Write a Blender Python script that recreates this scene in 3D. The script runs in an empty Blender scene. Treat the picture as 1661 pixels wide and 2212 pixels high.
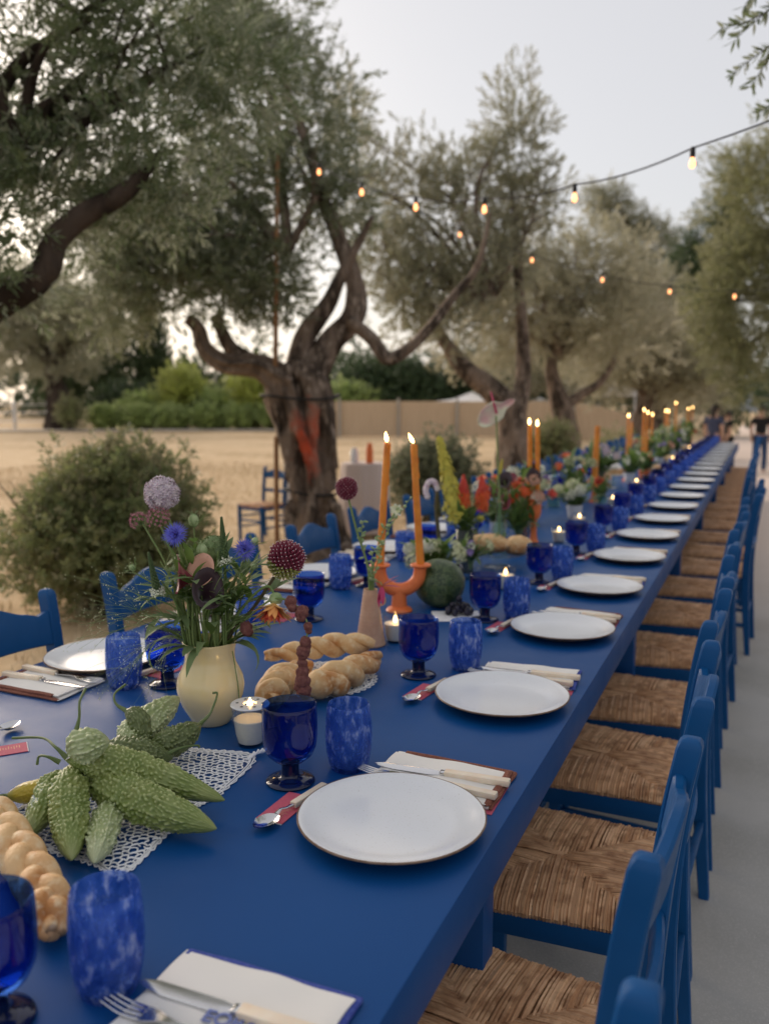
# A long blue banquet table laid for dinner between olive trees at dusk.
import bpy, bmesh, math, random
import numpy as np
from mathutils import Vector, Matrix, noise

PI = math.pi
RND = random.Random(11)
SC = bpy.context.scene
COL = SC.collection
rad = math.radians

# ------------------------------------------------------------------ camera
cd = bpy.data.cameras.new('camera')
cam = bpy.data.objects.new('camera', cd)
COL.objects.link(cam)
cam.location = (0, 0, 1.3838)
cam.rotation_euler = (rad(90 - 7.513), 0, rad(23.851))
cd.sensor_fit = 'VERTICAL'
cd.sensor_height = 36.0
cd.lens = 1850.0 / 2212.0 * 36.0
cd.clip_start = 0.02
cd.clip_end = 900
cd.dof.use_dof = True
cd.dof.focus_distance = 1.47
cd.dof.aperture_fstop = 3.2
SC.camera = cam

# ------------------------------------------------------------------ sky, sun, exposure
SUN_EL, SUN_AZ = rad(18.0), rad(-58.0)          # low sun behind the trees on the left
w = bpy.data.worlds.new('World')
SC.world = w
w.use_nodes = True
nt = w.node_tree
nt.nodes.clear()
wo = nt.nodes.new('ShaderNodeOutputWorld')
bg = nt.nodes.new('ShaderNodeBackground')
sky = nt.nodes.new('ShaderNodeTexSky')
sky.sky_type = 'NISHITA'
sky.sun_disc = False
sky.sun_elevation = SUN_EL
sky.sun_rotation = SUN_AZ
sky.air_density = 1.0
sky.dust_density = 2.5
sky.ozone_density = 1.0
hs = nt.nodes.new('ShaderNodeHueSaturation')   # thin high haze takes most of the colour out
hs.inputs['Saturation'].default_value = 0.75
mx = nt.nodes.new('ShaderNodeMix')
mx.data_type = 'RGBA'
mx.inputs['Factor'].default_value = 0.74
mx.inputs['B'].default_value = (4.15, 4.02, 4.04, 1)
nt.links.new(sky.outputs[0], hs.inputs['Color'])
nt.links.new(hs.outputs[0], mx.inputs['A'])
nt.links.new(mx.outputs['Result'], bg.inputs['Color'])
bg.inputs['Strength'].default_value = 0.10
nt.links.new(bg.outputs[0], wo.inputs['Surface'])

ld = bpy.data.lights.new('sun', 'SUN')
ld.energy = 2.2
ld.angle = rad(40)
ld.color = (1.0, 0.83, 0.67)
sun = bpy.data.objects.new('sun', ld)
COL.objects.link(sun)
sd = Vector((math.sin(SUN_AZ) * math.cos(SUN_EL), math.cos(SUN_AZ) * math.cos(SUN_EL), math.sin(SUN_EL)))
sun.rotation_euler = sd.to_track_quat('Z', 'Y').to_euler()
sun.location = sd * 60

SC.view_settings.view_transform = 'Standard'
SC.view_settings.look = 'None'
SC.view_settings.gamma = 1.0
SC.view_settings.exposure = 0.90
SC.view_settings.use_curve_mapping = False
SC.render.engine = 'CYCLES'
cy = SC.cycles
cy.max_bounces = 8
cy.diffuse_bounces = 3
cy.glossy_bounces = 4
cy.transmission_bounces = 8
cy.transparent_max_bounces = 24
cy.caustics_reflective = False
cy.caustics_refractive = False
cy.sample_clamp_indirect = 5.0
cy.use_adaptive_sampling = True
cy.adaptive_threshold = 0.012
cy.use_denoising = True
try:
    cy.denoiser = 'OPENIMAGEDENOISE'
except Exception:
    pass

# ------------------------------------------------------------------ helpers: meshes
def V(*a):
    return Vector(a if len(a) == 3 else a[0])


def frame(d, up=None):
    """3x3 matrix whose Z axis is d."""
    z = Vector(d).normalized()
    u = Vector(up) if up is not None else (Vector((0, 0, 1)) if abs(z.z) < 0.95 else Vector((0, 1, 0)))
    x = u.cross(z)
    if x.length < 1e-6:
        x = Vector((1, 0, 0)).cross(z)
    x.normalize()
    y = z.cross(x)
    return Matrix((x, y, z)).transposed()


def spline(pts, n):
    """Catmull-Rom through pts, n samples."""
    P = [Vector(p) for p in pts]
    if len(P) == 2:
        return [P[0].lerp(P[1], i / (n - 1)) for i in range(n)]
    P = [P[0] * 2 - P[1]] + P + [P[-1] * 2 - P[-2]]
    m = len(P) - 3
    out = []
    for i in range(n):
        t = i / (n - 1) * m
        k = min(int(t), m - 1)
        u = t - k
        a, b, c, d = P[k:k + 4]
        out.append(0.5 * ((2 * b) + (c - a) * u + (2 * a - 5 * b + 4 * c - d) * u * u + (3 * b - a - 3 * c + d) * u ** 3))
    return out


def lerp_list(vals, n):
    m = len(vals) - 1
    out = []
    for i in range(n):
        t = i / (n - 1) * m
        k = min(int(t), m - 1)
        out.append(vals[k] + (vals[k + 1] - vals[k]) * (t - k))
    return out


class MB:
    def __init__(self):
        self.v = []
        self.f = []

    def add(self, vs, fs):
        o = len(self.v)
        self.v.extend([tuple(p) for p in vs])
        self.f.extend([tuple(i + o for i in q) for q in fs])
        return self

    def tube(self, path, r, n=8, cap=True, flat=1.0, up=None, rot=0.0, jit=0.0, fn=None):
        P = [Vector(p) for p in path]
        k = len(P)
        rr = [r] * k if not hasattr(r, '__len__') else (list(r) if len(r) == k else lerp_list(list(r), k))
        vs, fs = [], []
        T = [(P[min(i + 1, k - 1)] - P[max(i - 1, 0)]).normalized() for i in range(k)]
        X = frame(T[0], up).col[0].copy()
        for i in range(k):
            if up is not None:
                X = frame(T[i], up).col[0].copy()
            else:
                X = X - T[i] * X.dot(T[i])
                X = X.normalized() if X.length > 1e-9 else frame(T[i]).col[0].copy()
            Y = T[i].cross(X)
            for j in range(n):
                a = 2 * PI * j / n + rot
                q = rr[i] * (1 + (RND.uniform(-jit, jit) if jit else 0))
                if fn:
                    q *= fn(i / (k - 1), a, P[i])
                vs.append(P[i] + X * (math.cos(a) * q) + Y * (math.sin(a) * q * flat))
        for i in range(k - 1):
            for j in range(n):
                j2 = (j + 1) % n
                fs.append((i * n + j, i * n + j2, (i + 1) * n + j2, (i + 1) * n + j))
        if cap:
            fs.append(tuple(range(n - 1, -1, -1)))
            fs.append(tuple((k - 1) * n + j for j in range(n)))
        return self.add(vs, fs)

    def lathe(self, prof, n=32, c=(0, 0, 0), M=None, wob=0.0):
        vs, fs = [], []
        c = Vector(c)
        for i, (r, z) in enumerate(prof):
            for j in range(n):
                a = 2 * PI * j / n
                q = max(r, 1e-5) * (1 + wob * math.sin(2 * a + i * .7))
                p = Vector((q * math.cos(a), q * math.sin(a), z))
                vs.append(c + (M @ p if M is not None else p))
        for i in range(len(prof) - 1):
            for j in range(n):
                j2 = (j + 1) % n
                fs.append((i * n + j, i * n + j2, (i + 1) * n + j2, (i + 1) * n + j))
        return self.add(vs, fs)

    def ball(self, c, r, n=10, m=7, M=None, fn=None):
        """ellipsoid; r number or (x,y,z)"""
        rx, ry, rz = (r, r, r) if not hasattr(r, '__len__') else r
        c = Vector(c)
        vs, fs = [], []
        for i in range(m + 1):
            th = PI * i / m
            for j in range(n):
                a = 2 * PI * j / n
                u = Vector((math.sin(th) * math.cos(a), math.sin(th) * math.sin(a), math.cos(th)))
                s = fn(u) if fn else 1.0
                p = Vector((u.x * rx * s, u.y * ry * s, u.z * rz * s))
                vs.append(c + (M @ p if M is not None else p))
        for i in range(m):
            for j in range(n):
                j2 = (j + 1) % n
                fs.append((i * n + j, (i + 1) * n + j, (i + 1) * n + j2, i * n + j2))
        return self.add(vs, fs)

    def rbox(self, c, s, bev=0.002, M=None, seg=2):
        bm = bmesh.new()
        bmesh.ops.create_cube(bm, size=1.0)
        for v in bm.verts:
            v.co = Vector((v.co.x * s[0], v.co.y * s[1], v.co.z * s[2]))
        if bev > 0:
            bmesh.ops.bevel(bm, geom=list(bm.edges), offset=bev, segments=seg, affect='EDGES', profile=0.5)
        bm.verts.index_update()
        c = Vector(c)
        vs = [c + (M @ v.co if M is not None else v.co) for v in bm.verts]
        fs = [tuple(v.index for v in f.verts) for f in bm.faces]
        bm.free()
        return self.add(vs, fs)

    def bar(self, a, b, wx, wy, up=(0, 0, 1), bev=0.002):
        a, b = Vector(a), Vector(b)
        M = frame(b - a, up)
        return self.rbox((a + b) / 2, (wx, wy, (b - a).length), bev, M)

    def leaf(self, base, d, L, W, up=(0, 0, 1), bend=0.3, n=4, fold=0.25, shape=0.8):
        """a blade with a midrib: two strips of quads, bent along its length"""
        d = Vector(d).normalized()
        M = frame(d, up)
        side, nrm = M.col[0].copy(), M.col[1].copy()
        p = Vector(base)
        vs, fs = [], []
        for i in range(n + 1):
            t = i / n
            wd = W * 0.5 * (math.sin(PI * min(1, max(0.02, t ** shape))) ** 0.8 if t < 1 else 0.0) + W * 0.01
            h = wd * fold
            vs += [p - side * wd + nrm * h, p.copy(), p + side * wd + nrm * h]
            a = -bend / n
            d2 = (d * math.cos(a) + nrm * math.sin(a)).normalized()
            nrm = (nrm * math.cos(a) - d * math.sin(a)).normalized()
            d = d2
            p = p + d * (L / n)
        for i in range(n):
            k = i * 3
            fs += [(k, k + 1, k + 4, k + 3), (k + 1, k + 2, k + 5, k + 4)]
        return self.add(vs, fs)

    def mesh(self, name, origin=(0, 0, 0), smooth=True, angle=38):
        me = bpy.data.meshes.new(name)
        o = Vector(origin)
        vs = [(p[0] - o.x, p[1] - o.y, p[2] - o.z) for p in self.v]
        me.from_pydata(vs, [], self.f)
        if smooth:
            me.polygons.foreach_set('use_smooth', [True] * len(me.polygons))
            me.set_sharp_from_angle(angle=rad(angle))
        me.update()
        return me

    def build(self, name, mat, parent=None, origin=(0, 0, 0), smooth=True, angle=38):
        me = self.mesh(name, origin, smooth, angle)
        return link(name, me, mat, parent)


def link(name, me, mat, parent=None):
    me.materials.clear()
    me.materials.append(mat)
    o = bpy.data.objects.new(name, me)
    COL.objects.link(o)
    if parent is not None:
        o.parent = parent
    return o


def tag(o, label, cat, group=None, kind=None):
    if label:
        o['label'] = label
    if cat:
        o['category'] = cat
    if group:
        o['group'] = group
    if kind:
        o['kind'] = kind
    return o


def thing(name, label, cat, loc=(0, 0, 0), rz=0.0, group=None):
    o = bpy.data.objects.new(name, None)
    o.empty_display_size = 0.05
    COL.objects.link(o)
    o.location = loc
    o.rotation_euler = (0, 0, rz)
    return tag(o, label, cat, group)


def children(o):
    return [c for c in KIDS.get(o.name, [])]


KIDS = {}


def note_kids():
    KIDS.clear()
    for o in bpy.data.objects:
        if o.parent:
            KIDS.setdefault(o.parent.name, []).append(o)


def dup(o, loc=None, rz=None, label=None, parent=None, scale=None):
    c = o.copy()
    COL.objects.link(c)
    if parent is not None:
        c.parent = parent
    if loc is not None:
        c.location = loc
    if rz is not None:
        c.rotation_euler = (0, 0, rz)
    if scale is not None:
        c.scale = scale
    if label:
        c['label'] = label
    for k in KIDS.get(o.name, []):
        dup(k, parent=c)
    return c


ORD = ['first', 'second', 'third', 'fourth', 'fifth', 'sixth', 'seventh', 'eighth', 'ninth', 'tenth', 'eleventh', 'twelfth',
       'thirteenth', 'fourteenth', 'fifteenth', 'sixteenth', 'seventeenth', 'eighteenth', 'nineteenth', 'twentieth',
       'twenty-first', 'twenty-second', 'twenty-third', 'twenty-fourth']

# ------------------------------------------------------------------ helpers: materials
def M_(name, base, rough=0.5, metal=0.0, spec=0.5, var=None, island=None, bump=None, trans=0.0, ior=1.45, sss=0.0,
       sssr=(1, .4, .2), emis=None, coat=0.0, stretch=(1, 1, 1), sheen=0.0, coords='Object', alpha=1.0, var2=None):
    m = bpy.data.materials.new(name)
    m.use_nodes = True
    t = m.node_tree
    b = t.nodes['Principled BSDF']
    L = t.links.new
    b.inputs['Base Color'].default_value = (*base, 1)
    b.inputs['Roughness'].default_value = rough
    b.inputs['Metallic'].default_value = metal
    b.inputs['Specular IOR Level'].default_value = spec
    b.inputs['IOR'].default_value = ior
    b.inputs['Transmission Weight'].default_value = trans
    b.inputs['Coat Weight'].default_value = coat
    b.inputs['Coat Roughness'].default_value = 0.08
    b.inputs['Sheen Weight'].default_value = sheen
    if sss:
        b.inputs['Subsurface Weight'].default_value = sss
        b.inputs['Subsurface Radius'].default_value = sssr
        b.inputs['Subsurface Scale'].default_value = 0.01
    if emis:
        b.inputs['Emission Color'].default_value = (*emis[:3], 1)
        b.inputs['Emission Strength'].default_value = emis[3]
    tc = mp = None
    if var or bump or var2:
        tc = t.nodes.new('ShaderNodeTexCoord')
        mp = t.nodes.new('ShaderNodeMapping')
        mp.inputs['Scale'].default_value = stretch
        L(tc.outputs[coords], mp.inputs['Vector'])
    col = None

    def mixin(fac_out, c2, prev):
        x = t.nodes.new('ShaderNodeMix')
        x.data_type = 'RGBA'
        L(fac_out, x.inputs['Factor'])
        if prev is None:
            x.inputs['A'].default_value = (*base, 1)
        else:
            L(prev, x.inputs['A'])
        x.inputs['B'].default_value = (*c2, 1)
        return x.outputs['Result']

    for vv in (var, var2):
        if vv:
            sc, c2, lo, hi = vv
            nz = t.nodes.new('ShaderNodeTexNoise')
            nz.inputs['Scale'].default_value = sc
            nz.inputs['Detail'].default_value = 5
            L(mp.outputs[0], nz.inputs['Vector'])
            mr = t.nodes.new('ShaderNodeMapRange')
            mr.inputs['From Min'].default_value = lo
            mr.inputs['From Max'].default_value = hi
            L(nz.outputs['Fac'], mr.inputs['Value'])
            col = mixin(mr.outputs[0], c2, col)
    if island:
        g = t.nodes.new('ShaderNodeNewGeometry')
        col = mixin(g.outputs['Random Per Island'], island, col)
    if col is not None:
        L(col, b.inputs['Base Color'])
    if bump:
        sc, st, ds = bump
        nz = t.nodes.new('ShaderNodeTexNoise')
        nz.inputs['Scale'].default_value = sc
        nz.inputs['Detail'].default_value = 6
        L(mp.outputs[0], nz.inputs['Vector'])
        bp = t.nodes.new('ShaderNodeBump')
        bp.inputs['Strength'].default_value = st
        bp.inputs['Distance'].default_value = ds
        L(nz.outputs['Fac'], bp.inputs['Height'])
        L(bp.outputs[0], b.inputs['Normal'])
    return m


def leafmat(name, c1, c2, under, trans=0.3, rough=0.5, clump=2.0, spec=.4):
    """leaf: two greens by leaf and by clump, paler underside, some light through the blade"""
    m = M_(name, c1, rough, spec=spec, var=(clump, c2, .38, .66), island=tuple(.6 * a + .4 * b for a, b in zip(c1, c2)))
    t = m.node_tree
    b = t.nodes['Principled BSDF']
    out = t.nodes['Material Output']
    src = b.inputs['Base Color'].links[0].from_socket
    g = t.nodes.new('ShaderNodeNewGeometry')
    x = t.nodes.new('ShaderNodeMix')
    x.data_type = 'RGBA'
    t.links.new(g.outputs['Backfacing'], x.inputs['Factor'])
    t.links.new(src, x.inputs['A'])
    x.inputs['B'].default_value = (*under, 1)
    t.links.new(x.outputs['Result'], b.inputs['Base Color'])
    tr = t.nodes.new('ShaderNodeBsdfTranslucent')
    t.links.new(x.outputs['Result'], tr.inputs['Color'])
    ms = t.nodes.new('ShaderNodeMixShader')
    ms.inputs[0].default_value = trans
    t.links.new(b.outputs[0], ms.inputs[1])
    t.links.new(tr.outputs[0], ms.inputs[2])
    t.links.new(ms.outputs[0], out.inputs['Surface'])
    return m


MAT = dict(
    table=M_('blue_table_paint', (.001, .060, .225), .42, spec=.33, var=(1.3, (.002, .068, .25), .4, .7), bump=(220, .05, .0006)),
    chair=M_('blue_chair_paint', (.002, .068, .215), .45, spec=.30, var=(9, (.004, .080, .25), .4, .7), bump=(60, .08, .001)),
    rush=M_('woven_rush', (.88, .55, .31), .55, spec=.4, var=(34, (.34, .16, .075), .44, .64), island=(.57, .31, .16), bump=(260, .25, .001), stretch=(1, 1, 1)),
    plate=M_('speckled_white_glaze', (.80, .81, .82), .20, spec=.40, var=(420, (.60, .58, .54), .64, .72), coat=.08),
    rim=M_('brown_glaze_rim', (.15, .085, .05), .35, var=(60, (.28, .19, .13), .4, .7)),
        linen=M_('white_linen', (.78, .76, .72), .9, spec=.15, bump=(900, .3, .0006), sheen=.2),
    brown=M_('brown_stitching', (.17, .055, .035), .9, bump=(700, .6, .001), var=(500, (.30, .12, .08), .5, .62)),
    bluestitch=M_('blue_stitching', (.03, .055, .30), .9, bump=(700, .6, .001), var=(500, (.10, .14, .42), .5, .62)),
    ivory=M_('ivory_handle', (.80, .66, .50), .4, sss=.15, var=(40, (.84, .74, .60), .4, .7)),
    steel=M_('steel', (.62, .62, .63), .14, metal=1.0),
    pink=M_('pink_card', (.50, .085, .14), .7, var=(300, (.55, .11, .16), .4, .7)),
    gold=M_('gold_print', (.62, .38, .20), .45, metal=.4),
    lace=M_('white_lace', (.88, .88, .88), .9, bump=(1500, .4, .0005)),
    bread=M_('bread_crust', (.72, .47, .23), .58, spec=.35, var=(13, (.50, .21, .06), .47, .64), var2=(70, (.80, .62, .38), .50, .74), bump=(170, .55, .003)),
    vase=M_('cream_glaze', (.92, .73, .37), .14, spec=.5, var=(14, (.90, .75, .44), .4, .7), coat=.5),
    terra=M_('ribbed_terracotta', (.56, .32, .20), .6, var=(24, (.66, .42, .28), .4, .7), bump=(120, .3, .002)),
    orange=M_('orange_ceramic', (.82, .20, .055), .42, var=(30, (.74, .165, .04), .5, .7), bump=(150, .15, .001)),
    wax=M_('orange_wax', (.77, .275, .032), .38, sss=.25, sssr=(1, .5, .1), var=(25, (.60, .18, .02), .45, .7), bump=(55, .3, .003)),
    whitewax=M_('white_wax', (.82, .77, .70), .5),
    flame=M_('flame', (1, .6, .2), .5, emis=(1.0, .58, .20, 9)),
    wick=M_('wick', (.02, .015, .01), .9),
            darkvase=M_('dark_green_ceramic', (.012, .022, .018), .3, var=(30, (.02, .035, .03), .4, .7)),
    mercury=M_('mercury_glass', (.36, .36, .33), .25, metal=.8, var=(40, (.12, .12, .11), .45, .6)),
    whiteceramic=M_('white_ceramic', (.76, .76, .76), .25, bump=(80, .1, .001)),
    gourdstem=M_('gourd_stem', (.10, .15, .045), .6, var=(30, (.16, .20, .08), .4, .7)),
    stem=M_('flower_stem', (.15, .23, .07), .55, var=(20, (.23, .28, .10), .4, .7)),
    stemdark=M_('dark_stem', (.09, .075, .035), .6),
    leaf=leafmat('flower_leaf', (.12, .21, .05), (.18, .27, .075), (.20, .28, .12), .38, clump=14),
    lilac=M_('lilac_floret', (.60, .47, .56), .7, island=(.72, .64, .66), sss=.1),
    dusky=M_('dusky_pink_floret', (.36, .13, .17), .7, island=(.50, .25, .27)),
    cornblue=M_('cornflower_blue', (.11, .13, .62), .6, island=(.20, .20, .72), sss=.1),
    cornmid=M_('cornflower_centre', (.10, .045, .28), .7),
    pod=M_('green_pod', (.26, .36, .16), .6, var=(60, (.38, .46, .24), .45, .65)),
    verogreen=M_('veronica_bud', (.055, .10, .032), .6, island=(.10, .16, .06)),
    palestitch=M_('pale_blue_stitching', (.16, .20, .42), .9, bump=(900, .5, .0006)),
    burg=M_('burgundy_bud', (.17, .02, .05), .6, island=(.26, .05, .08)),
    budgreen=M_('green_bud', (.34, .38, .10), .6, island=(.26, .24, .08)),
    tipwhite=M_('pale_anther', (.74, .62, .62), .7),
    blackcalla=M_('black_calla', (.025, .006, .012), .35, sheen=.3),
    redcalla=M_('wine_calla', (.20, .03, .05), .4, var=(20, (.42, .22, .18), .5, .7)),
    dahliay=M_('dahlia_yellow', (.78, .48, .16), .6, island=(.80, .34, .10)),
    dahliar=M_('dahlia_red', (.62, .05, .035), .6, island=(.74, .16, .06)),
    amar=M_('amaranth', (.15, .05, .045), .85, bump=(600, .8, .002), var=(160, (.24, .10, .08), .4, .7)),
    magenta=M_('magenta_petal', (.46, .02, .12), .5, island=(.55, .10, .16)),
    white=M_('white_petal', (.76, .76, .66), .6, island=(.66, .70, .52)),
    creamg=M_('cream_green_petal', (.58, .62, .34), .6, island=(.70, .70, .50)),
    orangep=M_('orange_petal', (.74, .16, .035), .55, island=(.66, .08, .03)),
    redp=M_('red_petal', (.60, .045, .03), .55, island=(.52, .08, .05)),
    yellowp=M_('yellow_floret', (.60, .52, .08), .6, island=(.48, .46, .07)),
    purplep=M_('purple_petal', (.24, .16, .42), .6, island=(.34, .26, .50)),
    peach=M_('peach_petal', (.70, .42, .30), .6, island=(.62, .32, .22)),
    anth=M_('anthurium_spathe', (.80, .80, .60), .35, var=(14, (.74, .46, .44), .5, .68)),
    grapes=M_('dark_grape', (.012, .012, .022), .4, var=(40, (.035, .03, .05), .45, .65)),
    paper=M_('white_paper', (.78, .78, .78), .8),
    black=M_('black_rubber', (.012, .012, .013), .55),
    bulb=M_('lit_bulb', (1, .7, .4), .3, emis=(1.0, .34, .12, 2.0)),
    rope=M_('strap', (.012, .012, .012), .8),
    pole=M_('wood_pole', (.30, .15, .06), .7, var=(6, (.20, .09, .035), .4, .7), stretch=(6, 6, .6)),
    bark=M_('olive_bark', (.20, .15, .115), .9, spec=.2, var=(6, (.055, .04, .03), .44, .60), var2=(22, (.34, .27, .215), .54, .70), bump=(20, 1.0, .06), stretch=(1, 1, .35)),
    darkbark=M_('dark_bark', (.07, .052, .04), .9, spec=.2, var=(5, (.03, .022, .017), .46, .62), bump=(14, 1.0, .05), stretch=(1, 1, .35)),
    whitecloth=M_('white_cloth', (.74, .72, .70), .85),
    whitepaint=M_('white_paint', (.78, .78, .78), .6),
    skin=M_('skin', (.50, .30, .21), .5, sss=.1),
    hair=M_('dark_hair', (.025, .017, .012), .6),
    blackcloth=M_('black_cloth', (.012, .012, .014), .85),
    navycloth=M_('navy_cloth', (.05, .06, .11), .85),
    denim=M_('denim', (.03, .06, .14), .85),
)


def thin_glass(name, tint, rough=.03, ior=1.5):
    """blown glass wall: light passes straight through tinted, the surface mirrors by Fresnel"""
    m = bpy.data.materials.new(name)
    m.use_nodes = True
    t = m.node_tree
    t.nodes.remove(t.nodes['Principled BSDF'])
    out = t.nodes['Material Output']
    tr = t.nodes.new('ShaderNodeBsdfTransparent')
    tr.inputs[0].default_value = (*tint, 1)
    gl = t.nodes.new('ShaderNodeBsdfGlossy')
    gl.inputs['Roughness'].default_value = rough
    lw = t.nodes.new('ShaderNodeLayerWeight')
    lw.inputs['Blend'].default_value = .5
    pw = t.nodes.new('ShaderNodeMath')
    pw.operation = 'POWER'
    pw.inputs[1].default_value = 3.6
    t.links.new(lw.outputs['Facing'], pw.inputs[0])
    fr = t.nodes.new('ShaderNodeMath')
    fr.operation = 'MULTIPLY_ADD'
    fr.inputs[1].default_value = .62
    fr.inputs[2].default_value = ((ior - 1) / (ior + 1)) ** 2
    t.links.new(pw.outputs[0], fr.inputs[0])
    tc = t.nodes.new('ShaderNodeTexCoord')
    nz = t.nodes.new('ShaderNodeTexNoise')
    nz.inputs['Scale'].default_value = 55
    t.links.new(tc.outputs['Object'], nz.inputs['Vector'])
    bp = t.nodes.new('ShaderNodeBump')
    bp.inputs['Strength'].default_value = .25
    bp.inputs['Distance'].default_value = .002
    t.links.new(nz.outputs['Fac'], bp.inputs['Height'])
    t.links.new(bp.outputs[0], gl.inputs['Normal'])
    t.links.new(bp.outputs[0], lw.inputs['Normal'])
    mx_ = t.nodes.new('ShaderNodeMixShader')
    t.links.new(fr.outputs[0], mx_.inputs[0])
    t.links.new(tr.outputs[0], mx_.inputs[1])
    t.links.new(gl.outputs[0], mx_.inputs[2])
    t.links.new(mx_.outputs[0], out.inputs['Surface'])
    return m


MAT['goblet'] = thin_glass('cobalt_glass', (.22, .40, .80))
MAT['clear'] = thin_glass('clear_glass', (.96, .975, .97))
MAT['greenglass'] = thin_glass('green_glass', (.80, .92, .85))
MAT['navyglass'] = M_('solid_cobalt_glass', (.004, .008, .045), .07, spec=.6)
MAT['water'] = thin_glass('water', (.98, .985, .99), .0, 1.2)


def glass_mottled():
    m = bpy.data.materials.new('mottled_blue_glass')
    m.use_nodes = True
    t = m.node_tree
    b = t.nodes['Principled BSDF']
    tc = t.nodes.new('ShaderNodeTexCoord')
    mp = t.nodes.new('ShaderNodeMapping')
    mp.inputs['Scale'].default_value = (1, 1, .45)
    t.links.new(tc.outputs['Object'], mp.inputs['Vector'])
    nz = t.nodes.new('ShaderNodeTexNoise')
    nz.inputs['Scale'].default_value = 95
    nz.inputs['Detail'].default_value = 3
    nz.inputs['Roughness'].default_value = .6
    t.links.new(mp.outputs[0], nz.inputs['Vector'])
    cr = t.nodes.new('ShaderNodeValToRGB')
    e = cr.color_ramp.elements
    e[0].position, e[0].color = .34, (.025, .095, .42, 1)
    e[1].position, e[1].color = .74, (.66, .72, .88, 1)
    k = e.new(.55)
    k.color = (.09, .20, .60, 1)
    t.links.new(nz.outputs['Fac'], cr.inputs[0])
    t.links.new(cr.outputs[0], b.inputs['Base Color'])
    b.inputs['Roughness'].default_value = .07
    b.inputs['IOR'].default_value = 1.45
    tl = t.nodes.new('ShaderNodeBsdfTranslucent')
    t.links.new(cr.outputs[0], tl.inputs['Color'])
    tr = t.nodes.new('ShaderNodeBsdfTransparent')
    tr.inputs[0].default_value = (.68, .78, .97, 1)
    m1 = t.nodes.new('ShaderNodeMixShader')
    m1.inputs[0].default_value = .40
    t.links.new(b.outputs[0], m1.inputs[1])
    t.links.new(tl.outputs[0], m1.inputs[2])
    mr = t.nodes.new('ShaderNodeMapRange')
    mr.inputs['From Min'].default_value = .36
    mr.inputs['From Max'].default_value = .60
    mr.inputs['To Min'].default_value = .70
    mr.inputs['To Max'].default_value = .42
    t.links.new(nz.outputs['Fac'], mr.inputs['Value'])
    m2 = t.nodes.new('ShaderNodeMixShader')
    t.links.new(mr.outputs[0], m2.inputs[0])
    t.links.new(m1.outputs[0], m2.inputs[1])
    t.links.new(tr.outputs[0], m2.inputs[2])
    t.links.new(m2.outputs[0], t.nodes['Material Output'].inputs['Surface'])
    return m


MAT['tumbler'] = glass_mottled()


def rough_var(m, lo, hi, sc):
    """uneven sheen: roughness wanders between lo and hi"""
    t = m.node_tree
    tc = t.nodes.new('ShaderNodeTexCoord')
    nz = t.nodes.new('ShaderNodeTexNoise')
    nz.inputs['Scale'].default_value = sc
    nz.inputs['Detail'].default_value = 7
    nz.inputs['Roughness'].default_value = .65
    mr = t.nodes.new('ShaderNodeMapRange')
    mr.inputs['From Min'].default_value = .32
    mr.inputs['From Max'].default_value = .68
    mr.inputs['To Min'].default_value = lo
    mr.inputs['To Max'].default_value = hi
    t.links.new(tc.outputs['Object'], nz.inputs['Vector'])
    t.links.new(nz.outputs['Fac'], mr.inputs['Value'])
    t.links.new(mr.outputs[0], t.nodes['Principled BSDF'].inputs['Roughness'])


rough_var(MAT['table'], .34, .50, 5.0)
rough_var(MAT['chair'], .34, .60, 16.0)

# ------------------------------------------------------------------ the ground
def sstep(a, b, x):
    t = max(0.0, min(1.0, (x - a) / (b - a)))
    return t * t * (3 - 2 * t)


def gz(x, y):
    """the walk falls away gently past the far end of the table"""
    return -0.045 * max(0.0, min(y, 36) - 12.5) * sstep(-7, -2.5, x)


def sheet(xs, ys, dz=0.0, jit=0.0, rough=0.0):
    b = MB()
    nx, ny = len(xs), len(ys)
    vs = []
    for j, y in enumerate(ys):
        for i, x in enumerate(xs):
            xx = x
            if jit and i in (0, nx - 1):
                xx += jit * (noise.noise((x, y * .9, 3.1)) + .5 * noise.noise((x, y * 3.1, 1.7)))
            z = gz(x, y) + dz
            if rough:
                z += rough * noise.noise((x * .7, y * .7, .3)) - rough
            vs.append((xx, y, z))
    fs = [(j * nx + i, j * nx + i + 1, (j + 1) * nx + i + 1, (j + 1) * nx + i) for j in range(ny - 1) for i in range(nx - 1)]
    return b.add(vs, fs)


def axis(parts):
    out = []
    for a, b, n in parts:
        out += [a + (b - a) * i / n for i in range(n)]
    return out + [parts[-1][1]]


MAT['field'] = M_('dry_grass_field', (.60, .44, .265), .95, spec=.1, var=(.35, (.44, .31, .17), .45, .62), var2=(4, (.68, .52, .34), .5, .66), bump=(7, .5, .04))
MAT['strip'] = M_('pale_track', (.72, .64, .54), .95, spec=.1, var=(2, (.44, .35, .25), .4, .7))


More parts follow.
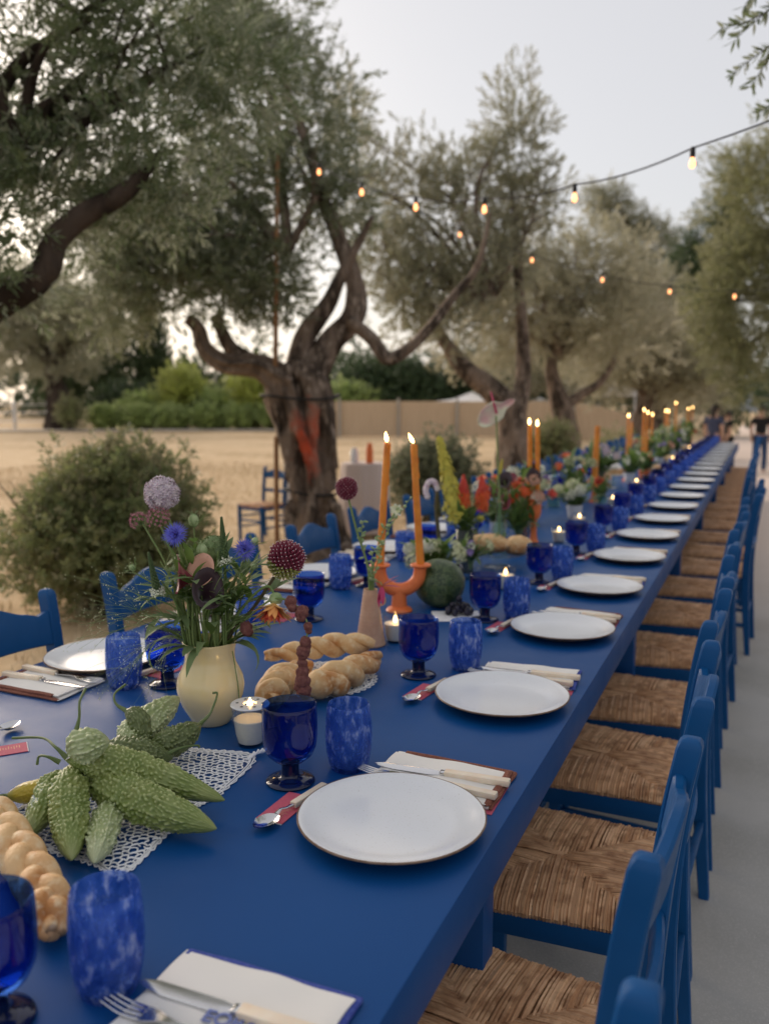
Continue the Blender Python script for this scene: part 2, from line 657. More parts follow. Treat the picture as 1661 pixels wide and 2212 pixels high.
def path_mat():
    """grey by the table, blending to sandy beige further on"""
    m = M_('walk_surface', (.47, .46, .445), .9, spec=.2, var=(1.4, (.38, .37, .35), .42, .62), var2=(220, (.52, .505, .485), .5, .7), bump=(160, .3, .004))
    t = m.node_tree
    b = t.nodes['Principled BSDF']
    src = b.inputs['Base Color'].links[0].from_socket
    tc = t.nodes.new('ShaderNodeTexCoord')
    sp = t.nodes.new('ShaderNodeSeparateXYZ')
    t.links.new(tc.outputs['Object'], sp.inputs[0])
    nz = t.nodes.new('ShaderNodeTexNoise')
    nz.inputs['Scale'].default_value = .9
    ad = t.nodes.new('ShaderNodeMath')
    ad.operation = 'MULTIPLY_ADD'
    ad.inputs[1].default_value = 3.0
    t.links.new(nz.outputs['Fac'], ad.inputs[0])
    t.links.new(sp.outputs['Y'], ad.inputs[2])
    mr = t.nodes.new('ShaderNodeMapRange')
    mr.inputs['From Min'].default_value = 6.2
    mr.inputs['From Max'].default_value = 10.5
    t.links.new(ad.outputs[0], mr.inputs['Value'])
    x = t.nodes.new('ShaderNodeMix')
    x.data_type = 'RGBA'
    t.links.new(mr.outputs[0], x.inputs['Factor'])
    t.links.new(src, x.inputs['A'])
    x.inputs['B'].default_value = (.70, .57, .48, 1)
    t.links.new(x.outputs['Result'], b.inputs['Base Color'])
    return m


MAT['walk'] = path_mat()
g = sheet(axis([(-260, -60, 10), (-60, -14, 23), (-14, 6, 40), (6, 200, 12)]), axis([(-40, -4, 8), (-4, 14, 36), (14, 60, 30), (60, 420, 14)]), dz=-.008, rough=.012).build('ground', MAT['field'])
tag(g, None, None, kind='structure')
g = sheet(axis([(-1.95, 6.5, 16)]), axis([(-6, 14, 60), (14, 90, 40)]), dz=.012, jit=.16).build('path', MAT['walk'])
tag(g, None, None, kind='structure')
b = MB()
tr_pts = spline([(-48, 22), (-30, 31.2), (-20, 34.8), (-8, 36.5), (-1, 38)], 40)if False else [Vector((x, 45.2 + .50 * x + .0 * x * x, 0)) for x in range(-52, -1, 2)]
vs, fs = [], []
for i, p in enumerate(tr_pts):
    e = .25 * noise.noise((p.x * .4, 1, 2))
    vs += [(p.x + .4, p.y - 3.0 + e, gz(p.x, p.y) + .03), (p.x - .4, p.y - .6 - e, gz(p.x, p.y) + .03)]
fs = [(2 * i, 2 * i + 2, 2 * i + 3, 2 * i + 1) for i in range(len(tr_pts) - 1)]
tag(b.add(vs, fs).build('far_track', MAT['strip']), None, None, kind='structure')

# ------------------------------------------------------------------ foliage
def diamonds(n_leaf, L, W, spread, rs, alt=True):
    """one sprig along +Z: leaves in pairs up a shoot; returns (n,4,3)"""
    out = []
    for i in range(n_leaf):
        t = (i // 2 + .5) / (n_leaf / 2)
        a = (i % 2) * PI + (i // 2) * 1.57 + rs.uniform(-.5, .5)
        tilt = spread * (1.15 - .75 * t) + rs.uniform(-.25, .25)
        d = np.array([math.cos(a) * math.sin(tilt), math.sin(a) * math.sin(tilt), math.cos(tilt)])
        s = np.cross(d, [0, 0, 1.0])
        s = s / (np.linalg.norm(s) + 1e-9)
        nn = np.cross(s, d)
        ro = rs.uniform(-.8, .8)
        s = s * math.cos(ro) + nn * math.sin(ro)
        l = L * rs.uniform(.7, 1.15)
        w = W * rs.uniform(.8, 1.2)
        b0 = np.array([0, 0, t * n_leaf * L * .17])
        out.append([b0, b0 + d * l * .45 + s * w / 2, b0 + d * l, b0 + d * l * .5 - s * w / 2])
    return np.array(out)


def crown_mesh(name, lobes, n_sprig, leaf, seed, n_leaf=14, wl=.22, spread=.95, gap=.0, upb=.35, shell=2.0, origin=(0, 0, 0), freq=2.2, thin=0.0):
    """leaf clumps spread through ellipsoid lobes (x,y,z,rx,rz[,ry]); noise opens gaps"""
    rs = random.Random(seed)
    rn = np.random.default_rng(seed)
    T = [diamonds(n_leaf, leaf, leaf * wl, spread, rs) for _ in range(6)]
    vol = np.array([l[3] * l[4] * (l[5] if len(l) > 5 else max(l[3], l[4])) for l in lobes]) ** .8
    vol /= vol.sum()
    pos, dirs = [], []
    ph = rn.uniform(0, 6.28, 9)
    need = n_sprig
    while need > 0:
        k = rn.choice(len(lobes), need * 2, p=vol)
        u = rn.normal(size=(need * 2, 3))
        u /= np.linalg.norm(u, axis=1)[:, None]
        r = rn.uniform(0, 1, need * 2) ** (1 / shell)
        la = np.array([(l[0], l[1], l[2]) for l in lobes])[k]
        ra = np.array([(l[3], (l[5] if len(l) > 5 else max(l[3], l[4])), l[4]) for l in lobes])[k]
        ang = np.arctan2(u[:, 1], u[:, 0])
        bump = 1 + .16 * np.sin(3 * ang + ph[0] + k) + .14 * np.sin(5 * u[:, 2] * 2 + ph[1] + 2 * k)
        p = la + u * ra * (r * bump)[:, None]
        q = p * freq
        nz = (np.sin(q[:, 0] * 1.7 + ph[2]) * np.sin(q[:, 1] * 1.9 + ph[3]) + np.sin(q[:, 2] * 2.3 + ph[4] + q[:, 0]) * .8
              + np.sin(q[:, 0] * 3.7 + q[:, 2] * 3.1 + ph[5]) * .5 + np.sin(q[:, 1] * 4.3 - q[:, 2] * 2.9 + ph[6]) * .5)
        ok = nz > (gap * 1.6 - 1.2)
        p, u = p[ok][:need], u[ok][:need]
        pos.append(p)
        dirs.append(u)
        need -= len(p)
    pos = np.concatenate(pos)
    d = np.concatenate(dirs) + rn.normal(size=pos.shape) * .55
    d[:, 2] += upb
    d /= np.linalg.norm(d, axis=1)[:, None]
    a = rn.normal(size=pos.shape)
    x = np.cross(a, d)
    x /= np.linalg.norm(x, axis=1)[:, None]
    y = np.cross(d, x)
    R = np.stack([x, y, d], axis=2)
    sc = rn.uniform(.75, 1.25, len(pos))
    V_ = []
    ti = rn.integers(0, len(T), len(pos))
    for t in range(len(T)):
        m = ti == t
        if not m.any():
            continue
        v = np.einsum('sij,lkj->slki', R[m], T[t]) * sc[m][:, None, None, None] + pos[m][:, None, None, :]
        V_.append(v.reshape(-1, 3))
    vv = np.concatenate(V_) - np.array(origin)
    return quad_mesh(name, vv)


def quad_mesh(name, vv):
    n = len(vv)
    me = bpy.data.meshes.new(name)
    me.vertices.add(n)
    me.vertices.foreach_set('co', vv.astype(np.float32).ravel())
    me.loops.add(n)
    me.loops.foreach_set('vertex_index', np.arange(n, dtype=np.int32))
    me.polygons.add(n // 4)
    me.polygons.foreach_set('loop_start', np.arange(0, n, 4, dtype=np.int32))
    me.polygons.foreach_set('loop_total', np.full(n // 4, 4, dtype=np.int32))
    me.update(calc_edges=True)
    return me


def gnarl(seed, amp=.16, f=2.0, holes=0.0):
    def fn(t, a, p):
        q = (math.cos(a) * 1.4 + seed, math.sin(a) * 1.4, p.z * f * .45 + t)
        v = 1 + amp * noise.noise(q) * 1.6 + amp * .7 * noise.noise((math.cos(a) * 4 + seed, math.sin(a) * 4, p.z * f + p.x * f))
        v += amp * .55 * (.42 - abs(noise.noise((math.cos(a + p.z * .5) * 3.0 + 2 * seed, math.sin(a + p.z * .5) * 3.0, p.z * f * .35))) * 2.2)
        v += amp * .45 * (.3 - abs(noise.noise((math.cos(a) * 6.5 + seed, math.sin(a) * 6.5, p.z * f * .9 + p.y))) * 1.8)
        if holes:
            h = noise.noise((math.cos(a) * 2.6 + 3 * seed, math.sin(a) * 2.6, p.z * 2.6))
            v -= holes * sstep(.12, .30, h)
        return v
    return fn


def tree(name, label, loc, trunks, crown, leafm, barkm, group=None, parts_extra=None):
    t = thing(name, label, 'tree', loc, group=group)
    b = MB()
    for path, radii, n, rings, amp, holes in trunks:
        pts = spline(path, rings)
        b.tube(pts, lerp_list(radii, rings), n=n, fn=gnarl(RND.uniform(0, 50), amp, 2.0, holes))
    b.build('trunk', barkm, t, origin=loc, angle=70)
    me = crown_mesh('crown', origin=loc, **crown)
    link('crown', me, leafm, t)
    return t


def twigs(lobes, root, n, r0, seed, sub=3):
    """limbs that run from root into the lobes and fork"""
    rs = random.Random(seed)
    out = []
    for i in range(n):
        l = lobes[i % len(lobes)]
        e = Vector((l[0] + rs.uniform(-.6, .6) * l[3], l[1] + rs.uniform(-.5, .5) * l[3], l[2] + rs.uniform(-.3, .7) * l[4]))
        a = Vector(root)
        m = a.lerp(e, .5) + Vector((rs.uniform(-.15, .15), rs.uniform(-.15, .15), rs.uniform(0, .2))) * (e - a).length
        out.append(([a, m, e], [r0, r0 * .55, r0 * .15], 7, 9, .12, 0))
        for k in range(sub):
            s = m.lerp(e, rs.uniform(-.2, .7))
            d = Vector((rs.uniform(-1, 1), rs.uniform(-1, 1), rs.uniform(-.1, 1))) * l[3] * .8
            out.append(([s, s + d * .5 + Vector((0, 0, .05)), s + d], [r0 * .35, r0 * .2, r0 * .06], 5, 6, .1, 0))
    return out


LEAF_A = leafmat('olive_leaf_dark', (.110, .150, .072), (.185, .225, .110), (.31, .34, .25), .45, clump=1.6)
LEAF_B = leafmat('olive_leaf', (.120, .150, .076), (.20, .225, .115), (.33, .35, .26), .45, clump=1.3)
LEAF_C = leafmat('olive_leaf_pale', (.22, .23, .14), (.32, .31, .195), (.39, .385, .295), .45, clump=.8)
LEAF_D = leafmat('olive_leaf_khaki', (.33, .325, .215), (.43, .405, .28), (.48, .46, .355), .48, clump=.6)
LEAF_G = leafmat('garden_green', (.24, .34, .10), (.42, .48, .16), (.40, .46, .22), .45, clump=.35)
LEAF_K = leafmat('dark_evergreen', (.050, .085, .036), (.085, .12, .05), (.09, .13, .06), .2, clump=.5)
LEAF_Y = leafmat('yellow_green', (.46, .50, .11), (.34, .40, .09), (.46, .50, .18), .42, clump=.5)
LEAF_S = leafmat('shrub_leaf', (.18, .235, .095), (.30, .285, .13), (.36, .34, .21), .42, clump=4)
LEAF_R = leafmat('right_tree_leaf', (.18, .20, .085), (.28, .275, .135), (.33, .33, .20), .42, clump=.7)

# near olive on the left: the trunk stands outside the picture, one heavy limb reaches in
lobA = [(-3.95, 4.07, 3.35, .75, .55, .8), (-3.26, 4.36, 3.45, .68, .52, .8), (-3.95, 3.98, 2.62, .58, .42, .6), (-3.38, 4.24, 2.80, .50, .42, .6),
        (-2.92, 4.49, 3.25, .36, .46, .5), (-4.9, 3.7, 3.2, .8, .7, .9), (-4.1, 3.3, 3.9, 1.0, .6, .9), (-3.3, 3.9, 4.2, .9, .5, .8), (-3.72, 3.40, 1.93, .20, .14, .25), (-3.05, 3.9, 2.78, .42, .30, .4), (-4.1, 3.5, 2.5, .45, .4, .4), (-3.75, 3.75, 2.55, .40, .28, .4), (-3.3, 4.1, 2.45, .35, .2, .35), (-3.62, 3.42, 2.02, .26, .16, .25), (-3.78, 3.55, 2.33, .3, .25, .3), (-3.9, 3.45, 2.05, .3, .22, .3)]
tA = [([(-4.75, 3.05, -.05), (-4.65, 3.1, .7), (-4.4, 3.2, 1.4), (-4.05, 3.34, 1.80)], [.36, .28, .22, .17], 18, 26, .16, .1),
      ([(-4.08, 3.33, 1.78), (-3.78, 3.48, 1.92), (-3.58, 3.58, 2.05), (-3.53, 3.63, 2.22), (-3.41, 3.71, 2.36), (-3.19, 3.82, 2.50), (-3.05, 3.95, 2.72)],
       [.13, .095, .08, .068, .058, .040, .015], 14, 36, .16, 0),
      ([(-4.4, 3.25, 1.5), (-4.25, 3.5, 2.4), (-3.95, 3.8, 3.2), (-3.57, 4.02, 3.5)], [.09, .065, .04, .02], 10, 22, .14, 0)]
tA += twigs(lobA[:7], (-3.9, 3.75, 2.75), 12, .045, 3)
tree('olive_tree', 'dark near olive tree at the upper left with one heavy bent limb', (-4.75, 3.05, 0), tA,
     dict(lobes=lobA, n_sprig=4700, leaf=.066, seed=5, n_leaf=12, gap=.16, upb=.1, spread=.8, freq=3.0), LEAF_A, MAT['darkbark'])

# the old hollow olive behind the left-hand chairs
lobB = [(-4.5, 7.29, 4.55, .58, .68, .7), (-3.98, 7.45, 3.98, .46, .68, .6), (-4.28, 7.22, 3.36, .78, .55, .8), (-4.92, 6.96, 3.45, .58, .62, .7),
        (-3.74, 7.43, 3.22, .40, .50, .5), (-4.62, 6.95, 2.72, .62, .30, .6), (-5.1, 6.6, 2.75, .5, .4, .5), (-4.9, 7.4, 5.0, .8, .5, .8), (-4.45, 6.9, 2.75, .8, .34, .6), (-5.3, 6.5, 2.45, .5, .34, .5), (-5.5, 6.5, 3.0, .55, .5, .6), (-4.95, 6.7, 2.98, .7, .42, .6), (-4.25, 6.85, 2.50, .45, .26, .45), (-4.91, 6.2, 2.45, .6, .34, .5), (-4.55, 6.40, 2.36, .6, .28, .45), (-5.35, 6.1, 2.2, .5, .38, .4), (-4.15, 6.7, 2.40, .4, .3, .4), (-4.95, 6.35, 2.20, .55, .28, .4), (-4.45, 6.55, 2.18, .45, .24, .4), (-4.1, 6.9, 2.25, .4, .26, .4), (-4.81, 6.4, 2.86, .6, .35, .5), (-5.3, 6.2, 2.7, .45, .35, .4)]
tB = [([(-3.60, 6.76, -.06), (-3.66, 6.77, .14), (-3.70, 6.79, .48), (-3.73, 6.82, .81), (-3.81, 6.84, 1.22), (-3.88, 6.85, 1.46), (-3.98, 6.82, 1.68)],
       [.36, .285, .25, .255, .29, .315, .22], 72, 90, .14, .34),
      ([(-3.88, 6.72, 1.50), (-4.13, 6.62, 1.68), (-4.40, 6.48, 1.70), (-4.57, 6.42, 1.82), (-4.64, 6.42, 2.0), (-4.73, 6.39, 2.09)],
       [.15, .112, .085, .074, .064, .052], 24, 80, .34, .12),
      ([(-4.20, 6.74, 1.66), (-4.46, 6.69, 1.83), (-4.57, 6.67, 2.0), (-4.63, 6.66, 2.14)], [.09, .062, .052, .046], 12, 26, .2, 0),
      ([(-3.85, 6.88, 1.42), (-3.70, 7.03, 1.83), (-3.51, 7.15, 2.08), (-3.47, 7.2, 2.31), (-3.54, 7.21, 2.58), (-3.78, 7.19, 3.19), (-4.05, 7.18, 3.94), (-4.3, 7.2, 4.6)],
       [.17, .12, .095, .085, .072, .05, .03, .015], 20, 90, .30, 0),
      ([(-3.92, 6.84, 1.55), (-3.84, 6.95, 1.95), (-3.66, 7.05, 2.25), (-3.55, 7.1, 2.5), (-3.3, 7.2, 3.0)], [.12, .085, .065, .05, .02], 14, 36, .24, 0),
      ([(-3.46, 7.04, 2.08), (-3.24, 7.03, 1.92), (-3.10, 7.06, 1.74), (-2.94, 7.15, 1.82), (-2.76, 7.25, 2.02), (-2.59, 7.37, 2.29), (-2.40, 7.47, 2.56), (-2.3, 7.5, 3.0)],
       [.055, .058, .062, .052, .044, .038, .028, .012], 12, 50, .14, 0)]
tB += twigs(lobB, (-4.1, 7.1, 2.75), 14, .04, 8)


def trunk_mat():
    """olive bark with a red-orange uplight glow put into its colour on one flank, broken by the hollows"""
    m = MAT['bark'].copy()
    m.name = 'olive_bark_glow'
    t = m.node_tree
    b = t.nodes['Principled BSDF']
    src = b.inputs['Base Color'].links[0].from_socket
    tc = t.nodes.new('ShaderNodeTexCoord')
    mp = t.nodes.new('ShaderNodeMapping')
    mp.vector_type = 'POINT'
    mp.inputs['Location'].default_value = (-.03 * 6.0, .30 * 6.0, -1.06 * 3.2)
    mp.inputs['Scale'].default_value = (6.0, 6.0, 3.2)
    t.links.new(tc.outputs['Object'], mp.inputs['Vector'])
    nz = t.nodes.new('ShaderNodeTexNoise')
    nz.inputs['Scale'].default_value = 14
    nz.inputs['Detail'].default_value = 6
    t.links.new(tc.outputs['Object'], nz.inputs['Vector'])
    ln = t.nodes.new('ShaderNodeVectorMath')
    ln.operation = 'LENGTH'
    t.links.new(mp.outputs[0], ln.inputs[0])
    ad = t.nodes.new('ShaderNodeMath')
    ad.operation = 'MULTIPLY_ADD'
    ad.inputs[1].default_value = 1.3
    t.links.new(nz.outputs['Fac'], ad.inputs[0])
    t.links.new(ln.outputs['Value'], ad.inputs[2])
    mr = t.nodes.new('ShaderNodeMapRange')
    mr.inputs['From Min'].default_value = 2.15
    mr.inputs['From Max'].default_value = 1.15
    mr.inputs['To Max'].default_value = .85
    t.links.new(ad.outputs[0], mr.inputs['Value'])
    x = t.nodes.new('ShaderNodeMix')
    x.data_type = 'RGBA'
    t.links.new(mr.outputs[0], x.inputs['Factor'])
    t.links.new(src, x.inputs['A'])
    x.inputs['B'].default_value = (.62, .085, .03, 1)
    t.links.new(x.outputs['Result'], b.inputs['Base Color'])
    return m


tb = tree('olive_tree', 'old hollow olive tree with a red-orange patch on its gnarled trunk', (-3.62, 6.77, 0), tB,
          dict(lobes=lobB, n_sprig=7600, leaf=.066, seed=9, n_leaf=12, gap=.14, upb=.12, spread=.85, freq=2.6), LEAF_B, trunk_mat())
for z, r, cx in ((1.40, .355, -3.85), (.56, .275, -3.71)):
    b = MB()
    b.tube([(cx + r * math.cos(a), 6.83 + r * math.sin(a), z + .02 * math.sin(a * 2)) for a in [2 * PI * i / 40 for i in range(41)]], .012, 6, cap=False)
    b.build('strap', MAT['rope'], tb, origin=(-3.62, 6.77, 0))

# olives further along the row
lobC = [(-4.0, 14.28, 5.5, .66, 1.2, .7), (-4.64, 13.9, 4.7, .80, .95, .9), (-3.66, 14.29, 4.6, .6, .75, .7), (-5.41, 13.6, 4.65, .72, 1.0, .8),
        (-4.99, 13.52, 3.4, 1.25, .8, 1.1), (-5.83, 13.2, 3.65, .66, .72, .7), (-6.5, 13.24, 5.9, .36, .8, .5), (-6.2, 13.3, 4.8, .6, .8, .6), (-4.2, 14.0, 3.6, .9, .8, .9), (-5.39, 12.9, 2.85, .8, .5, .7), (-4.56, 13.1, 2.5, .7, .4, .6)]
tC = [([(-3.72, 13.6, -.15), (-3.75, 13.63, .35), (-3.74, 13.7, .8), (-3.87, 13.71, 1.25), (-4.2, 13.62, 1.62), (-4.57, 13.5, 1.92), (-5.02, 13.4, 2.6), (-5.3, 13.4, 3.6)],
       [.34, .27, .25, .24, .19, .15, .09, .04], 18, 40, .16, .12),
      ([(-3.76, 13.74, 1.0), (-3.66, 13.89, 1.85), (-3.81, 14.04, 3.35), (-4.0, 14.17, 4.85)], [.17, .12, .08, .03], 10, 24, .14, 0)] + twigs(lobC, (-4.2, 13.8, 3.0), 14, .06, 12)
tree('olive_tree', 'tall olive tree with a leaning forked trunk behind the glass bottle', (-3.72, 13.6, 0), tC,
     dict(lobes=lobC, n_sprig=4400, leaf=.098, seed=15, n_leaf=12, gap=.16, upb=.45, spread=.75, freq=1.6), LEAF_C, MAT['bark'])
lobD = [(-3.4, 18.21, 4.1, 1.35, .85, 1.2), (-4.65, 17.52, 3.3, 1.55, 1.1, 1.3), (-3.16, 18.12, 2.95, 1.6, 1.05, 1.3), (-5.66, 17.0, 2.8, 1.0, .9, 1.0), (-4.2, 17.8, 4.1, 1.0, .7, 1)]
tD = [([(-3.6, 17.45, -.3), (-3.66, 17.51, .18), (-3.74, 17.57, .84), (-3.9, 17.58, 1.4), (-4.06, 17.6, 2.06), (-3.88, 17.78, 2.72), (-3.53, 18.03, 3.37)],
       [.34, .27, .24, .2, .13, .09, .05], 16, 34, .18, .1),
      ([(-3.81, 17.61, 1.2), (-3.43, 17.8, 1.5), (-3.18, 17.94, 1.68), (-2.94, 18.1, 2.06), (-2.7, 18.2, 2.8)], [.12, .09, .08, .06, .03], 10, 20, .14, 0)] + twigs(lobD, (-3.9, 17.7, 2.2), 10, .07, 14)
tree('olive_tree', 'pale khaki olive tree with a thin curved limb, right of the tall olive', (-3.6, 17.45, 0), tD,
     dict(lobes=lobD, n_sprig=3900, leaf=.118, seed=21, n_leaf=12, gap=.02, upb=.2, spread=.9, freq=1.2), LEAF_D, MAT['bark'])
lobE = [(-2.9, 26.65, 2.9, 1.5, 1.4, 1.4), (-3.5, 26.57, 4.3, 1.15, 1.0, 1.2), (-2.1, 26.82, 1.9, 1.1, .9, 1.1), (-4.4, 26.2, 2.6, 1.5, 1.3, 1.2)]
tE = [([(-3.4, 26.3, -.7), (-3.45, 26.4, .4), (-3.3, 26.5, 1.2), (-3.0, 26.6, 2.4)], [.36, .28, .22, .08], 12, 20, .18, 0)] + twigs(lobE, (-3.3, 26.5, 1.4), 8, .08, 15)
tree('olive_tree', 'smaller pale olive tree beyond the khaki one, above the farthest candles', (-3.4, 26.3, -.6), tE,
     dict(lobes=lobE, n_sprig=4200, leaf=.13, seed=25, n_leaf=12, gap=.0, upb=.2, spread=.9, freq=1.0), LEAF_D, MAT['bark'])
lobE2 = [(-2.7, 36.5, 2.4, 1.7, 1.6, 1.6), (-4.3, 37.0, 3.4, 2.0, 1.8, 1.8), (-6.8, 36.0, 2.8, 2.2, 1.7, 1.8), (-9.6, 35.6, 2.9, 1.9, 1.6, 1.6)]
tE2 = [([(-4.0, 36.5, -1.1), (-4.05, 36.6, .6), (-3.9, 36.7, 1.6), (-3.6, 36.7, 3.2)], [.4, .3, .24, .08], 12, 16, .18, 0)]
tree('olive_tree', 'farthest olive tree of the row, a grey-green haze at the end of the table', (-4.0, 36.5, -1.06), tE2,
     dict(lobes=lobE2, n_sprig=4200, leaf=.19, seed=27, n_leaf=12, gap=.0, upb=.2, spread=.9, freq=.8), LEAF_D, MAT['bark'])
# olive standing alone in the field at the left
lobL = [(-29.76, 30.28, 4.2, 3.2, 2.2, 2.6), (-31.02, 30.0, 5.9, 2.6, 2.0, 2.4), (-28.1, 31.2, 5.4, 1.9, 1.7, 1.8), (-32.5, 29.5, 4.5, 2.4, 2.0, 2.2)]
tL = [([(-29.5, 30.0, -.1), (-29.6, 30.1, .9), (-29.75, 30.2, 1.9), (-30.0, 30.2, 3.2)], [.62, .5, .46, .3], 16, 24, .18, .1)] + twigs(lobL, (-29.8, 30.2, 2.6), 8, .16, 17)
tree('olive_tree', 'round olive tree standing alone in the dry field at the far left', (-29.5, 30.0, 0), tL,
     dict(lobes=lobL, n_sprig=4200, leaf=.20, seed=31, n_leaf=12, gap=.12, upb=.2, spread=.9, freq=.9), LEAF_C, MAT['darkbark'])
# right-hand side of the walk
lobR = [(-1.33, 22.8, 3.75, .75, 1.0, .9), (-.95, 22.9, 2.65, .7, .8, .8), (-.55, 22.9, 1.75, .6, .7, .7), (-.55, 23.6, 6.2, 1.15, 1.7, 1.3), (-.75, 23.3, 4.6, .85, 1.3, 1.0), (-.05, 23.4, 3.4, .9, 1.2, 1.0), (1.0, 23.8, 5.2, 1.6, 2.4, 1.6), (.3, 23.6, 7.6, 1.0, .9, 1.0)]
tR = [([(2.4, 23.8, -.6), (2.3, 23.8, 1.2), (1.9, 23.8, 2.8), (1.2, 23.7, 4.6)], [.32, .26, .2, .1], 12, 20, .14, 0)] + twigs(lobR, (1.6, 23.7, 3.4), 9, .09, 18)
tree('broadleaf_tree', 'leafy light green tree leaning over the walk at the right edge', (2.4, 23.8, -.55), tR,
     dict(lobes=lobR, n_sprig=6800, leaf=.12, seed=35, n_leaf=12, gap=.10, upb=.0, spread=.9, freq=1.3), LEAF_R, MAT['darkbark'])
lobQ = [(-2.35, 38.0, 4.6, 1.1, 2.6, 1.1), (-2.0, 38.1, 7.6, 1.1, 2.0, 1.0), (-2.9, 38.0, 7.0, .9, 1.4, .9), (-1.6, 38.2, 9.6, .7, 1.4, .8), (-1.4, 38, 2.6, .7, 1.2, .7)]
tQ = [([(-1.75, 38.0, -1.1), (-1.8, 38.0, 2.5), (-1.9, 38.0, 6.0), (-1.9, 38.0, 9.5)], [.34, .27, .2, .06], 10, 20, .08, 0)]
tree('pine_tree', 'dark tall pine tree at the far end of the walk', (-1.75, 38.0, -1.06), tQ,
     dict(lobes=lobQ, n_sprig=3000, leaf=.20, seed=37, n_leaf=14, gap=.30, upb=.0, spread=1.1, freq=1.4, wl=.16), LEAF_K, MAT['darkbark'])
lobP = [(-7.7, 44.35, 11.0, 1.05, .9, 1.0), (-6.9, 44.5, 9.9, 1.1, .7, 1.0), (-5.84, 44.91, 9.2, 1.5, .8, 1.2), (-5.2, 44.95, 7.7, 1.9, .9, 1.2), (-4.0, 45.0, 6.2, 2.0, 1.0, 1.2), (-6.8, 44.6, 6.4, 1.6, .9, 1.2)]
tP = [([(-5.6, 44.8, -1.1), (-5.7, 44.8, 4), (-6.0, 44.7, 8), (-7.3, 44.5, 11.2)], [.4, .3, .2, .06], 10, 20, .08, 0)]
tree('pine_tree', 'spreading grey pine tree showing over the olives under the string lights', (-5.6, 44.8, -1.06), tP,
     dict(lobes=lobP, n_sprig=2600, leaf=.24, seed=39, n_leaf=14, gap=.35, upb=.1, spread=1.1, freq=1.0, wl=.16), LEAF_C, MAT['darkbark'])
# near olive on the right: only one drooping spray hangs into the picture
lobN = [(3.3, 1.2, 2.3, 1.5, 1.3, 2.0), (3.5, 4.6, 2.2, 1.5, 1.3, 2.2), (3.8, 7.6, 2.3, 1.5, 1.3, 2.0), (1.2, 4.6, 3.5, .9, .7, 1.1), (.55, 4.75, 3.45, .40, .40, .5), (1.5, 3.2, 3.6, 1.0, .6, 1.0), (2.2, 4.4, 3.4, 1.0, .8, 1.0), (.9, 2.2, 3.9, 1.0, .45, 1.2)]  # big low lobes added out of view to shade the table's side
tN = [([(2.6, 4.4, -.05), (2.5, 4.4, 1.0), (2.3, 4.3, 2.0), (1.6, 4.4, 3.1), (.9, 4.5, 3.5)], [.3, .24, .2, .1, .04], 16, 30, .16, .1),
      ([(2.35, 4.3, 1.9), (2.4, 3.6, 2.8), (1.9, 3.0, 3.5)], [.15, .1, .03], 10, 18, .14, 0)]
trN = tree('olive_tree', 'olive at the right edge, a drooping spray of leaves in the top corner', (2.6, 4.4, 0), tN,
           dict(lobes=lobN, n_sprig=5200, leaf=.075, seed=41, n_leaf=14, gap=.1, upb=-.1, spread=.8, freq=2.5), LEAF_A, MAT['darkbark'])
rs = random.Random(4)
for k, (pts) in enumerate([[(.45, 4.7, 3.42), (.1, 4.45, 3.25), (-.10, 4.34, 3.06), (-.21, 4.28, 2.95)], [(.4, 4.6, 3.3), (.05, 4.42, 3.05), (-.08, 4.36, 2.86), (-.14, 4.33, 2.76)],
                           [(.5, 4.65, 3.2), (.12, 4.48, 2.98), (.02, 4.43, 2.80), (-.03, 4.4, 2.70)], [(.4, 4.7, 3.6), (.0, 4.5, 3.38), (-.12, 4.42, 3.22), (-.19, 4.40, 3.12)],
                           [(.5, 4.6, 3.1), (.2, 4.5, 2.9), (.1, 4.46, 2.74), (.06, 4.45, 2.64)],
                           [(.4, 4.6, 3.3), (.05, 4.35, 3.12), (-.15, 4.28, 3.02), (-.27, 4.22, 2.98)], [(.4, 4.6, 3.2), (.05, 4.38, 3.0), (-.12, 4.31, 2.88), (-.22, 4.27, 2.80)],
                           [(.5, 4.7, 3.3), (.1, 4.5, 3.12), (-.02, 4.42, 2.98), (-.08, 4.38, 2.90)], [(.5, 4.7, 3.0), (.15, 4.5, 2.85), (.0, 4.42, 2.72), (-.10, 4.38, 2.66)]]):
    b, bl = MB(), MB()
    pp = spline(pts, 26)
    b.tube(pp, [.006, .0012], 5)
    for i in range(4, 26):
        d = (pp[min(i + 1, 25)] - pp[i - 1]).normalized()
        for s in (-1, 1):
            u = Vector((rs.uniform(-1, 1), rs.uniform(-1, 1), rs.uniform(-1, 1)))
            side = d.cross(u).normalized()
            bl.leaf(pp[i], d * .75 + side * s * .75, rs.uniform(.045, .068), rs.uniform(.011, .016), up=u, bend=rs.uniform(-.3, .4), n=3)
    tw = b.build('twig', MAT['darkbark'], trN, origin=(2.6, 4.4, 0))
    tag(bl.build('twig_leaves', LEAF_A, tw, origin=(2.6, 4.4, 0)), None, None, kind='stuff')

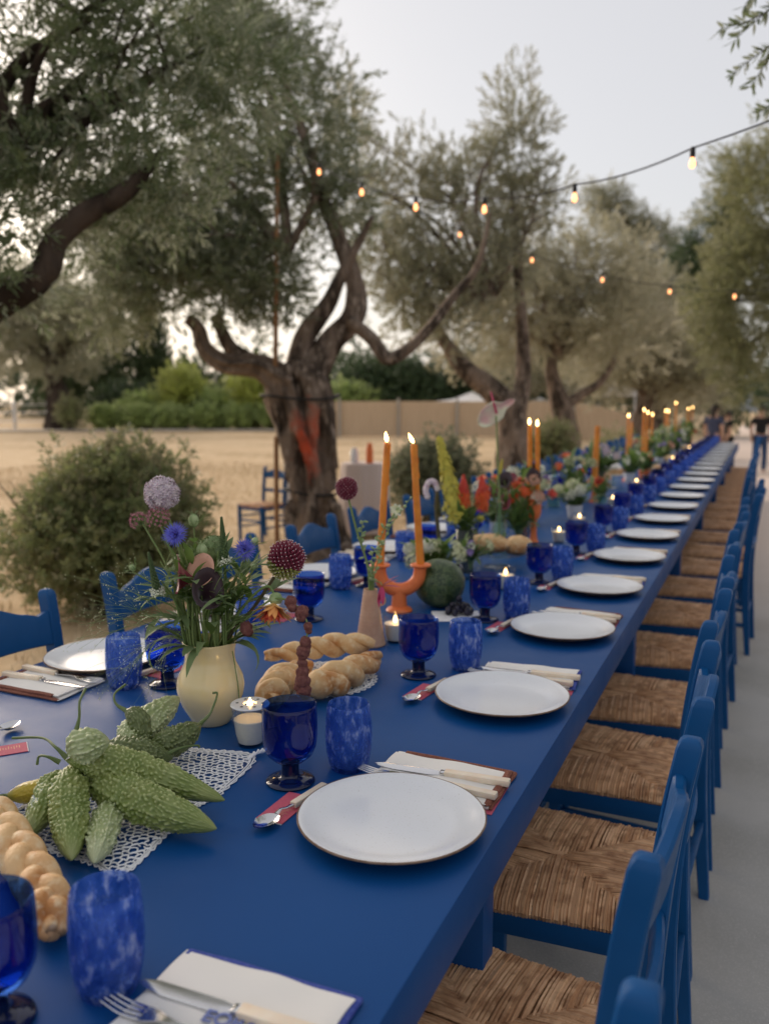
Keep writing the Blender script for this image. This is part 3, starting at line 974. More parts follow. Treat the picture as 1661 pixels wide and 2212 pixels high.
# ------------------------------------------------------------------ shrubs, garden, fences
def shrub(label, c, rx, rz, n, leaf, mat, seed, gap=.05, name='shrub', ry=None, inner=True, cat='shrub', upb=.3):
    t = thing(name, label, cat, (c[0], c[1], gz(c[0], c[1])))
    o = (c[0], c[1], gz(c[0], c[1]))
    rs = random.Random(seed)
    ry = ry or rx
    lobes = [(c[0] + rs.uniform(-.35, .35) * rx, c[1] + rs.uniform(-.3, .3) * ry, rz * rs.uniform(.85, 1.1) + o[2], rx * rs.uniform(.55, .75), rz * rs.uniform(.7, .9), ry * .6) for _ in range(7)]
    lobes.append((c[0], c[1], rz * .75 + o[2], rx * .9, rz * .7, ry * .9))
    b = MB()
    for i in range(34):
        a, e = rs.uniform(0, 6.28), rs.uniform(.3, .9)
        x, y = c[0] + rx * e * math.cos(a), c[1] + ry * e * math.sin(a)
        b.tube(spline([(c[0] + rs.uniform(-.2, .2) * rx, c[1] + rs.uniform(-.2, .2) * ry, o[2] - .02), (c[0] * .5 + x * .5, c[1] * .5 + y * .5, o[2] + rz * .8), (x, y, o[2] + rz * rs.uniform(1.0, 1.7))], 6), [.012 * rx + .004, .002], 5)
    b.build('branches', MAT['bark'], t, origin=o)
    me = crown_mesh('foliage', lobes, n, leaf, seed, n_leaf=8, wl=.42, spread=1.15, gap=gap, upb=upb, shell=2.6, origin=o, freq=5 / rx)
    v = np.empty(len(me.vertices) * 3, dtype=np.float32)
    me.vertices.foreach_get('co', v)
    v[2::3] = np.maximum(v[2::3], .01 + .05 * rz * np.abs(np.sin(v[0::3] * 40)))
    me.vertices.foreach_set('co', v)
    link('foliage', me, mat, t)
    return t


shrub('rounded clipped shrub with brownish twigs behind the nearest left-hand chairs', (-3.98, 4.36), .74, .57, 9000, .048, LEAF_S, 51, gap=-.3, upb=.1)
shrub('low grey-green shrub behind the pair of lit candles', (-3.5, 9.3), .60, .52, 3600, .042, leafmat('grey_shrub', (.13, .15, .085), (.18, .20, .115), (.24, .25, .16), .3, clump=3), 52)
shrub('small olive-green shrub between the two leaning olive trunks', (-3.45, 15.2), .55, .6, 2600, .05, LEAF_S, 53)
shrub('dark shrub at the foot of the khaki olive', (-2.9, 19.6), .75, .55, 1000, .07, LEAF_S, 54)
shrub('small bush at the foot of the olive standing alone', (-28.2, 29.4), .9, .8, 500, .12, LEAF_S, 55)
rs = random.Random(77)
for i, (x, y, rx, h, m, lb) in enumerate([
        (-27.2, 33.2, 1.5, 1.5, LEAF_G, 'green garden bush next to the olive standing alone'),
        (-25.6, 33.9, 1.5, 2.75, LEAF_Y, 'yellow-green round bush, leftmost of the bright pair in the garden'),
        (-23.9, 34.2, 1.3, 1.5, LEAF_G, 'mid green bush between the two bright bushes'),
        (-22.2, 35.0, 1.8, 2.7, LEAF_Y, 'broad yellow-green bush, right one of the bright pair'),
        (-20.2, 35.4, 1.6, 1.7, LEAF_G, 'green bush just left of the hollow olive'),
        (-18.0, 36.6, 1.9, 1.9, LEAF_G, 'green bush seen through the fork of the hollow olive'),
        (-29.4, 34.5, 2.2, 2.0, LEAF_K, 'dark bush behind the olive standing alone')]):
    shrub(lb, (x, y), rx, h * .62, 1500, .16, m, 60 + i, name='garden_bush', cat='bush')
for i, (x, y) in enumerate([(-27.6, 30.9), (-26.2, 31.5), (-24.8, 32.2), (-23.4, 32.8), (-22.0, 33.4), (-20.6, 34.0), (-19.2, 34.7)]):
    shrub(ORD[i] + ' low leafy plant from the left in the row edging the field', (x, y), .85, .55, 600, .16, LEAF_G, 80 + i, name='leafy_plant', cat='plant', upb=1.0)
for i, (x, y, rx, h, lb) in enumerate([(-15.8, 38.5, 2.0, 3.4, 'dark evergreen tree behind the left part of the reed fence'), (-13.2, 39.6, 2.0, 3.9, 'dark evergreen tree behind the middle of the reed fence'),
                                       (-10.6, 40.6, 2.0, 3.5, 'dark evergreen tree behind the right part of the reed fence'), (-18.2, 39, 2.0, 3.6, 'dark evergreen tree behind the hollow olive trunk')]):
    lob = [(x + rs.uniform(-.6, .6), y, h * f, rx * s, h * .28, rx * s) for f, s in ((.3, .95), (.5, 1.0), (.72, .75))]
    tree('evergreen_tree', lb, (x, y, 0), [([(x, y, -.3), (x, y, h * .4), (x, y, h * .8)], [.25, .2, .06], 8, 8, .1, 0)],
         dict(lobes=lob, n_sprig=1500, leaf=.20, seed=90 + i, n_leaf=12, gap=.0, upb=.3, wl=.35), LEAF_K, MAT['darkbark'])
for i, (x, y, h, r, lb) in enumerate([(-34.6, 39.5, 9.6, 1.3, 'taller dark cypress behind the garden, left of the pair'), (-33.0, 41.0, 7.4, 1.1, 'shorter dark cypress behind the garden, right of the pair'),
                                      (-37.5, 38.5, 8.4, 1.8, 'dark broad cypress behind the olive standing alone')]):
    lob = [(x, y, h * f, r * s, h * .16, r * s) for f, s in ((.14, .85), (.3, 1.0), (.48, .9), (.66, .68), (.82, .42), (.93, .2))]
    tree('cypress_tree', lb, (x, y, 0), [([(x, y, -.2), (x, y, h * .5), (x, y, h * .9)], [.3, .2, .05], 8, 8, .1, 0)],
         dict(lobes=lob, n_sprig=1500, leaf=.26, seed=95 + i, n_leaf=12, gap=-.2, upb=1.6, wl=.3, spread=.5), LEAF_K, MAT['darkbark'])
b = MB()
xs = axis([(-140, 40, 60)])
vs = []
for x in xs:
    h = 5.5 + 2.5 * noise.noise((x * .03, 0, 0)) + 1.2 * noise.noise((x * .11, 5, 0))
    vs += [(x, 175 - .1 * x, -2), (x, 175 - .1 * x + 6, max(1, h)), (x, 205 - .1 * x, max(1, h * .9))]
fs = []
for i in range(len(xs) - 1):
    fs += [(3 * i, 3 * i + 3, 3 * i + 4, 3 * i + 1), (3 * i + 1, 3 * i + 4, 3 * i + 5, 3 * i + 2)]
tag(b.add(vs, fs).build('hills', M_('far_hills', (.22, .24, .27), .9, var=(.2, (.26, .28, .30), .4, .7))), None, None, kind='structure')
# a belt of trees that closes the view between the trunks
t = crown_mesh('distant_wood', [(x, 62 + .22 * x + 3 * math.sin(x), 2.2 + 1.5 * noise.noise((x * .13, 2, 0)), 3.2, 2.6 + 1.6 * noise.noise((x * .17, 8, 1)), 3) for x in range(-78, 34, 4)],
               7000, .42, 101, n_leaf=10, gap=-.4, upb=.3, wl=.4)
tag(link('distant_wood', t, LEAF_K), 'distant dark belt of trees closing the view behind the garden', 'wood', kind='stuff')

# reed screen: one panel between each pair of posts
MAT['reed'] = M_('reed_screen', (.66, .52, .37), .9, spec=.1, var=(3, (.54, .41, .28), .35, .7), stretch=(14, 14, .5), bump=(40, .6, .01))
MAT['post'] = M_('grey_post', (.42, .39, .34), .8, var=(5, (.34, .31, .27), .4, .7))
A, Bv = Vector((-16.4, 27.6, 0)), Vector((-4.6, 33.2, 0))
rf = thing('reed_fence', 'tan reed screen fence on grey posts across the back of the field', 'fence', A)
n = 6
dirv = (Bv - A) / n
per = Vector((dirv.y, -dirv.x, 0)).normalized()
for i in range(n + 1):
    p = A + dirv * i
    b = MB()
    b.tube([p + per * .06 + Vector((0, 0, gz(p.x, p.y) - .2)), p + per * .06 + Vector((0, 0, 1.42 + gz(p.x, p.y)))], .05, 10)
    b.build('post', MAT['post'], rf, origin=A)
    if i < n:
        b = MB()
        q = p + dirv
        m_ = 60
        vs = []
        for k in range(m_ + 1):
            s = p.lerp(q, k / m_)
            w_ = (.012 if k % 2 else -.012)
            g0 = gz(s.x, s.y)
            tz = 1.30 + .015 * noise.noise((k * .9, i, 0))
            vs += [s - per * (w_ + .02) + Vector((0, 0, g0)), s - per * (w_ + .02) + Vector((0, 0, g0 + tz))]
        b.add(vs, [(2 * k, 2 * k + 2, 2 * k + 3, 2 * k + 1) for k in range(m_)])
        b.build('reed_panel', MAT['reed'], rf, origin=A, smooth=False)
# white rail fence at the far left
A = Vector((-36.0, 27.6, 0))
wf = thing('rail_fence', 'white rail fence at the far left edge of the field', 'fence', A)
Bv = Vector((-31.2, 31.0, 0))
for i in range(5):
    p = A.lerp(Bv, i / 4)
    b = MB()
    b.rbox(p + Vector((0, 0, .6)), (.12, .12, 1.3), .01)
    b.build('post', MAT['whitepaint'], wf, origin=A)
for z in (.35, .75, 1.12):
    b = MB()
    b.bar(A + Vector((.05, -.09, z)), Bv + Vector((.05, -.09, z)), .12, .04, bev=.004)
    b.build('rail', MAT['whitepaint'], wf, origin=A)
# canopies beyond the fence
for i, (x, y, s, h, lb) in enumerate([(-11.4, 34.9, 1.25, 1.28, 'white pointed canopy over the reed fence, left of the anthurium'), (-9.2, 37.8, .9, 1.18, 'small white canopy right of the leaning olive trunk'),
                                      (-6.5, 37.2, 1.7, 1.75, 'large white canopy behind the khaki olive trunk')]):
    z0 = gz(x, y)
    t = thing('canopy', lb, 'canopy', (x, y, z0))
    b = MB()
    top = Vector((x, y, h + .32 * s))
    cs = [Vector((x + s * a, y + s * c, h)) for a, c in ((-1, -1), (1, -1), (1, 1), (-1, 1))]
    for k in range(4):
        p, q = cs[k], cs[(k + 1) % 4]
        mid = (p + q) / 2 + Vector((0, 0, -.04))
        c1, c2, c3 = (p + top) / 2 + Vector((0, 0, -.1)), (q + top) / 2 + Vector((0, 0, -.1)), (mid + top) / 2 + Vector((0, 0, -.1))
        b.add([p, mid, q, c1, c3, c2, top, p - Vector((0, 0, .25)), mid - Vector((0, 0, .22)), q - Vector((0, 0, .25))],
              [(0, 1, 4, 3), (1, 2, 5, 4), (3, 4, 6), (4, 5, 6), (7, 8, 1, 0), (8, 9, 2, 1)])
    b.build('roof', MAT['whitecloth'], t, origin=(x, y, z0), angle=60)
    for p in cs:
        b = MB()
        b.tube([(p.x, p.y, z0 - .1), (p.x, p.y, h)], .03, 6)
        b.build('leg', MAT['whitepaint'], t, origin=(x, y, z0))

# dry grass tufts over the near field
rn = np.random.default_rng(3)
N = 26000
gx = rn.uniform(-14, -2.0, N)
gy = rn.uniform(1.0, 16, N) ** 1.0
hgt = rn.uniform(.02, .07, N)
an = rn.uniform(0, 6.28, N)
ln = rn.normal(0, .6, (N, 2))
v = np.zeros((N, 4, 3))
wv = np.stack([np.cos(an), np.sin(an)], 1) * .004
base = np.stack([gx, gy], 1)
v[:, 0, :2] = base - wv
v[:, 1, :2] = base + wv
v[:, 2, :2] = base + wv * .3 + ln * hgt[:, None]
v[:, 3, :2] = base - wv * .3 + ln * hgt[:, None]
v[:, :2, 2] = -.02
v[:, 2:, 2] = hgt[:, None]
tag(link('dry_grass', quad_mesh('dry_grass', v.reshape(-1, 3)), M_('straw', (.66, .52, .34), .9, spec=.1, island=(.50, .38, .22))),
    'short straw-coloured dry grass over the field', 'grass', kind='stuff')

# ------------------------------------------------------------------ the table
TX0, TX1, TY0, TY1, TZ = -1.58, -.328, -.9, 13.15, .75
tb_ = thing('banquet_table', 'very long blue painted banquet table running away from the viewer', 'table', (-.954, -.9, 0))
b = MB()
b.rbox(((TX0 + TX1) / 2, (TY0 + TY1) / 2, TZ - .039), (TX1 - TX0, TY1 - TY0, .078), .0025, seg=2)
b.build('tabletop', MAT['table'], tb_, origin=tb_.location, angle=30)
for y in (-.5, 1.27, 3.0, 4.75, 6.5, 8.25, 10.0, 11.75, 12.95):
    for x in (TX0 + .075, TX1 - .075):
        b = MB()
        b.rbox((x, y, .336 + gz(x, y) / 2), (.058, .058, .672 - gz(x, y)), .003)
        b.build('leg', MAT['table'], tb_, origin=tb_.location, angle=30)

# ------------------------------------------------------------------ rush-seated chairs
def make_chair():
    t = thing('chair', 'x', 'chair', group='blue rush-seated chairs')
    fw_, bw_ = .205, .180          # half widths at the front and at the back
    xf, xb = -.215, .175
    # back posts: curved, rounded at the top
    for s in (-1, 1):
        pth = spline([(.224, s * (bw_ + .005), 0), (.203, s * bw_, .25), (.194, s * bw_, .45), (.202, s * bw_, .62), (.219, s * (bw_ + .002), .77), (.236, s * (bw_ + .004), .872)], 18)
        d = (pth[-1] - pth[-2]).normalized()
        pth = pth + [pth[-1] + d * .008, pth[-1] + d * .014, pth[-1] + d * .0165]
        b = MB()
        vs, fs = [], []
        oct_ = [(-1, -.82), (-.82, -1), (.82, -1), (1, -.82), (1, .82), (.82, 1), (-.82, 1), (-1, .82)]
        for i, p in enumerate(pth):
            k = 1.0 if i < 18 else (.90, .68, .38)[i - 18]
            hx = (.0185 if i > 6 else .0155 + .003 * i / 6) * k
            hy = .0160 * k
            if i < 3:
                hx *= .85 + .05 * i
            for ux, uy in oct_:
                vs.append((p.x + ux * hx, p.y + uy * hy, p.z))
        m = len(pth)
        for i in range(m - 1):
            for j in range(8):
                fs.append((i * 8 + j, i * 8 + (j + 1) % 8, (i + 1) * 8 + (j + 1) % 8, (i + 1) * 8 + j))
        fs += [tuple(range(7, -1, -1)), tuple((m - 1) * 8 + j for j in range(8))]
        b.add(vs, fs).build('back_post', MAT['chair'], t, angle=32)
        # front legs
        b = MB()
        vs = []
        for z, h in ((0, .0150), (.2, .0175), (.405, .0195), (.448, .0195)):
            for ux, uy in oct_:
                vs.append((xf + .012 + ux * h, s * (fw_ - .012) + uy * h, z))
        fs = [(i * 8 + j, i * 8 + (j + 1) % 8, (i + 1) * 8 + (j + 1) % 8, (i + 1) * 8 + j) for i in range(3) for j in range(8)]
        fs += [tuple(range(7, -1, -1)), tuple(24 + j for j in range(8))]
        b.add(vs, fs).build('front_leg', MAT['chair'], t, angle=32)
        # side rail under the seat and two stretchers
        b = MB()
        b.bar((xf + .02, s * (fw_ - .014), .405), (xb + .005, s * (bw_ - .004), .405), .020, .045, bev=.003)
        b.build('seat_rail', MAT['chair'], t, angle=30)
        for z in (.30, .17):
            b = MB()
            b.bar((xf + .02, s * (fw_ - .012), z), (.20, s * (bw_ - .002), z), .016, .024, bev=.004)
            b.build('stretcher', MAT['chair'], t, angle=30)
    for x, wd, z, nm in ((xf + .012, fw_, .405, 'seat_rail'), (xb + .008, bw_, .405, 'seat_rail'), (xf + .012, fw_, .26, 'stretcher'), (.205, bw_, .23, 'stretcher')):
        b = MB()
        b.bar((x, -wd + .02, z), (x, wd - .02, z), .018, .040 if nm == 'seat_rail' else .024, bev=.003)
        b.build(nm, MAT['chair'], t, angle=30)
    # arched crest rail and plain lower back rail, both bowed backwards
    for nm in ('crest_rail', 'back_rail'):
        b = MB()
        n = 24
        vs, fs = [], []
        for i in range(n + 1):
            u = i / n * 2 - 1
            y = u * (bw_ - .012)
            bow = .018 * (1 - u * u)
            if nm == 'crest_rail':
                arch = .034 * (.5 + .5 * math.cos(PI * min(1, abs(u) / .72))) - .010 * math.exp(-((abs(u) - .84) / .10) ** 2)
                z0, z1 = .745 + .006 * (1 - u * u), .835 + arch
                xc = .212 + bow
                hx = .0095
            else:
                z0, z1, xc, hx = .575, .615, .198 + bow, .008
            lean = .15 * (z1 - z0)
            bv = .004
            vs += [(xc - hx, y, z0 + bv), (xc - hx + bv, y, z0), (xc + hx - bv, y, z0), (xc + hx, y, z0 + bv), (xc + hx + lean, y, z1 - bv), (xc + hx - bv + lean, y, z1), (xc - hx + bv + lean, y, z1), (xc - hx + lean, y, z1 - bv)]
        for i in range(n):
            for j in range(8):
                fs.append((i * 8 + j, (i + 1) * 8 + j, (i + 1) * 8 + (j + 1) % 8, i * 8 + (j + 1) % 8))
        fs += [tuple(range(8)), tuple(n * 8 + j for j in range(7, -1, -1))]
        b.add(vs, fs).build(nm, MAT['chair'], t, angle=40)
    # woven rush: strands run in over each rail and meet along the four diagonals
    b = MB()
    rs = random.Random(2)
    cx = (xf + xb) / 2
    corners = [Vector((xf, -fw_, 0)), Vector((xf, fw_, 0)), Vector((xb, bw_, 0)), Vector((xb, -bw_, 0))]
    cen = [Vector((cx - .012, -.02, 0)), Vector((cx - .012, .02, 0))]
    for e in range(4):
        p, q = corners[e], corners[(e + 1) % 4]
        Lw = (q - p).length
        cnt = int(Lw / .0064)
        inward = Vector((-(q - p).y, (q - p).x, 0)).normalized()
        mid = (p + q) / 2
        if inward.dot(Vector((cx, 0, 0)) - mid) < 0:
            inward = -inward
        depth = abs((Vector((cx, 0, 0)) - mid).dot(inward))
        for i in range(cnt):
            u = (i + .5) / cnt
            s = p.lerp(q, u)
            reach = depth * (1 - abs(2 * u - 1)) + .010
            reach *= rs.uniform(.96, 1.03)
            r = .0037 * rs.uniform(.8, 1.2)
            jz = rs.uniform(-.0012, .0012)
            sl = (q - p).normalized() * rs.uniform(-.0022, .0022)
            pts = [s + inward * .020 + Vector((0, 0, .424)), s + inward * .001 + Vector((0, 0, .426)), s - inward * .006 + Vector((0, 0, .437 + jz)),
                   s + inward * .003 + Vector((0, 0, .4495 + jz))]
            if reach > .03:
                for f_ in (.35, .7):
                    pts.append(s + inward * (reach * f_) + sl * f_ + Vector((0, 0, .4545 + .004 * f_ * (1 - abs(2 * u - 1)) + jz)))
            pts.append(s + inward * reach + sl + Vector((0, 0, .4480 + .004 * (1 - abs(2 * u - 1)))))
            pts.append(s + inward * (reach + .010) + sl + Vector((0, 0, .438)))
            b.tube(pts, r, 5, cap=False, rot=rs.uniform(0, 1))
    b.rbox((cx - .002, 0, .436), (xb - xf - .03, .335, .014), .004)
    b.build('rush_seat', MAT['rush'], t, angle=60)
    return t


chair0 = make_chair()
note_kids()
rs = random.Random(31)
RY = [.52, 1.12, 1.66, 2.215, 2.73, 3.32, 3.93, 4.52]
k = 0
for i in range(22):
    y = RY[i] if i < len(RY) else 4.52 + (i - 7) * .585 + rs.uniform(-.03, .03)
    x = -.308 + (rs.uniform(-.014, .014) if i > 0 else 0)
    if i in (8, 9):
        x += .055
    lb = 'blue rush-seated chair, %s from the viewer along the right side' % ORD[i]
    z = gz(x, y)
    if i == 0:
        chair0.location = (x, y, z)
        chair0.rotation_euler = (0, 0, 0)
        chair0['label'] = lb
    else:
        dup(chair0, (x, y, z), rad(rs.uniform(-3.5, 3.5)), lb)
LY = [.90, 1.48, 2.07, 2.52, 3.12, 3.72, 4.3]
for i in range(1, 22):
    y = LY[i] if i < len(LY) else 4.3 + (i - 6) * .585 + rs.uniform(-.03, .03)
    x = -1.475 + rs.uniform(-.02, .02)
    dup(chair0, (x, y, gz(x, y)), PI + rad(rs.uniform(-4, 4)), 'blue chair on the left side of the table, %s seat from the viewer' % ORD[i - 1])
# a stray chair turned sideways beside the hollow olive
dup(chair0, (-4.50, 7.2, 0), rad(76), 'lone small blue chair standing in the grass beside the hollow olive trunk', scale=(.8, .8, .8))

# ------------------------------------------------------------------ tableware prototypes
def lathe_obj(name, prof, n, mat, parent=None, angle=38, wob=0.0):
    b = MB()
    b.lathe(prof, n, wob=wob)
    return b.build(name, mat, parent, angle=angle)


def make_plate():
    t = lathe_obj('dinner_plate', [(.1389, .0252), (.1375, .0254), (.128, .0205), (.112, .0135), (.097, .0100), (.085, .0088), (.04, .0085), (0, .0085)], 72, MAT['plate'], angle=50)
    b = MB()
    b.tube([(.1388 * math.cos(a), .1388 * math.sin(a), .0240) for a in [2 * PI * i / 72 for i in range(73)]], .0017, 6, cap=False)
    b.build('rim', MAT['rim'], t)
    lathe_obj('underside', [(0, .0035), (.07, .0035), (.072, 0), (.078, 0), (.080, .004), (.105, .0085), (.128, .0165), (.1385, .0225), (.1393, .0243), (.1389, .0252)], 72, MAT['rim'], t, angle=50)
    return tag(t, 'x', 'plate', 'white dinner plates')


def make_goblet():
    t = lathe_obj('goblet', [(.010, .0350), (.0160, .0358), (.027, .0405), (.0375, .0500), (.0435, .0640), (.0460, .0820), (.0462, .1050), (.0455, .1290), (.0452, .1345), (.0442, .1362), (.0428, .1350),
                             (.0430, .1100), (.0428, .0830), (.0400, .0650), (.0335, .0530), (.022, .0462), (0, .0440)], 56, MAT['goblet'], angle=60, wob=.008)
    lathe_obj('stem_and_foot', [(0, .0), (.030, .0005), (.0395, .0015), (.0408, .0035), (.0395, .0055), (.028, .0085), (.0165, .0115), (.0148, .016), (.0145, .030), (.0158, .0350), (0, .0356)], 48, MAT['navyglass'], t, angle=60)
    return tag(t, 'x', 'goblet', 'cobalt glass goblets')


def make_tumbler():
    t = lathe_obj('tumbler', [(0, 0), (.026, 0), (.0305, .002), (.0345, .012), (.0385, .034), (.0402, .058), (.0396, .085), (.0372, .1100), (.0362, .1155), (.0350, .1172), (.0338, .1160),
                              (.0352, .1080), (.0372, .085), (.0378, .058), (.036, .034), (.0318, .013), (.026, .0075), (0, .0065)], 48, MAT['tumbler'], angle=60, wob=.012)
    w = lathe_obj('water', [(0, .0080), (.026, .0085), (.0312, .0135), (.0356, .034), (.0374, .058), (.0368, .085), (.0362, .0875), (0, .0870)], 40, MAT['water'], t, angle=60)
    return tag(t, 'x', 'tumbler', 'mottled blue glass tumblers')




def make_spoon():
    t = thing('dessert_spoon', 'x', 'spoon', group='ivory-handled spoons')
    b = MB()   # local: bowl at -Y, handle to +Y, lying on z=0
    n, m = 18, 6
    vs, fs = [], []
    for sgn, off in ((1, 0.0), (-1, -.0009)):
        for i in range(m + 1):
            r = i / m
            for j in range(n):
                a = 2 * PI * j / n
                y = math.sin(a) * .024 * r * (1.0 - .12 * math.sin(a))
                x = math.cos(a) * .0165 * r
                vs.append((x, -.050 + y, .0105 - .0085 * (1 - r * r) + off))
    for lay in range(2):
        o = lay * (m + 1) * n
        for i in range(m):
            for j in range(n):
                j2 = (j + 1) % n
                q = (o + i * n + j, o + i * n + j2, o + (i + 1) * n + j2, o + (i + 1) * n + j)
                fs.append(q if lay == 0 else q[::-1])
    b.add(vs, fs)
    b.tube(spline([(0, -.029, .0100), (0, -.018, .0135), (0, -.004, .0100), (0, .012, .0085)], 12), [.0042, .0026, .0028, .0036], 8, flat=.6)
    b.build('bowl', MAT['steel'], t, angle=60)
    b = MB()
    b.rbox((0, .052, .0080), (.0125, .082, .0095), .002)
    b.build('handle', MAT['ivory'], t)
    return t


def make_knife():
    t = thing('table_knife', 'x', 'knife', group='ivory-handled knives')
    b = MB()   # local: along X, blade to -X
    vs, fs = [], []
    n = 22
    for i in range(n + 1):
        u = i / n
        x = -.118 + .118 * u
        top = .0085 * min(1, (u * 6) ** .5)
        bot = -.0095 * min(1, (u * 3.2) ** .6)
        if u > .86:
            k = (u - .86) / .14
            bot *= 1 - .45 * k
            top *= 1 - .35 * k
        vs += [(x, bot, .0008), (x, (top + bot) / 2, .0022), (x, top, .0022), (x, top, .0002), (x, (top + bot) / 2, .0), (x, bot, .0004)]
    for i in range(n):
        for j in range(6):
            fs.append((i * 6 + j, (i + 1) * 6 + j, (i + 1) * 6 + (j + 1) % 6, i * 6 + (j + 1) % 6))
    fs += [tuple(range(6)), tuple(n * 6 + j for j in range(5, -1, -1))]
    b.add(vs, fs)
    b.rbox((.003, 0, .0016), (.008, .0125, .008), .001)
    b.build('blade', MAT['steel'], t, angle=30)
    b = MB()
    b.rbox((.062, 0, .0030), (.110, .0165, .0105), .0022)
    b.build('handle', MAT['ivory'], t)
    return t


def make_fork():
    t = thing('table_fork', 'x', 'fork', group='ivory-handled forks')
    b = MB()   # local: along X, tines to -X
    for k in range(4):
        y = (k - 1.5) * .0060
        b.tube(spline([(-.128, y * .96, .0060), (-.105, y * 1.04, .0020), (-.086, y * 1.02, .0024), (-.078, y * .9, .0034)], 9), [.0010, .0016, .0017, .0019], 6, flat=.7)
    vs, fs = [], []
    for i, (x, wd, z) in enumerate([(-.083, .0102, .0030), (-.074, .0105, .0040), (-.064, .0085, .0055), (-.054, .0045, .0068), (-.040, .0030, .0070), (-.018, .0032, .0050), (.004, .0048, .0034)]):
        vs += [(x, -wd, z), (x, wd, z), (x, wd, z - .0018), (x, -wd, z - .0018)]
        if i:
            for j in range(4):
                fs.append(((i - 1) * 4 + j, i * 4 + j, i * 4 + (j + 1) % 4, (i - 1) * 4 + (j + 1) % 4))
    b.add(vs, fs)
    b.rbox((.003, 0, .0030), (.008, .0125, .008), .001)
    b.build('tines', MAT['steel'], t, angle=40)
    b = MB()
    b.rbox((.060, 0, .0040), (.106, .0155, .0100), .0022)
    b.build('handle', MAT['ivory'], t)
    return t


def cloth_slab(b, x0, x1, y0, y1, z0, z1, seed, wav=.002, nx=22, ny=14, skew=0.0):
    """soft folded layer: rounded edges, gentle waves"""
    vs, fs = [], []
    for lay in (0, 1):
        for j in range(ny + 1):
            for i in range(nx + 1):
                u, w_ = i / nx, j / ny
                e = min(1, min(u, 1 - u) * (x1 - x0) / .006, min(w_, 1 - w_) * (y1 - y0) / .006)
                e = math.sqrt(max(0, 1 - (1 - e) ** 2))
                x = x0 + (x1 - x0) * u + .003 * noise.noise((seed, w_ * 3, 1)) + skew * w_
                y = y0 + (y1 - y0) * w_ + .003 * noise.noise((u * 3, seed, 2))
                wv = wav * noise.noise((x * 14 + seed, y * 14, seed))
                zm = (z0 + z1) / 2 + (wv if lay else 0)
                h = (z1 - z0) / 2 * (.35 + .65 * e)
                vs.append((x, y, zm + (h if lay else -h)))
    N_ = (nx + 1) * (ny + 1)
    for j in range(ny):
        for i in range(nx):
            a = j * (nx + 1) + i
            fs.append((a, a + nx + 1, a + nx + 2, a + 1))
            fs.append((N_ + a, N_ + a + 1, N_ + a + nx + 2, N_ + a + nx + 1))
    per = [i for i in range(nx + 1)] + [j * (nx + 1) + nx for j in range(1, ny + 1)] + [ny * (nx + 1) + i for i in range(nx - 1, -1, -1)] + [j * (nx + 1) for j in range(ny - 1, 0, -1)]
    for k in range(len(per)):
        a, c = per[k], per[(k + 1) % len(per)]
        fs.append((a, c, N_ + c, N_ + a))
    return b.add(vs, fs)


def make_napkin(edge, seed):
    t = thing('folded_napkin', 'x', 'napkin', group='folded linen napkins')
    b = MB()    # local: X along the diner's reach, Y away from the plate, centred
    cloth_slab(b, -.112, .104, -.070, .070, .0005, .0052, seed)
    cloth_slab(b, -.108, .098, -.068, .064, .0050, .0092, seed + 3, wav=.003, skew=.006)
    b.build('cloth', MAT['linen'], t, angle=50)
    for k, (z, y1, x1) in enumerate(((.0034, .0745, .1085), (.0078, .0690, .1040)) if edge == 'brown' else ((.0034, .0735, .1085),)):
        b = MB()
        cloth_slab(b, -.110 + .02 * k, x1, y1 - .011, y1, z - .0036, z + .0028, seed + 7 + k, wav=.002, nx=26, ny=4)
        b.build('border', MAT[edge], t, angle=50)
        b = MB()
        cloth_slab(b, x1 - .011, x1 + .001, -.069, y1 - .004, z - .0033, z + .0029, seed + 9 + k, wav=.002, nx=4, ny=20)
        b.build('border', MAT[edge], t, angle=50)
    return t


def make_menu():
    b = MB()
    b.rbox((0, 0, .0006), (.205, .105, .0008), .0)
    return tag(b.build('menu_card', MAT['pink'], smooth=False), 'x', 'card', 'pink menu cards')


def make_namecard():
    t = MB().rbox((0, 0, .0007), (.046, .098, .0010), .0).build('name_card', MAT['pink'], smooth=False)
    b = MB()
    b.rbox((.0, -.0493, .0007), (.0462, .0012, .0014), 0)
    b.build('white_edge', MAT['paper'], t, smooth=False)
    b = MB()
    for i in range(15):
        b.rbox((.006 + .002 * math.sin(i * 2.1), -.036 + i * .0046, .00135), (.011 + .004 * math.sin(i * 3.7), .0011, .0002), 0)
    b.build('gold_lettering', MAT['gold'], t, smooth=False)
    return tag(t, 'x', 'card', 'pink name cards')


P = dict(plate=make_plate(), goblet=make_goblet(), tumbler=make_tumbler(), spoon=make_spoon(), knife=make_knife(), fork=make_fork(),
         nap_brown=make_napkin('brown', 1.3), nap_blue=make_napkin('bluestitch', 5.1), menu=make_menu(), card=make_namecard())
note_kids()
USED = set()


def put(kind, loc, rz, label):
    o = P[kind]
    if kind not in USED:
        USED.add(kind)
        o.location = loc
        o.rotation_euler = (0, 0, rz)
        o['label'] = label
        return o
    return dup(o, loc, rz, label)


rs = random.Random(19)
side_words = {1: 'right side', -1: 'left side'}


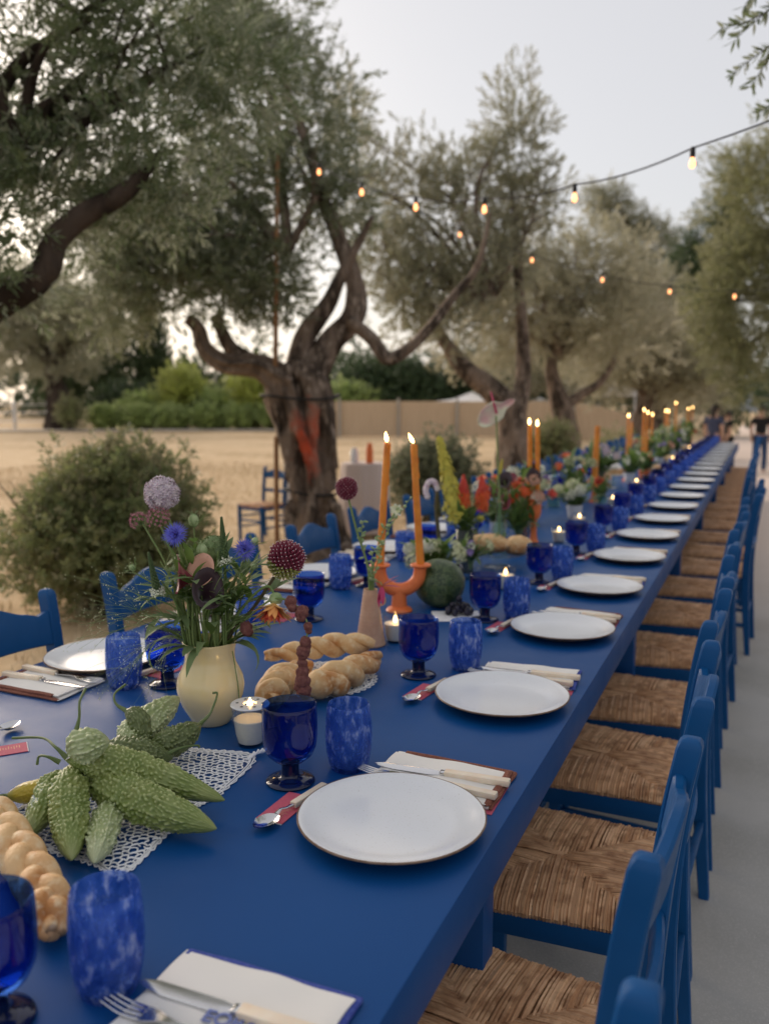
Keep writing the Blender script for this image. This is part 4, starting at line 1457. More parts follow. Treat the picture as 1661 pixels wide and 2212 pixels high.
def setting(i, side, px, py, gob=None, tum=None, detail=True, jit=1.0, dy=0.0):
    """one place: everything is laid out from the plate; side=1 right-hand row, -1 left-hand row"""
    s = side
    who = '%s place from the viewer, %s' % (ORD[i], side_words[s])
    R0 = 0.0 if s == 1 else PI
    jj = lambda a: rs.uniform(-a, a) * jit

    def at(dx, dy):
        return px + dx * s, py + dy * s
    put('plate', (px, py, TZ), rs.uniform(0, 6), 'white dinner plate with a brown rim at the ' + who)
    gx, gy = gob or at(-.222 + jj(.008), .072 + jj(.015))
    put('goblet', (gx, gy, TZ), rs.uniform(0, 6), 'cobalt blue glass goblet at the ' + who)
    gx, gy = tum or at(-.152 + jj(.006), .155 + jj(.02))
    put('tumbler', (gx, gy, TZ), rs.uniform(0, 6), 'mottled blue tumbler at the ' + who)
    py += dy
    nx, ny = at(.012, .186 + jj(.006))
    a = R0 + rad(2 + jj(4))
    put('nap_brown' if i % 2 == 1 else 'nap_blue', (nx, ny, TZ + .0012), a, 'white napkin with a %s edge at the %s' % ('brown' if i % 2 == 1 else 'blue', who))
    if not detail:
        return
    mx_, my_ = at(.020, .150)
    put('menu', (mx_, my_, TZ + .0002), R0 + rad(1 + jj(2)), 'pink menu card under the napkin at the ' + who)
    kx, ky = at(.010, .184 + jj(.004))
    put('knife', (kx, ky, TZ + .0112), R0 + rad(3 + jj(2)), 'ivory-handled knife on the napkin at the ' + who)
    fx, fy = at(.008, .138 + jj(.004))
    put('fork', (fx, fy, TZ + .0112), R0 + rad(-2 + jj(2)), 'ivory-handled fork on the napkin at the ' + who)
    cx_, cy_ = at(-.177, -.003 + jj(.006))
    put('card', (cx_, cy_, TZ + .0004), R0 + rad(-3 + jj(4)), 'pink card under the spoon at the ' + who)
    sx, sy = at(-.164, -.024 + jj(.006))
    put('spoon', (sx, sy, TZ + .0016), R0 + rad(-8 + jj(4)), 'ivory-handled spoon on a pink card at the ' + who)


GR = {0: ((-.690, .572), (-.618, .660)), 1: ((-.693, 1.180), (-.628, 1.268)), 2: ((-.702, 1.782), (-.619, 1.872)), 3: ((-.711, 2.323), (-.635, 2.385)), 4: ((-.690, 2.885), None)}
for i in range(22):
    y = (.445, 1.103, 1.685, 2.27, 2.837, 3.441, 4.025)[i] if i < 7 else 4.025 + (i - 6) * .585
    gb, tm = GR.get(i, (None, None))
    setting(i, 1, -.476 if i < 5 else -.466, y, gb, tm, detail=i < 9, dy=.045 if i == 0 else 0.0)
GL = {1: ((-1.190, 1.495), (-1.268, 1.445)), 2: ((-1.178, 2.125), None)}
for i in range(0, 22):
    y = (.95, 1.565, 2.12, 2.66)[i] if i < 4 else 2.66 + (i - 3) * .585
    gb, tm = GL.get(i, (None, None))
    if i == 0:
        continue
    setting(i, -1, -1.430, y, gb, tm, detail=i < 6)
# the nearest place on the left shows only its spoon and card
o = put('card', (-1.238, 1.072, TZ + .0004), PI + rad(-40), 'pink card with a spoon at the left picture edge')
o = put('spoon', (-1.288, 1.105, TZ + .0016), PI + rad(12), 'steel spoon at the left picture edge beside the bitter gourds')
o = put('goblet', (-1.205, .955, TZ), 0, 'cobalt goblet cut off by the left edge of the picture, near the gourds')

# embroidered letters on the nearest napkin
def text_mesh(txt, size, depth=.0004):
    cu = bpy.data.curves.new('lettering', 'FONT')
    cu.body = txt
    cu.size = size
    cu.extrude = depth
    cu.offset = .0006
    cu.align_x = 'CENTER'
    o = bpy.data.objects.new('lettering', cu)
    COL.objects.link(o)
    dg = bpy.context.evaluated_depsgraph_get()
    me = bpy.data.meshes.new_from_object(o.evaluated_get(dg))
    bpy.data.objects.remove(o)
    bpy.data.curves.remove(cu)
    return me


for o in list(COL.objects):
    if o.name.startswith('folded_napkin') and o.get('label', '').endswith('blue edge at the first place from the viewer, right side'):
        e = link('embroidery', text_mesh('EOBA', .024), MAT['palestitch'], o)
        e.location = (.004, -.026, .0112)
        e.rotation_euler = (0, 0, rad(4))

# ------------------------------------------------------------------ lace doilies
def lace_net(b, inside, x0, x1, y0, y1, cell, r, seed, z=TZ + .0018):
    """crochet net: a jittered hexagon mesh of thread"""
    rs = random.Random(seed)
    cols = int((x1 - x0) / (cell * .866)) + 2
    rows = int((y1 - y0) / (cell * .75)) + 2
    pts = {}

    def pt(i, j):
        # honeycomb vertices on a brick layout
        if (i, j) not in pts:
            x = x0 + i * cell * .5
            y = y0 + j * cell * .78 + (.26 * cell if (i + j) % 2 else 0)
            pts[(i, j)] = Vector((x + rs.uniform(-.22, .22) * cell, y + rs.uniform(-.22, .22) * cell, z + rs.uniform(0, .0012)))
        return pts[(i, j)]
    ni = int((x1 - x0) / (cell * .5)) + 1
    for j in range(rows):
        for i in range(ni):
            es = [((i, j), (i + 1, j))]
            if (i + j) % 2:
                es.append(((i, j), (i, j + 1)))
            for a, c in es:
                p, q = pt(*a), pt(*c)
                if inside((p + q) / 2) and rs.random() > .04:
                    m = (p + q) / 2 + Vector((rs.uniform(-.1, .1) * cell, rs.uniform(-.1, .1) * cell, .0005))
                    b.tube([p, m, q], r * rs.uniform(.8, 1.35), 4, cap=False)


def poly_inside(poly):
    def f(p):
        c = False
        n_ = len(poly)
        for i in range(n_):
            x1, y1 = poly[i]
            x2, y2 = poly[(i + 1) % n_]
            if (y1 > p.y) != (y2 > p.y) and p.x < (x2 - x1) * (p.y - y1) / (y2 - y1) + x1:
                c = not c
        return c
    return f


dl = [(-1.030, .915), (-1.005, .870), (-.90, .850), (-.815, .848), (-.757, .842), (-.768, .94), (-.785, 1.02), (-.775, 1.09), (-.800, 1.235), (-.885, 1.228), (-.955, 1.20), (-1.01, 1.06)]
t = thing('lace_doily', 'white crocheted lace doily under the bitter gourds', 'doily', (-.9, 1.03, TZ))
b = MB()
lace_net(b, poly_inside(dl), -1.05, -.74, .83, 1.25, .0122, .00135, 3)
b.build('net', MAT['lace'], t, origin=t.location)
b = MB()
edge = spline([(x, y, TZ + .0022) for x, y in dl + dl[:1]], 150)
for off in (0, .006):
    b.tube([p + Vector((-.9 - p.x, 1.03 - p.y, 0)).normalized() * off for p in edge], .0014, 5, cap=False)
for i in range(0, 148, 2):
    p, q = edge[i], edge[i + 2]
    out = (p + q) / 2 - Vector((-.9, 1.03, TZ))
    out.z = 0
    b.tube(spline([p, (p + q) / 2 + out.normalized() * RND.uniform(.004, .008), q], 5), .0012, 4, cap=False)
for c, e, dz in (((-.806, 1.222, TZ + .002), (-.790, 1.258, TZ + .009), 1), ((-.762, .850, TZ + .002), (-.742, .822, TZ + .008), 1)):
    for k in range(2):
        pp = spline([c, Vector(c).lerp(Vector(e), .5) + Vector((0, 0, .004)), e], 16)
        b.tube([p + Vector((.0025 * math.cos(i * .9 + k * PI), .0025 * math.sin(i * .9 + k * PI), .002 * math.sin(i * .9 + k * PI))) for i, p in enumerate(pp)], .0022, 5)
b.build('border', MAT['lace'], t, origin=t.location)

c2 = Vector((-.893, 1.668, 0))
t = thing('lace_doily', 'round white lace doily under the twisted breads', 'doily', (c2.x, c2.y, TZ))
b = MB()
b.lathe([(.0, .0012), (.072, .0014), (.074, .0004)], 48, c=(c2.x, c2.y, TZ))
b.build('linen_centre', MAT['linen'], t, origin=t.location)
b = MB()
lace_net(b, lambda p: .070 < (p - c2 - Vector((0, 0, p.z))).length < .118, c2.x - .125, c2.x + .125, c2.y - .125, c2.y + .125, .0105, .0012, 8)
for r_, th in ((.074, .0016), (.094, .0013), (.116, .0016)):
    b.tube([c2 + Vector((r_ * math.cos(a), r_ * math.sin(a), TZ + .002)) for a in [2 * PI * i / 72 for i in range(73)]], th, 5, cap=False)
for i in range(40):
    a0, a1 = 2 * PI * i / 40, 2 * PI * (i + 1) / 40
    am = (a0 + a1) / 2
    b.tube(spline([c2 + Vector((r_ * math.cos(a), r_ * math.sin(a), TZ + .002)) for r_, a in ((.116, a0), (.124, am - .03), (.126, am), (.124, am + .03), (.116, a1))], 8), .0014, 4, cap=False)
b.build('lace_edge', MAT['lace'], t, origin=t.location)

# ------------------------------------------------------------------ bitter gourds
def gourd_mat(name, c1, c2, c3):
    """green rind: paler on the warts and towards the blossom end"""
    m = M_(name, c1, .36, spec=.5, var=(26, c2, .42, .66), var2=(9, c3, .52, .72), bump=(260, .25, .0015), sss=.05)
    t_ = m.node_tree
    b_ = t_.nodes['Principled BSDF']
    src = b_.inputs['Base Color'].links[0].from_socket
    g_ = t_.nodes.new('ShaderNodeNewGeometry')
    mr = t_.nodes.new('ShaderNodeMapRange')
    mr.inputs['From Min'].default_value = .50
    mr.inputs['From Max'].default_value = .60
    mr.inputs['To Max'].default_value = .75
    t_.links.new(g_.outputs['Pointiness'], mr.inputs['Value'])
    x = t_.nodes.new('ShaderNodeMix')
    x.data_type = 'RGBA'
    t_.links.new(mr.outputs[0], x.inputs['Factor'])
    t_.links.new(src, x.inputs['A'])
    x.inputs['B'].default_value = (*[min(.8, v * 1.5 + .04) for v in c3], 1)
    t_.links.new(x.outputs['Result'], b_.inputs['Base Color'])
    return m


GM = [gourd_mat('gourd_green', (.16, .215, .045), (.25, .29, .085), (.33, .37, .16)), gourd_mat('gourd_pale', (.30, .36, .15), (.40, .45, .24), (.48, .52, .32)),
      gourd_mat('gourd_dark', (.085, .115, .030), (.13, .16, .055), (.17, .2, .08)), gourd_mat('gourd_yellow', (.48, .36, .03), (.20, .22, .035), (.52, .42, .08))]


def gourd(label, pts, r, mat, seed, tail=None, fat=.28, ridge=.13, n=130, m=116, warts=1.0):
    o = Vector(pts[len(pts) // 2])
    t = thing('bitter_gourd', label, 'gourd', (o.x, o.y, TZ), group='bitter gourds piled on the doily')
    pp = spline(pts, n)
    Ln = sum((pp[i + 1] - pp[i]).length for i in range(n - 1))
    rs = random.Random(seed)
    rr = []
    for i in range(n):
        u = i / (n - 1)
        k = min(1, (u / fat)) ** .75 if u < fat else 1.0
        k *= max(0.0, 1 - max(0, (u - .48) / .52) ** 2.2) ** .66
        rr.append(r * max(.05, k))
    cell = .0062

    def fn(u, a, p):
        q = max(.2, min(1, u * 7) * min(1, (1 - u) * 5))
        s = (math.cos(a) * r / cell + seed * 3.1, math.sin(a) * r / cell, u * Ln / cell)
        d = noise.voronoi(s)[0][0]
        cr = max(0, math.cos(8 * a + seed + .5 * math.sin(u * 9))) ** 4
        w = .93 + .05 * noise.noise((s[0] * .25, s[1] * .25, s[2] * .2))
        w += warts * q * (.15 * max(0, 1 - (d / .60) ** 2) * (.45 + .9 * abs(noise.noise((s[0] * .35, s[1] * .35, s[2] * .25 + 9)))) * 1.5 + ridge * .85 * cr * (.30 + .55 * abs(math.sin(u * Ln / .0068 + seed * 2 + 2 * math.sin(3 * a)))))
        return w
    b = MB()
    b.tube(pp, rr, m, fn=fn)
    b.build('rind', GM[mat], t, origin=t.location, angle=75)
    if tail:
        b = MB()
        q = spline(tail, 26)
        b.tube(q, [.0045, .0022, .0018, .0022], 8, jit=.08)
        b.build('stem', MAT['gourdstem'], t, origin=t.location)
    return t


gourd('large green bitter gourd across the top of the pile, tip to the right', [(-.935, .930, .845), (-.882, .958, .838), (-.828, .997, .812), (-.722, 1.032, .778)], .0275, 0, 1.0,
      [(-.930, .928, .850), (-.948, .924, .866), (-.995, .944, .865), (-1.056, .943, .855)])
gourd('fat green bitter gourd with its tip towards the near plate', [(-.950, .972, .815), (-.86, .951, .805), (-.782, .948, .792), (-.685, .957, .776)], .0300, 0, 2.3)
gourd('upright-lying warty gourd pointing straight at the viewer', [(-.950, .958, .825), (-.904, .903, .812), (-.866, .863, .790), (-.815, .812, .774)], .0270, 0, 3.7)
gourd('smallest pale spiky gourd at the front of the pile', [(-.870, .950, .786), (-.826, .887, .779), (-.786, .822, .771)], .0205, 1, 4.1, ridge=.2)
gourd('green gourd at the left front of the pile', [(-.966, .952, .815), (-.942, .900, .797), (-.914, .828, .774)], .0225, 0, 5.9,
      [(-.967, .950, .828), (-.982, .941, .838), (-1.004, .945, .833), (-1.003, .939, .822)])
gourd('pale stubby gourd sitting on top of the pile', [(-.905, .906, .868), (-.886, .915, .880), (-.862, .945, .882)], .025, 1, 6.2, [(-.915, .930, .885), (-.917, .943, .91), (-.926, .955, .93), (-.934, .977, .942)], fat=.4, ridge=.2)
gourd('pale ribbed gourd at the back leaning towards the vase', [(-.968, 1.085, .795), (-.972, 1.150, .812), (-.980, 1.262, .828)], .0290, 1, 7.5)
gourd('dark gourd with a long curled stem at the back of the pile', [(-.940, 1.105, .790), (-.905, 1.149, .797), (-.886, 1.200, .812)], .025, 2, 8.4,
      [(-.888, 1.195, .811), (-.883, 1.225, .825), (-.887, 1.253, .850), (-.897, 1.254, .851)], fat=.35)
gourd('dark slender gourd lying flat behind the large one', [(-1.005, 1.075, .795), (-.937, 1.083, .797), (-.880, 1.112, .785)], .024, 2, 9.1, [(-.893, 1.103, .79), (-.873, 1.123, .80), (-.854, 1.144, .80), (-.850, 1.146, .796)])
gourd('dark hooked gourd whose thick stem curls up to the left', [(-.950, 1.100, .782), (-.955, 1.121, .80), (-.966, 1.128, .835), (-.990, 1.127, .848)], .020, 2, 9.9,
      [(-.985, 1.126, .846), (-1.010, 1.127, .856), (-1.024, 1.140, .868), (-1.017, 1.161, .880)], fat=.3)
gourd('yellow ripe gourd lying at the left of the pile', [(-.965, .962, .778), (-1.005, .942, .777), (-1.042, .912, .775)], .019, 3, 10.7, [(-1.040, .913, .775), (-1.05, .905, .777), (-1.06, .897, .776), (-1.07, .89, .775)], warts=.3, ridge=.2)

# ------------------------------------------------------------------ breads
def twist(b, path, R, r, turns, strands=2, n=70, m=14, seed=0, ends=.55, prof=None):
    pp = spline(path, n)
    for k in range(strands):
        q, rr = [], []
        for i, p in enumerate(pp):
            d = (pp[min(i + 1, n - 1)] - pp[max(i - 1, 0)]).normalized()
            M = frame(d)
            u = i / (n - 1)
            e = ends + (1 - ends) * min(1, u * 5) * min(1, (1 - u) * 5)
            if prof:
                e *= prof(u)
            a = 2 * PI * (turns * u + k / strands) + seed
            q.append(p + (M.col[0] * math.cos(a) + M.col[1] * math.sin(a)) * R * e)
            rr.append(r * e * (1 + .10 * noise.noise((i * .25, k, seed))))
        b.tube(q, rr, m, fn=lambda t_, a_, p_: 1 + .07 * noise.noise((p_.x * 60, p_.y * 60 + math.cos(a_), p_.z * 60 + math.sin(a_))))


t = thing('twisted_bread', 'slender twisted bread lying across the top of the others', 'bread', (-.92, 1.71, TZ))
b = MB()
twist(b, [(-1.020, 1.630, .800), (-.955, 1.682, .806), (-.90, 1.735, .812), (-.828, 1.800, .806)], .0125, .0165, 2.4, 2, seed=.5, prof=lambda u: .72 + .45 * u)
b.build('crust', MAT['bread'], t, origin=t.location, angle=80)
t = thing('twisted_bread', 'plump twisted bread with a round end towards the viewer', 'bread', (-.82, 1.63, TZ))
b = MB()
twist(b, [(-.832, 1.535, .786), (-.812, 1.60, .786), (-.806, 1.67, .784), (-.795, 1.765, .786)], .0150, .0215, 1.6, 2, seed=1.4, prof=lambda u: 1.18 - .35 * u)
b.ball((-.832, 1.545, .786), (.033, .034, .031), 18, 12, fn=lambda u: 1 + .06 * noise.noise(u * 2.5))
b.build('crust', MAT['bread'], t, origin=t.location, angle=80)
t = thing('twisted_bread', 'twisted bread half hidden behind the near goblet', 'bread', (-.9, 1.5, TZ))
b = MB()
twist(b, [(-.885, 1.415, .781), (-.905, 1.475, .783), (-.922, 1.54, .784), (-.905, 1.63, .786)], .0155, .0205, 2.0, 2, seed=2.2)
b.ball((-.917, 1.535, .787), (.034, .040, .030), 16, 10, fn=lambda u: 1 + .10 * noise.noise(u * 2.5 + Vector((4, 0, 0))))
b.build('crust', MAT['bread'], t, origin=t.location, angle=80)


def braid(b, path, wd, r, beats, n=120, seed=0.):
    pp = spline(path, n)
    for k in range(3):
        q, rr = [], []
        for i, p in enumerate(pp):
            d = (pp[min(i + 1, n - 1)] - pp[max(i - 1, 0)]).normalized()
            side = Vector((-d.y, d.x, 0)).normalized()
            u = i / (n - 1)
            a = 2 * PI * (beats * u + k / 3) + seed
            e = min(1, .45 + u * 4) * min(1, .4 + (1 - u) * 5)
            q.append(p + side * math.sin(a) * wd * e + Vector((0, 0, math.sin(2 * a) * r * .62 * e)))
            rr.append(r * e * (1.04 + .10 * math.cos(2 * a)))
        b.tube(q, rr, 14, fn=lambda t_, a_, p_: 1 + .05 * noise.noise((p_.x * 50, p_.y * 50, p_.z * 50)))


t = thing('braided_bread', 'golden braided loaf at the left beside the nearest goblet', 'bread', (-.85, .76, TZ))
b = MB()
braid(b, [(-1.06, .875, .785), (-.96, .825, .790), (-.865, .775, .788), (-.775, .725, .783), (-.712, .680, .778)], .0140, .0160, 2.3)
b.build('crust', MAT['bread'], t, origin=t.location, angle=80)

# ------------------------------------------------------------------ candles and holders
def flame(b, p, h=.026, lean=(0, 0)):
    b.lathe([(.0008, 0), (.0040, h * .14), (.0056, h * .30), (.0050, h * .48), (.0032, h * .70), (.0014, h * .88), (.0002, h)], 10, c=(0, 0, 0), M=None)
    n = 70
    k = len(b.v) - n
    for i in range(k, len(b.v)):
        x, y, z = b.v[i]
        b.v[i] = (x + p[0] + lean[0] * z, y + p[1] + lean[1] * z, z + p[2])


def taper(label, base, top, r=.0105, lit=True, seed=0, lean=(0, 0), drip=True, group='orange taper candles'):
    base, top = Vector(base), Vector(top)
    t = thing('taper_candle', label, 'candle', base, group=group)
    b = MB()
    n = 30
    pts = [base.lerp(top, i / (n - 1)) for i in range(n)]
    rr = [r * (1.08 - .28 * i / (n - 1)) for i in range(n)]
    rr[-1] *= .82
    b.tube(pts, rr, 14, fn=lambda u, a, p: 1 + .06 * noise.noise((math.cos(a) * 2 + seed, math.sin(a) * 2, p.z * 40)))
    b.tube([top - (top - base).normalized() * .004, top - (top - base).normalized() * .0005], [r * .6, r * .35], 10)
    b.build('wax', MAT['wax'], t, origin=base)
    if drip:
        b = MB()
        d = (base - top).normalized()
        rs = random.Random(seed + 5)
        for k in range(2):
            a = -1.2 + 1.6 * k + rs.uniform(-.3, .3)
            o = Vector((math.cos(a), math.sin(a), 0)) * r * .86
            ln_ = (top - base).length * rs.uniform(.25, .6)
            b.tube([top + o + d * (ln_ * i / 9) + o * (.10 * math.sin(i * 1.7)) for i in range(10)], [.0018, .0026, .0022, .0034], 6)
        b.build('wax_drip', MAT['wax'], t, origin=base)
    b = MB()
    b.tube([top - Vector((0, 0, .002)), top + Vector((lean[0] * .004, lean[1] * .004, .007))], .0009, 5)
    wk = b.build('wick', MAT['wick'], t, origin=base)
    if lit:
        b = MB()
        flame(b, top + Vector((0, 0, .003)), .030, lean)
        b.build('flame', MAT['flame'], wk, origin=base)
    return t


# two-armed orange holder
t = thing('candle_holder', 'orange ceramic candle holder forked into two arms beside the watermelon', 'candle holder', (-.979, 2.324, TZ))
b = MB()
st = Vector((-.979, 2.324, 0))
b.lathe([(0, 0), (.038, 0), (.040, .004), (.036, .010), (.024, .016), (.0225, .03), (.0215, .055), (.0205, .07)], 28, c=(-.979, 2.324, TZ))
b.build('foot', MAT['orange'], t, origin=t.location)
b = MB()
b.tube(spline([(-1.032, 2.301, .888), (-1.031, 2.301, .860), (-1.018, 2.307, .832), (-.985, 2.322, .815), (-.952, 2.336, .822), (-.928, 2.347, .848), (-.921, 2.350, .888)], 40), [.0185, .0195, .020, .021, .021, .020, .0195, .0185], 20)
b.build('fork_arm', MAT['orange'], t, origin=t.location)
for x, y in ((-1.032, 2.301), (-.921, 2.350)):
    b = MB()
    b.lathe([(.012, .0), (.020, -.004), (.030, .0), (.0315, .003), (.030, .006), (.014, .007), (.0115, .002)], 28, c=(x, y, .888))
    b.build('drip_cup', MAT['orange'], t, origin=t.location)
taper('orange taper leaning right in the forked holder, left of the pair', (-1.032, 2.301, .886), (-1.013, 2.309, 1.256), .0112, seed=1, lean=(-.12, -.05))
taper('orange taper leaning left in the forked holder, right of the pair', (-.921, 2.350, .886), (-.942, 2.340, 1.252), .0112, seed=2, lean=(-.45, -.15))


def candlestick(label, x, y, two=True):
    t = thing('candlestick', label, 'candle holder', (x, y, TZ), group='orange candlesticks')
    b = MB()
    b.lathe([(0, 0), (.036, 0), (.037, .004), (.026, .012), (.017, .03), (.0135, .06), (.0125, .10), (.016, .118), (.027, .130), (.031, .150), (.031, .19), (.029, .20)], 24, c=(x, y, TZ))
    b.build('stem', MAT['orange'], t, origin=t.location)
    b = MB()
    b.lathe([(.0, .196), (.030, .196), (.040, .204), (.041, .208), (.038, .211), (.018, .208), (0, .206)], 24, c=(x, y, TZ))
    b.build('cup', MAT['orange'], t, origin=t.location)
    return t


candlestick('orange candlestick standing in front of the leaning olive trunks', -.895, 3.623)
taper('orange taper on the candlestick, left of the close pair', (-.911, 3.616, .957), (-.921, 3.611, 1.272), .0105, seed=3)
taper('orange taper on the candlestick, right of the close pair', (-.882, 3.628, .957), (-.890, 3.624, 1.266), .0105, seed=4)
# tapers further along the table, each in a small orange foot
FAR = [(-.95, 5.358, 1.225, .020, False, 'thick unlit orange candle, the only one without a flame'), (-.97, 6.855, 1.245, .0115, True, 'single lit taper between the thick candle and the far cluster'),
       (-.95, 7.622, 1.282, .0115, True, 'lit taper at the back of the cluster of three'), (-.90, 7.437, 1.262, .0115, True, 'lit taper at the front of the cluster of three'),
       (-.95, 8.157, 1.234, .0115, True, 'lit taper at the right of the cluster of three'), (-1.02, 7.35, 1.20, .013, False, 'unlit taper beside the cluster of three'),
       (-.93, 9.44, 1.249, .0115, True, 'lit taper beyond the cluster, left of a close pair'), (-.965, 9.60, 1.249, .0115, True, 'lit taper beyond the cluster, right of a close pair'),
       (-.95, 10.50, 1.327, .0115, True, 'tallest lit taper near the far end'), (-.95, 12.10, 1.243, .0115, True, 'lit taper close to the far end, left one'), (-.95, 12.85, 1.255, .0115, True, 'last lit taper at the far end')]
for i, (x, y, z, r, lit, lb) in enumerate(FAR):
    t = thing('candle_holder', 'small orange holder under the ' + lb, 'candle holder', (x, y, TZ), group='small orange candle holders')
    b = MB()
    b.lathe([(0, 0), (.034, 0), (.035, .004), (.022, .012), (.015, .04), (.014, .07), (.022, .085), (r + .012, .095), (r + .012, .10), (r + .001, .10), (0, .094)], 18, c=(x, y, TZ))
    b.build('foot', MAT['orange'], t, origin=t.location)
    taper(lb, (x, y, TZ + .094), (x + RND.uniform(-.01, .01), y, z - .004), r, lit, seed=10 + i, drip=False)


def votive(label, x, y, lid=False, tall=1.0, frosted=False):
    t = thing('tealight_glass', label, 'candle', (x, y, TZ), group='glass tealights')
    h = .074 * tall
    b = MB()
    b.lathe([(0, 0), (.022, 0), (.0245, .003), (.0285, h * .3), (.0325, h * .7), (.0345, h), (.0335, h + .0006), (.0312, h * .7), (.0272, h * .3), (.0230, .006), (0, .005)], 32, c=(x, y, TZ))
    b.build('glass', MAT['clear'], t, origin=t.location)
    b = MB()
    wt = h * .66
    b.lathe([(0, .0058), (.0226, .0065), (.0268, h * .3), (.0302, wt), (.0290, wt + .001), (0, wt)], 28, c=(x, y, TZ))
    b.build('wax', MAT['whitewax'], t, origin=t.location)
    fz = TZ + wt
    if lid:
        b = MB()
        z0, z1 = h + .001, h + .0048
        n, ho = 40, .0115
        vs, fs = [], []
        rings = [(ho, z0), (.0345, z0), (.0362, (z0 + z1) / 2), (.0345, z1), (ho + .001, z1), (ho, z0)]
        b.lathe(rings, n, c=(x, y, TZ))
        ld_ = b.build('lid', MAT['whiteceramic'], t, origin=t.location)
        for k in range(6):
            a = 2 * PI * k / 6 + .4
            b = MB()
            b.lathe([(0, .0), (.0030, .0)], 12, c=(x + .0235 * math.cos(a), y + .0235 * math.sin(a), TZ + z1 + .0003))
            b.build('lid_hole', MAT['black'], ld_, origin=t.location)
        fz = TZ + h - .006
    b = MB()
    b.tube([(x, y, fz - .004), (x, y, fz + .005)], .0009, 5)
    wk = b.build('wick', MAT['wick'], t, origin=t.location)
    b = MB()
    flame(b, (x, y, fz + .002), .020)
    b.build('flame', MAT['flame'], wk, origin=t.location)
    return t


votive('lidded glass tealight between the cream vase and the near goblet', -.840, 1.288, lid=True)
VOT = [(-.862, 2.020, 'tealight right beside the ribbed brown bottle'), (-.770, 2.745, 'tealight behind the fourth goblet on the right'), (-.815, 3.765, 'tealight in front of the orange candlestick'),
       (-.820, 4.250, 'tealight behind the green hydrangeas'), (-.80, 5.15, 'tealight beside the thick unlit candle'), (-.82, 6.3, 'tealight beside the single lit taper'),
       (-.80, 8.5, 'tealight just past the cluster of three tapers, near one'), (-.82, 8.9, 'tealight just past the cluster of three tapers, far one'), (-.82, 10.9, 'tealight near the far end of the table')]
for x, y, lb in VOT:
    votive(lb, x, y)

# ------------------------------------------------------------------ flowers: heads
FIB = [(math.sqrt(1 - (1 - 2 * (i + .5) / 400) ** 2), 1 - 2 * (i + .5) / 400, i * 2.399963) for i in range(400)]


def dirs(n):
    out = []
    for i in range(n):
        z = 1 - 2 * (i + .5) / n
        r = math.sqrt(max(0, 1 - z * z))
        a = i * 2.399963
        out.append(Vector((r * math.cos(a), r * math.sin(a), z)))
    return out


def star(b, p, d, r, n=5, cup=.5):
    """small star floret facing d"""
    M = frame(d)
    p = Vector(p)
    o = len(b.v)
    ro = RND.uniform(0, 6.28)
    vs = [p]
    for k in range(n):
        a = 2 * PI * k / n + ro
        e = M.col[0] * math.cos(a) + M.col[1] * math.sin(a)
        s = M.col[0] * -math.sin(a) + M.col[1] * math.cos(a)
        vs += [p + e * r * .5 - s * r * .24 + M.col[2] * r * cup * .4, p + e * r + M.col[2] * r * cup, p + e * r * .5 + s * r * .24 + M.col[2] * r * cup * .4]
    b.add(vs, [(0, 1 + 3 * k, 2 + 3 * k, 3 + 3 * k) for k in range(n)])


def bud(b, p, d, L, r, n=6):
    M = frame(d)
    b.lathe([(r * .3, 0), (r, L * .45), (r * .8, L * .8), (r * .1, L)], n, c=p, M=M)


def fl(name, label, cat, path, stem_r=(.0026, .0018), stem_mat='stem', n=20):
    """a flower: empty at the stem's foot, stem built from a path"""
    base = Vector(path[0])
    t = thing(name, label, cat, base)
    pp = spline(path, n)
    b = MB()
    b.tube(pp, list(stem_r), 7)
    b.build('stem', MAT[stem_mat], t, origin=base)
    return t, base, pp


def ball_allium(t, base, c, r, mat, n=200, fsize=.0085):
    b = MB()
    for d in dirs(n):
        q = Vector(c) + d * r * RND.uniform(.82, 1.0)
        star(b, q, d + Vector((RND.uniform(-.2, .2), RND.uniform(-.2, .2), RND.uniform(-.2, .2))), fsize * RND.uniform(.8, 1.2), 6, .55)
        if RND.random() < .7:
            b.tube([Vector(c) + d * r * .35, q], .0005, 3, cap=False)
        b.ball(q + d * fsize * .25, fsize * .26, 4, 3)
    b.ball(c, r * .62, 12, 8)
    b.build('bloom', MAT[mat], t, origin=base)


def drum_allium(t, base, c, r, up, n=230, green=True):
    """egg of narrow buds, wine-red above and green below, pale anthers"""
    M = frame(up)
    bu, bg_, bt = MB(), MB(), MB()
    for d in dirs(n):
        dd = Vector((d.x, d.y, d.z * 1.05))
        w = (M @ dd)
        L = r * (.42 if d.z > .2 else .34)
        q = Vector(c) + w * r * .66
        tgt = bu if (d.z > -.25 or not green) and RND.random() > max(0, -.1 - d.z) else bg_
        if not green:
            tgt = bu
        w2 = (w + M.col[2] * .35).normalized()
        bud(tgt, q, w2, L, r * .075)
        if RND.random() < .8:
            bt.ball(q + w2 * L * 1.05, r * .028, 4, 3)
    bu.ball(c, r * .7, 12, 8)
    bu.build('wine_buds', MAT['burg'], t, origin=base)
    if green:
        bg_.build('green_buds', MAT['budgreen'], t, origin=base)
    bt.build('anthers', MAT['tipwhite'], t, origin=base)


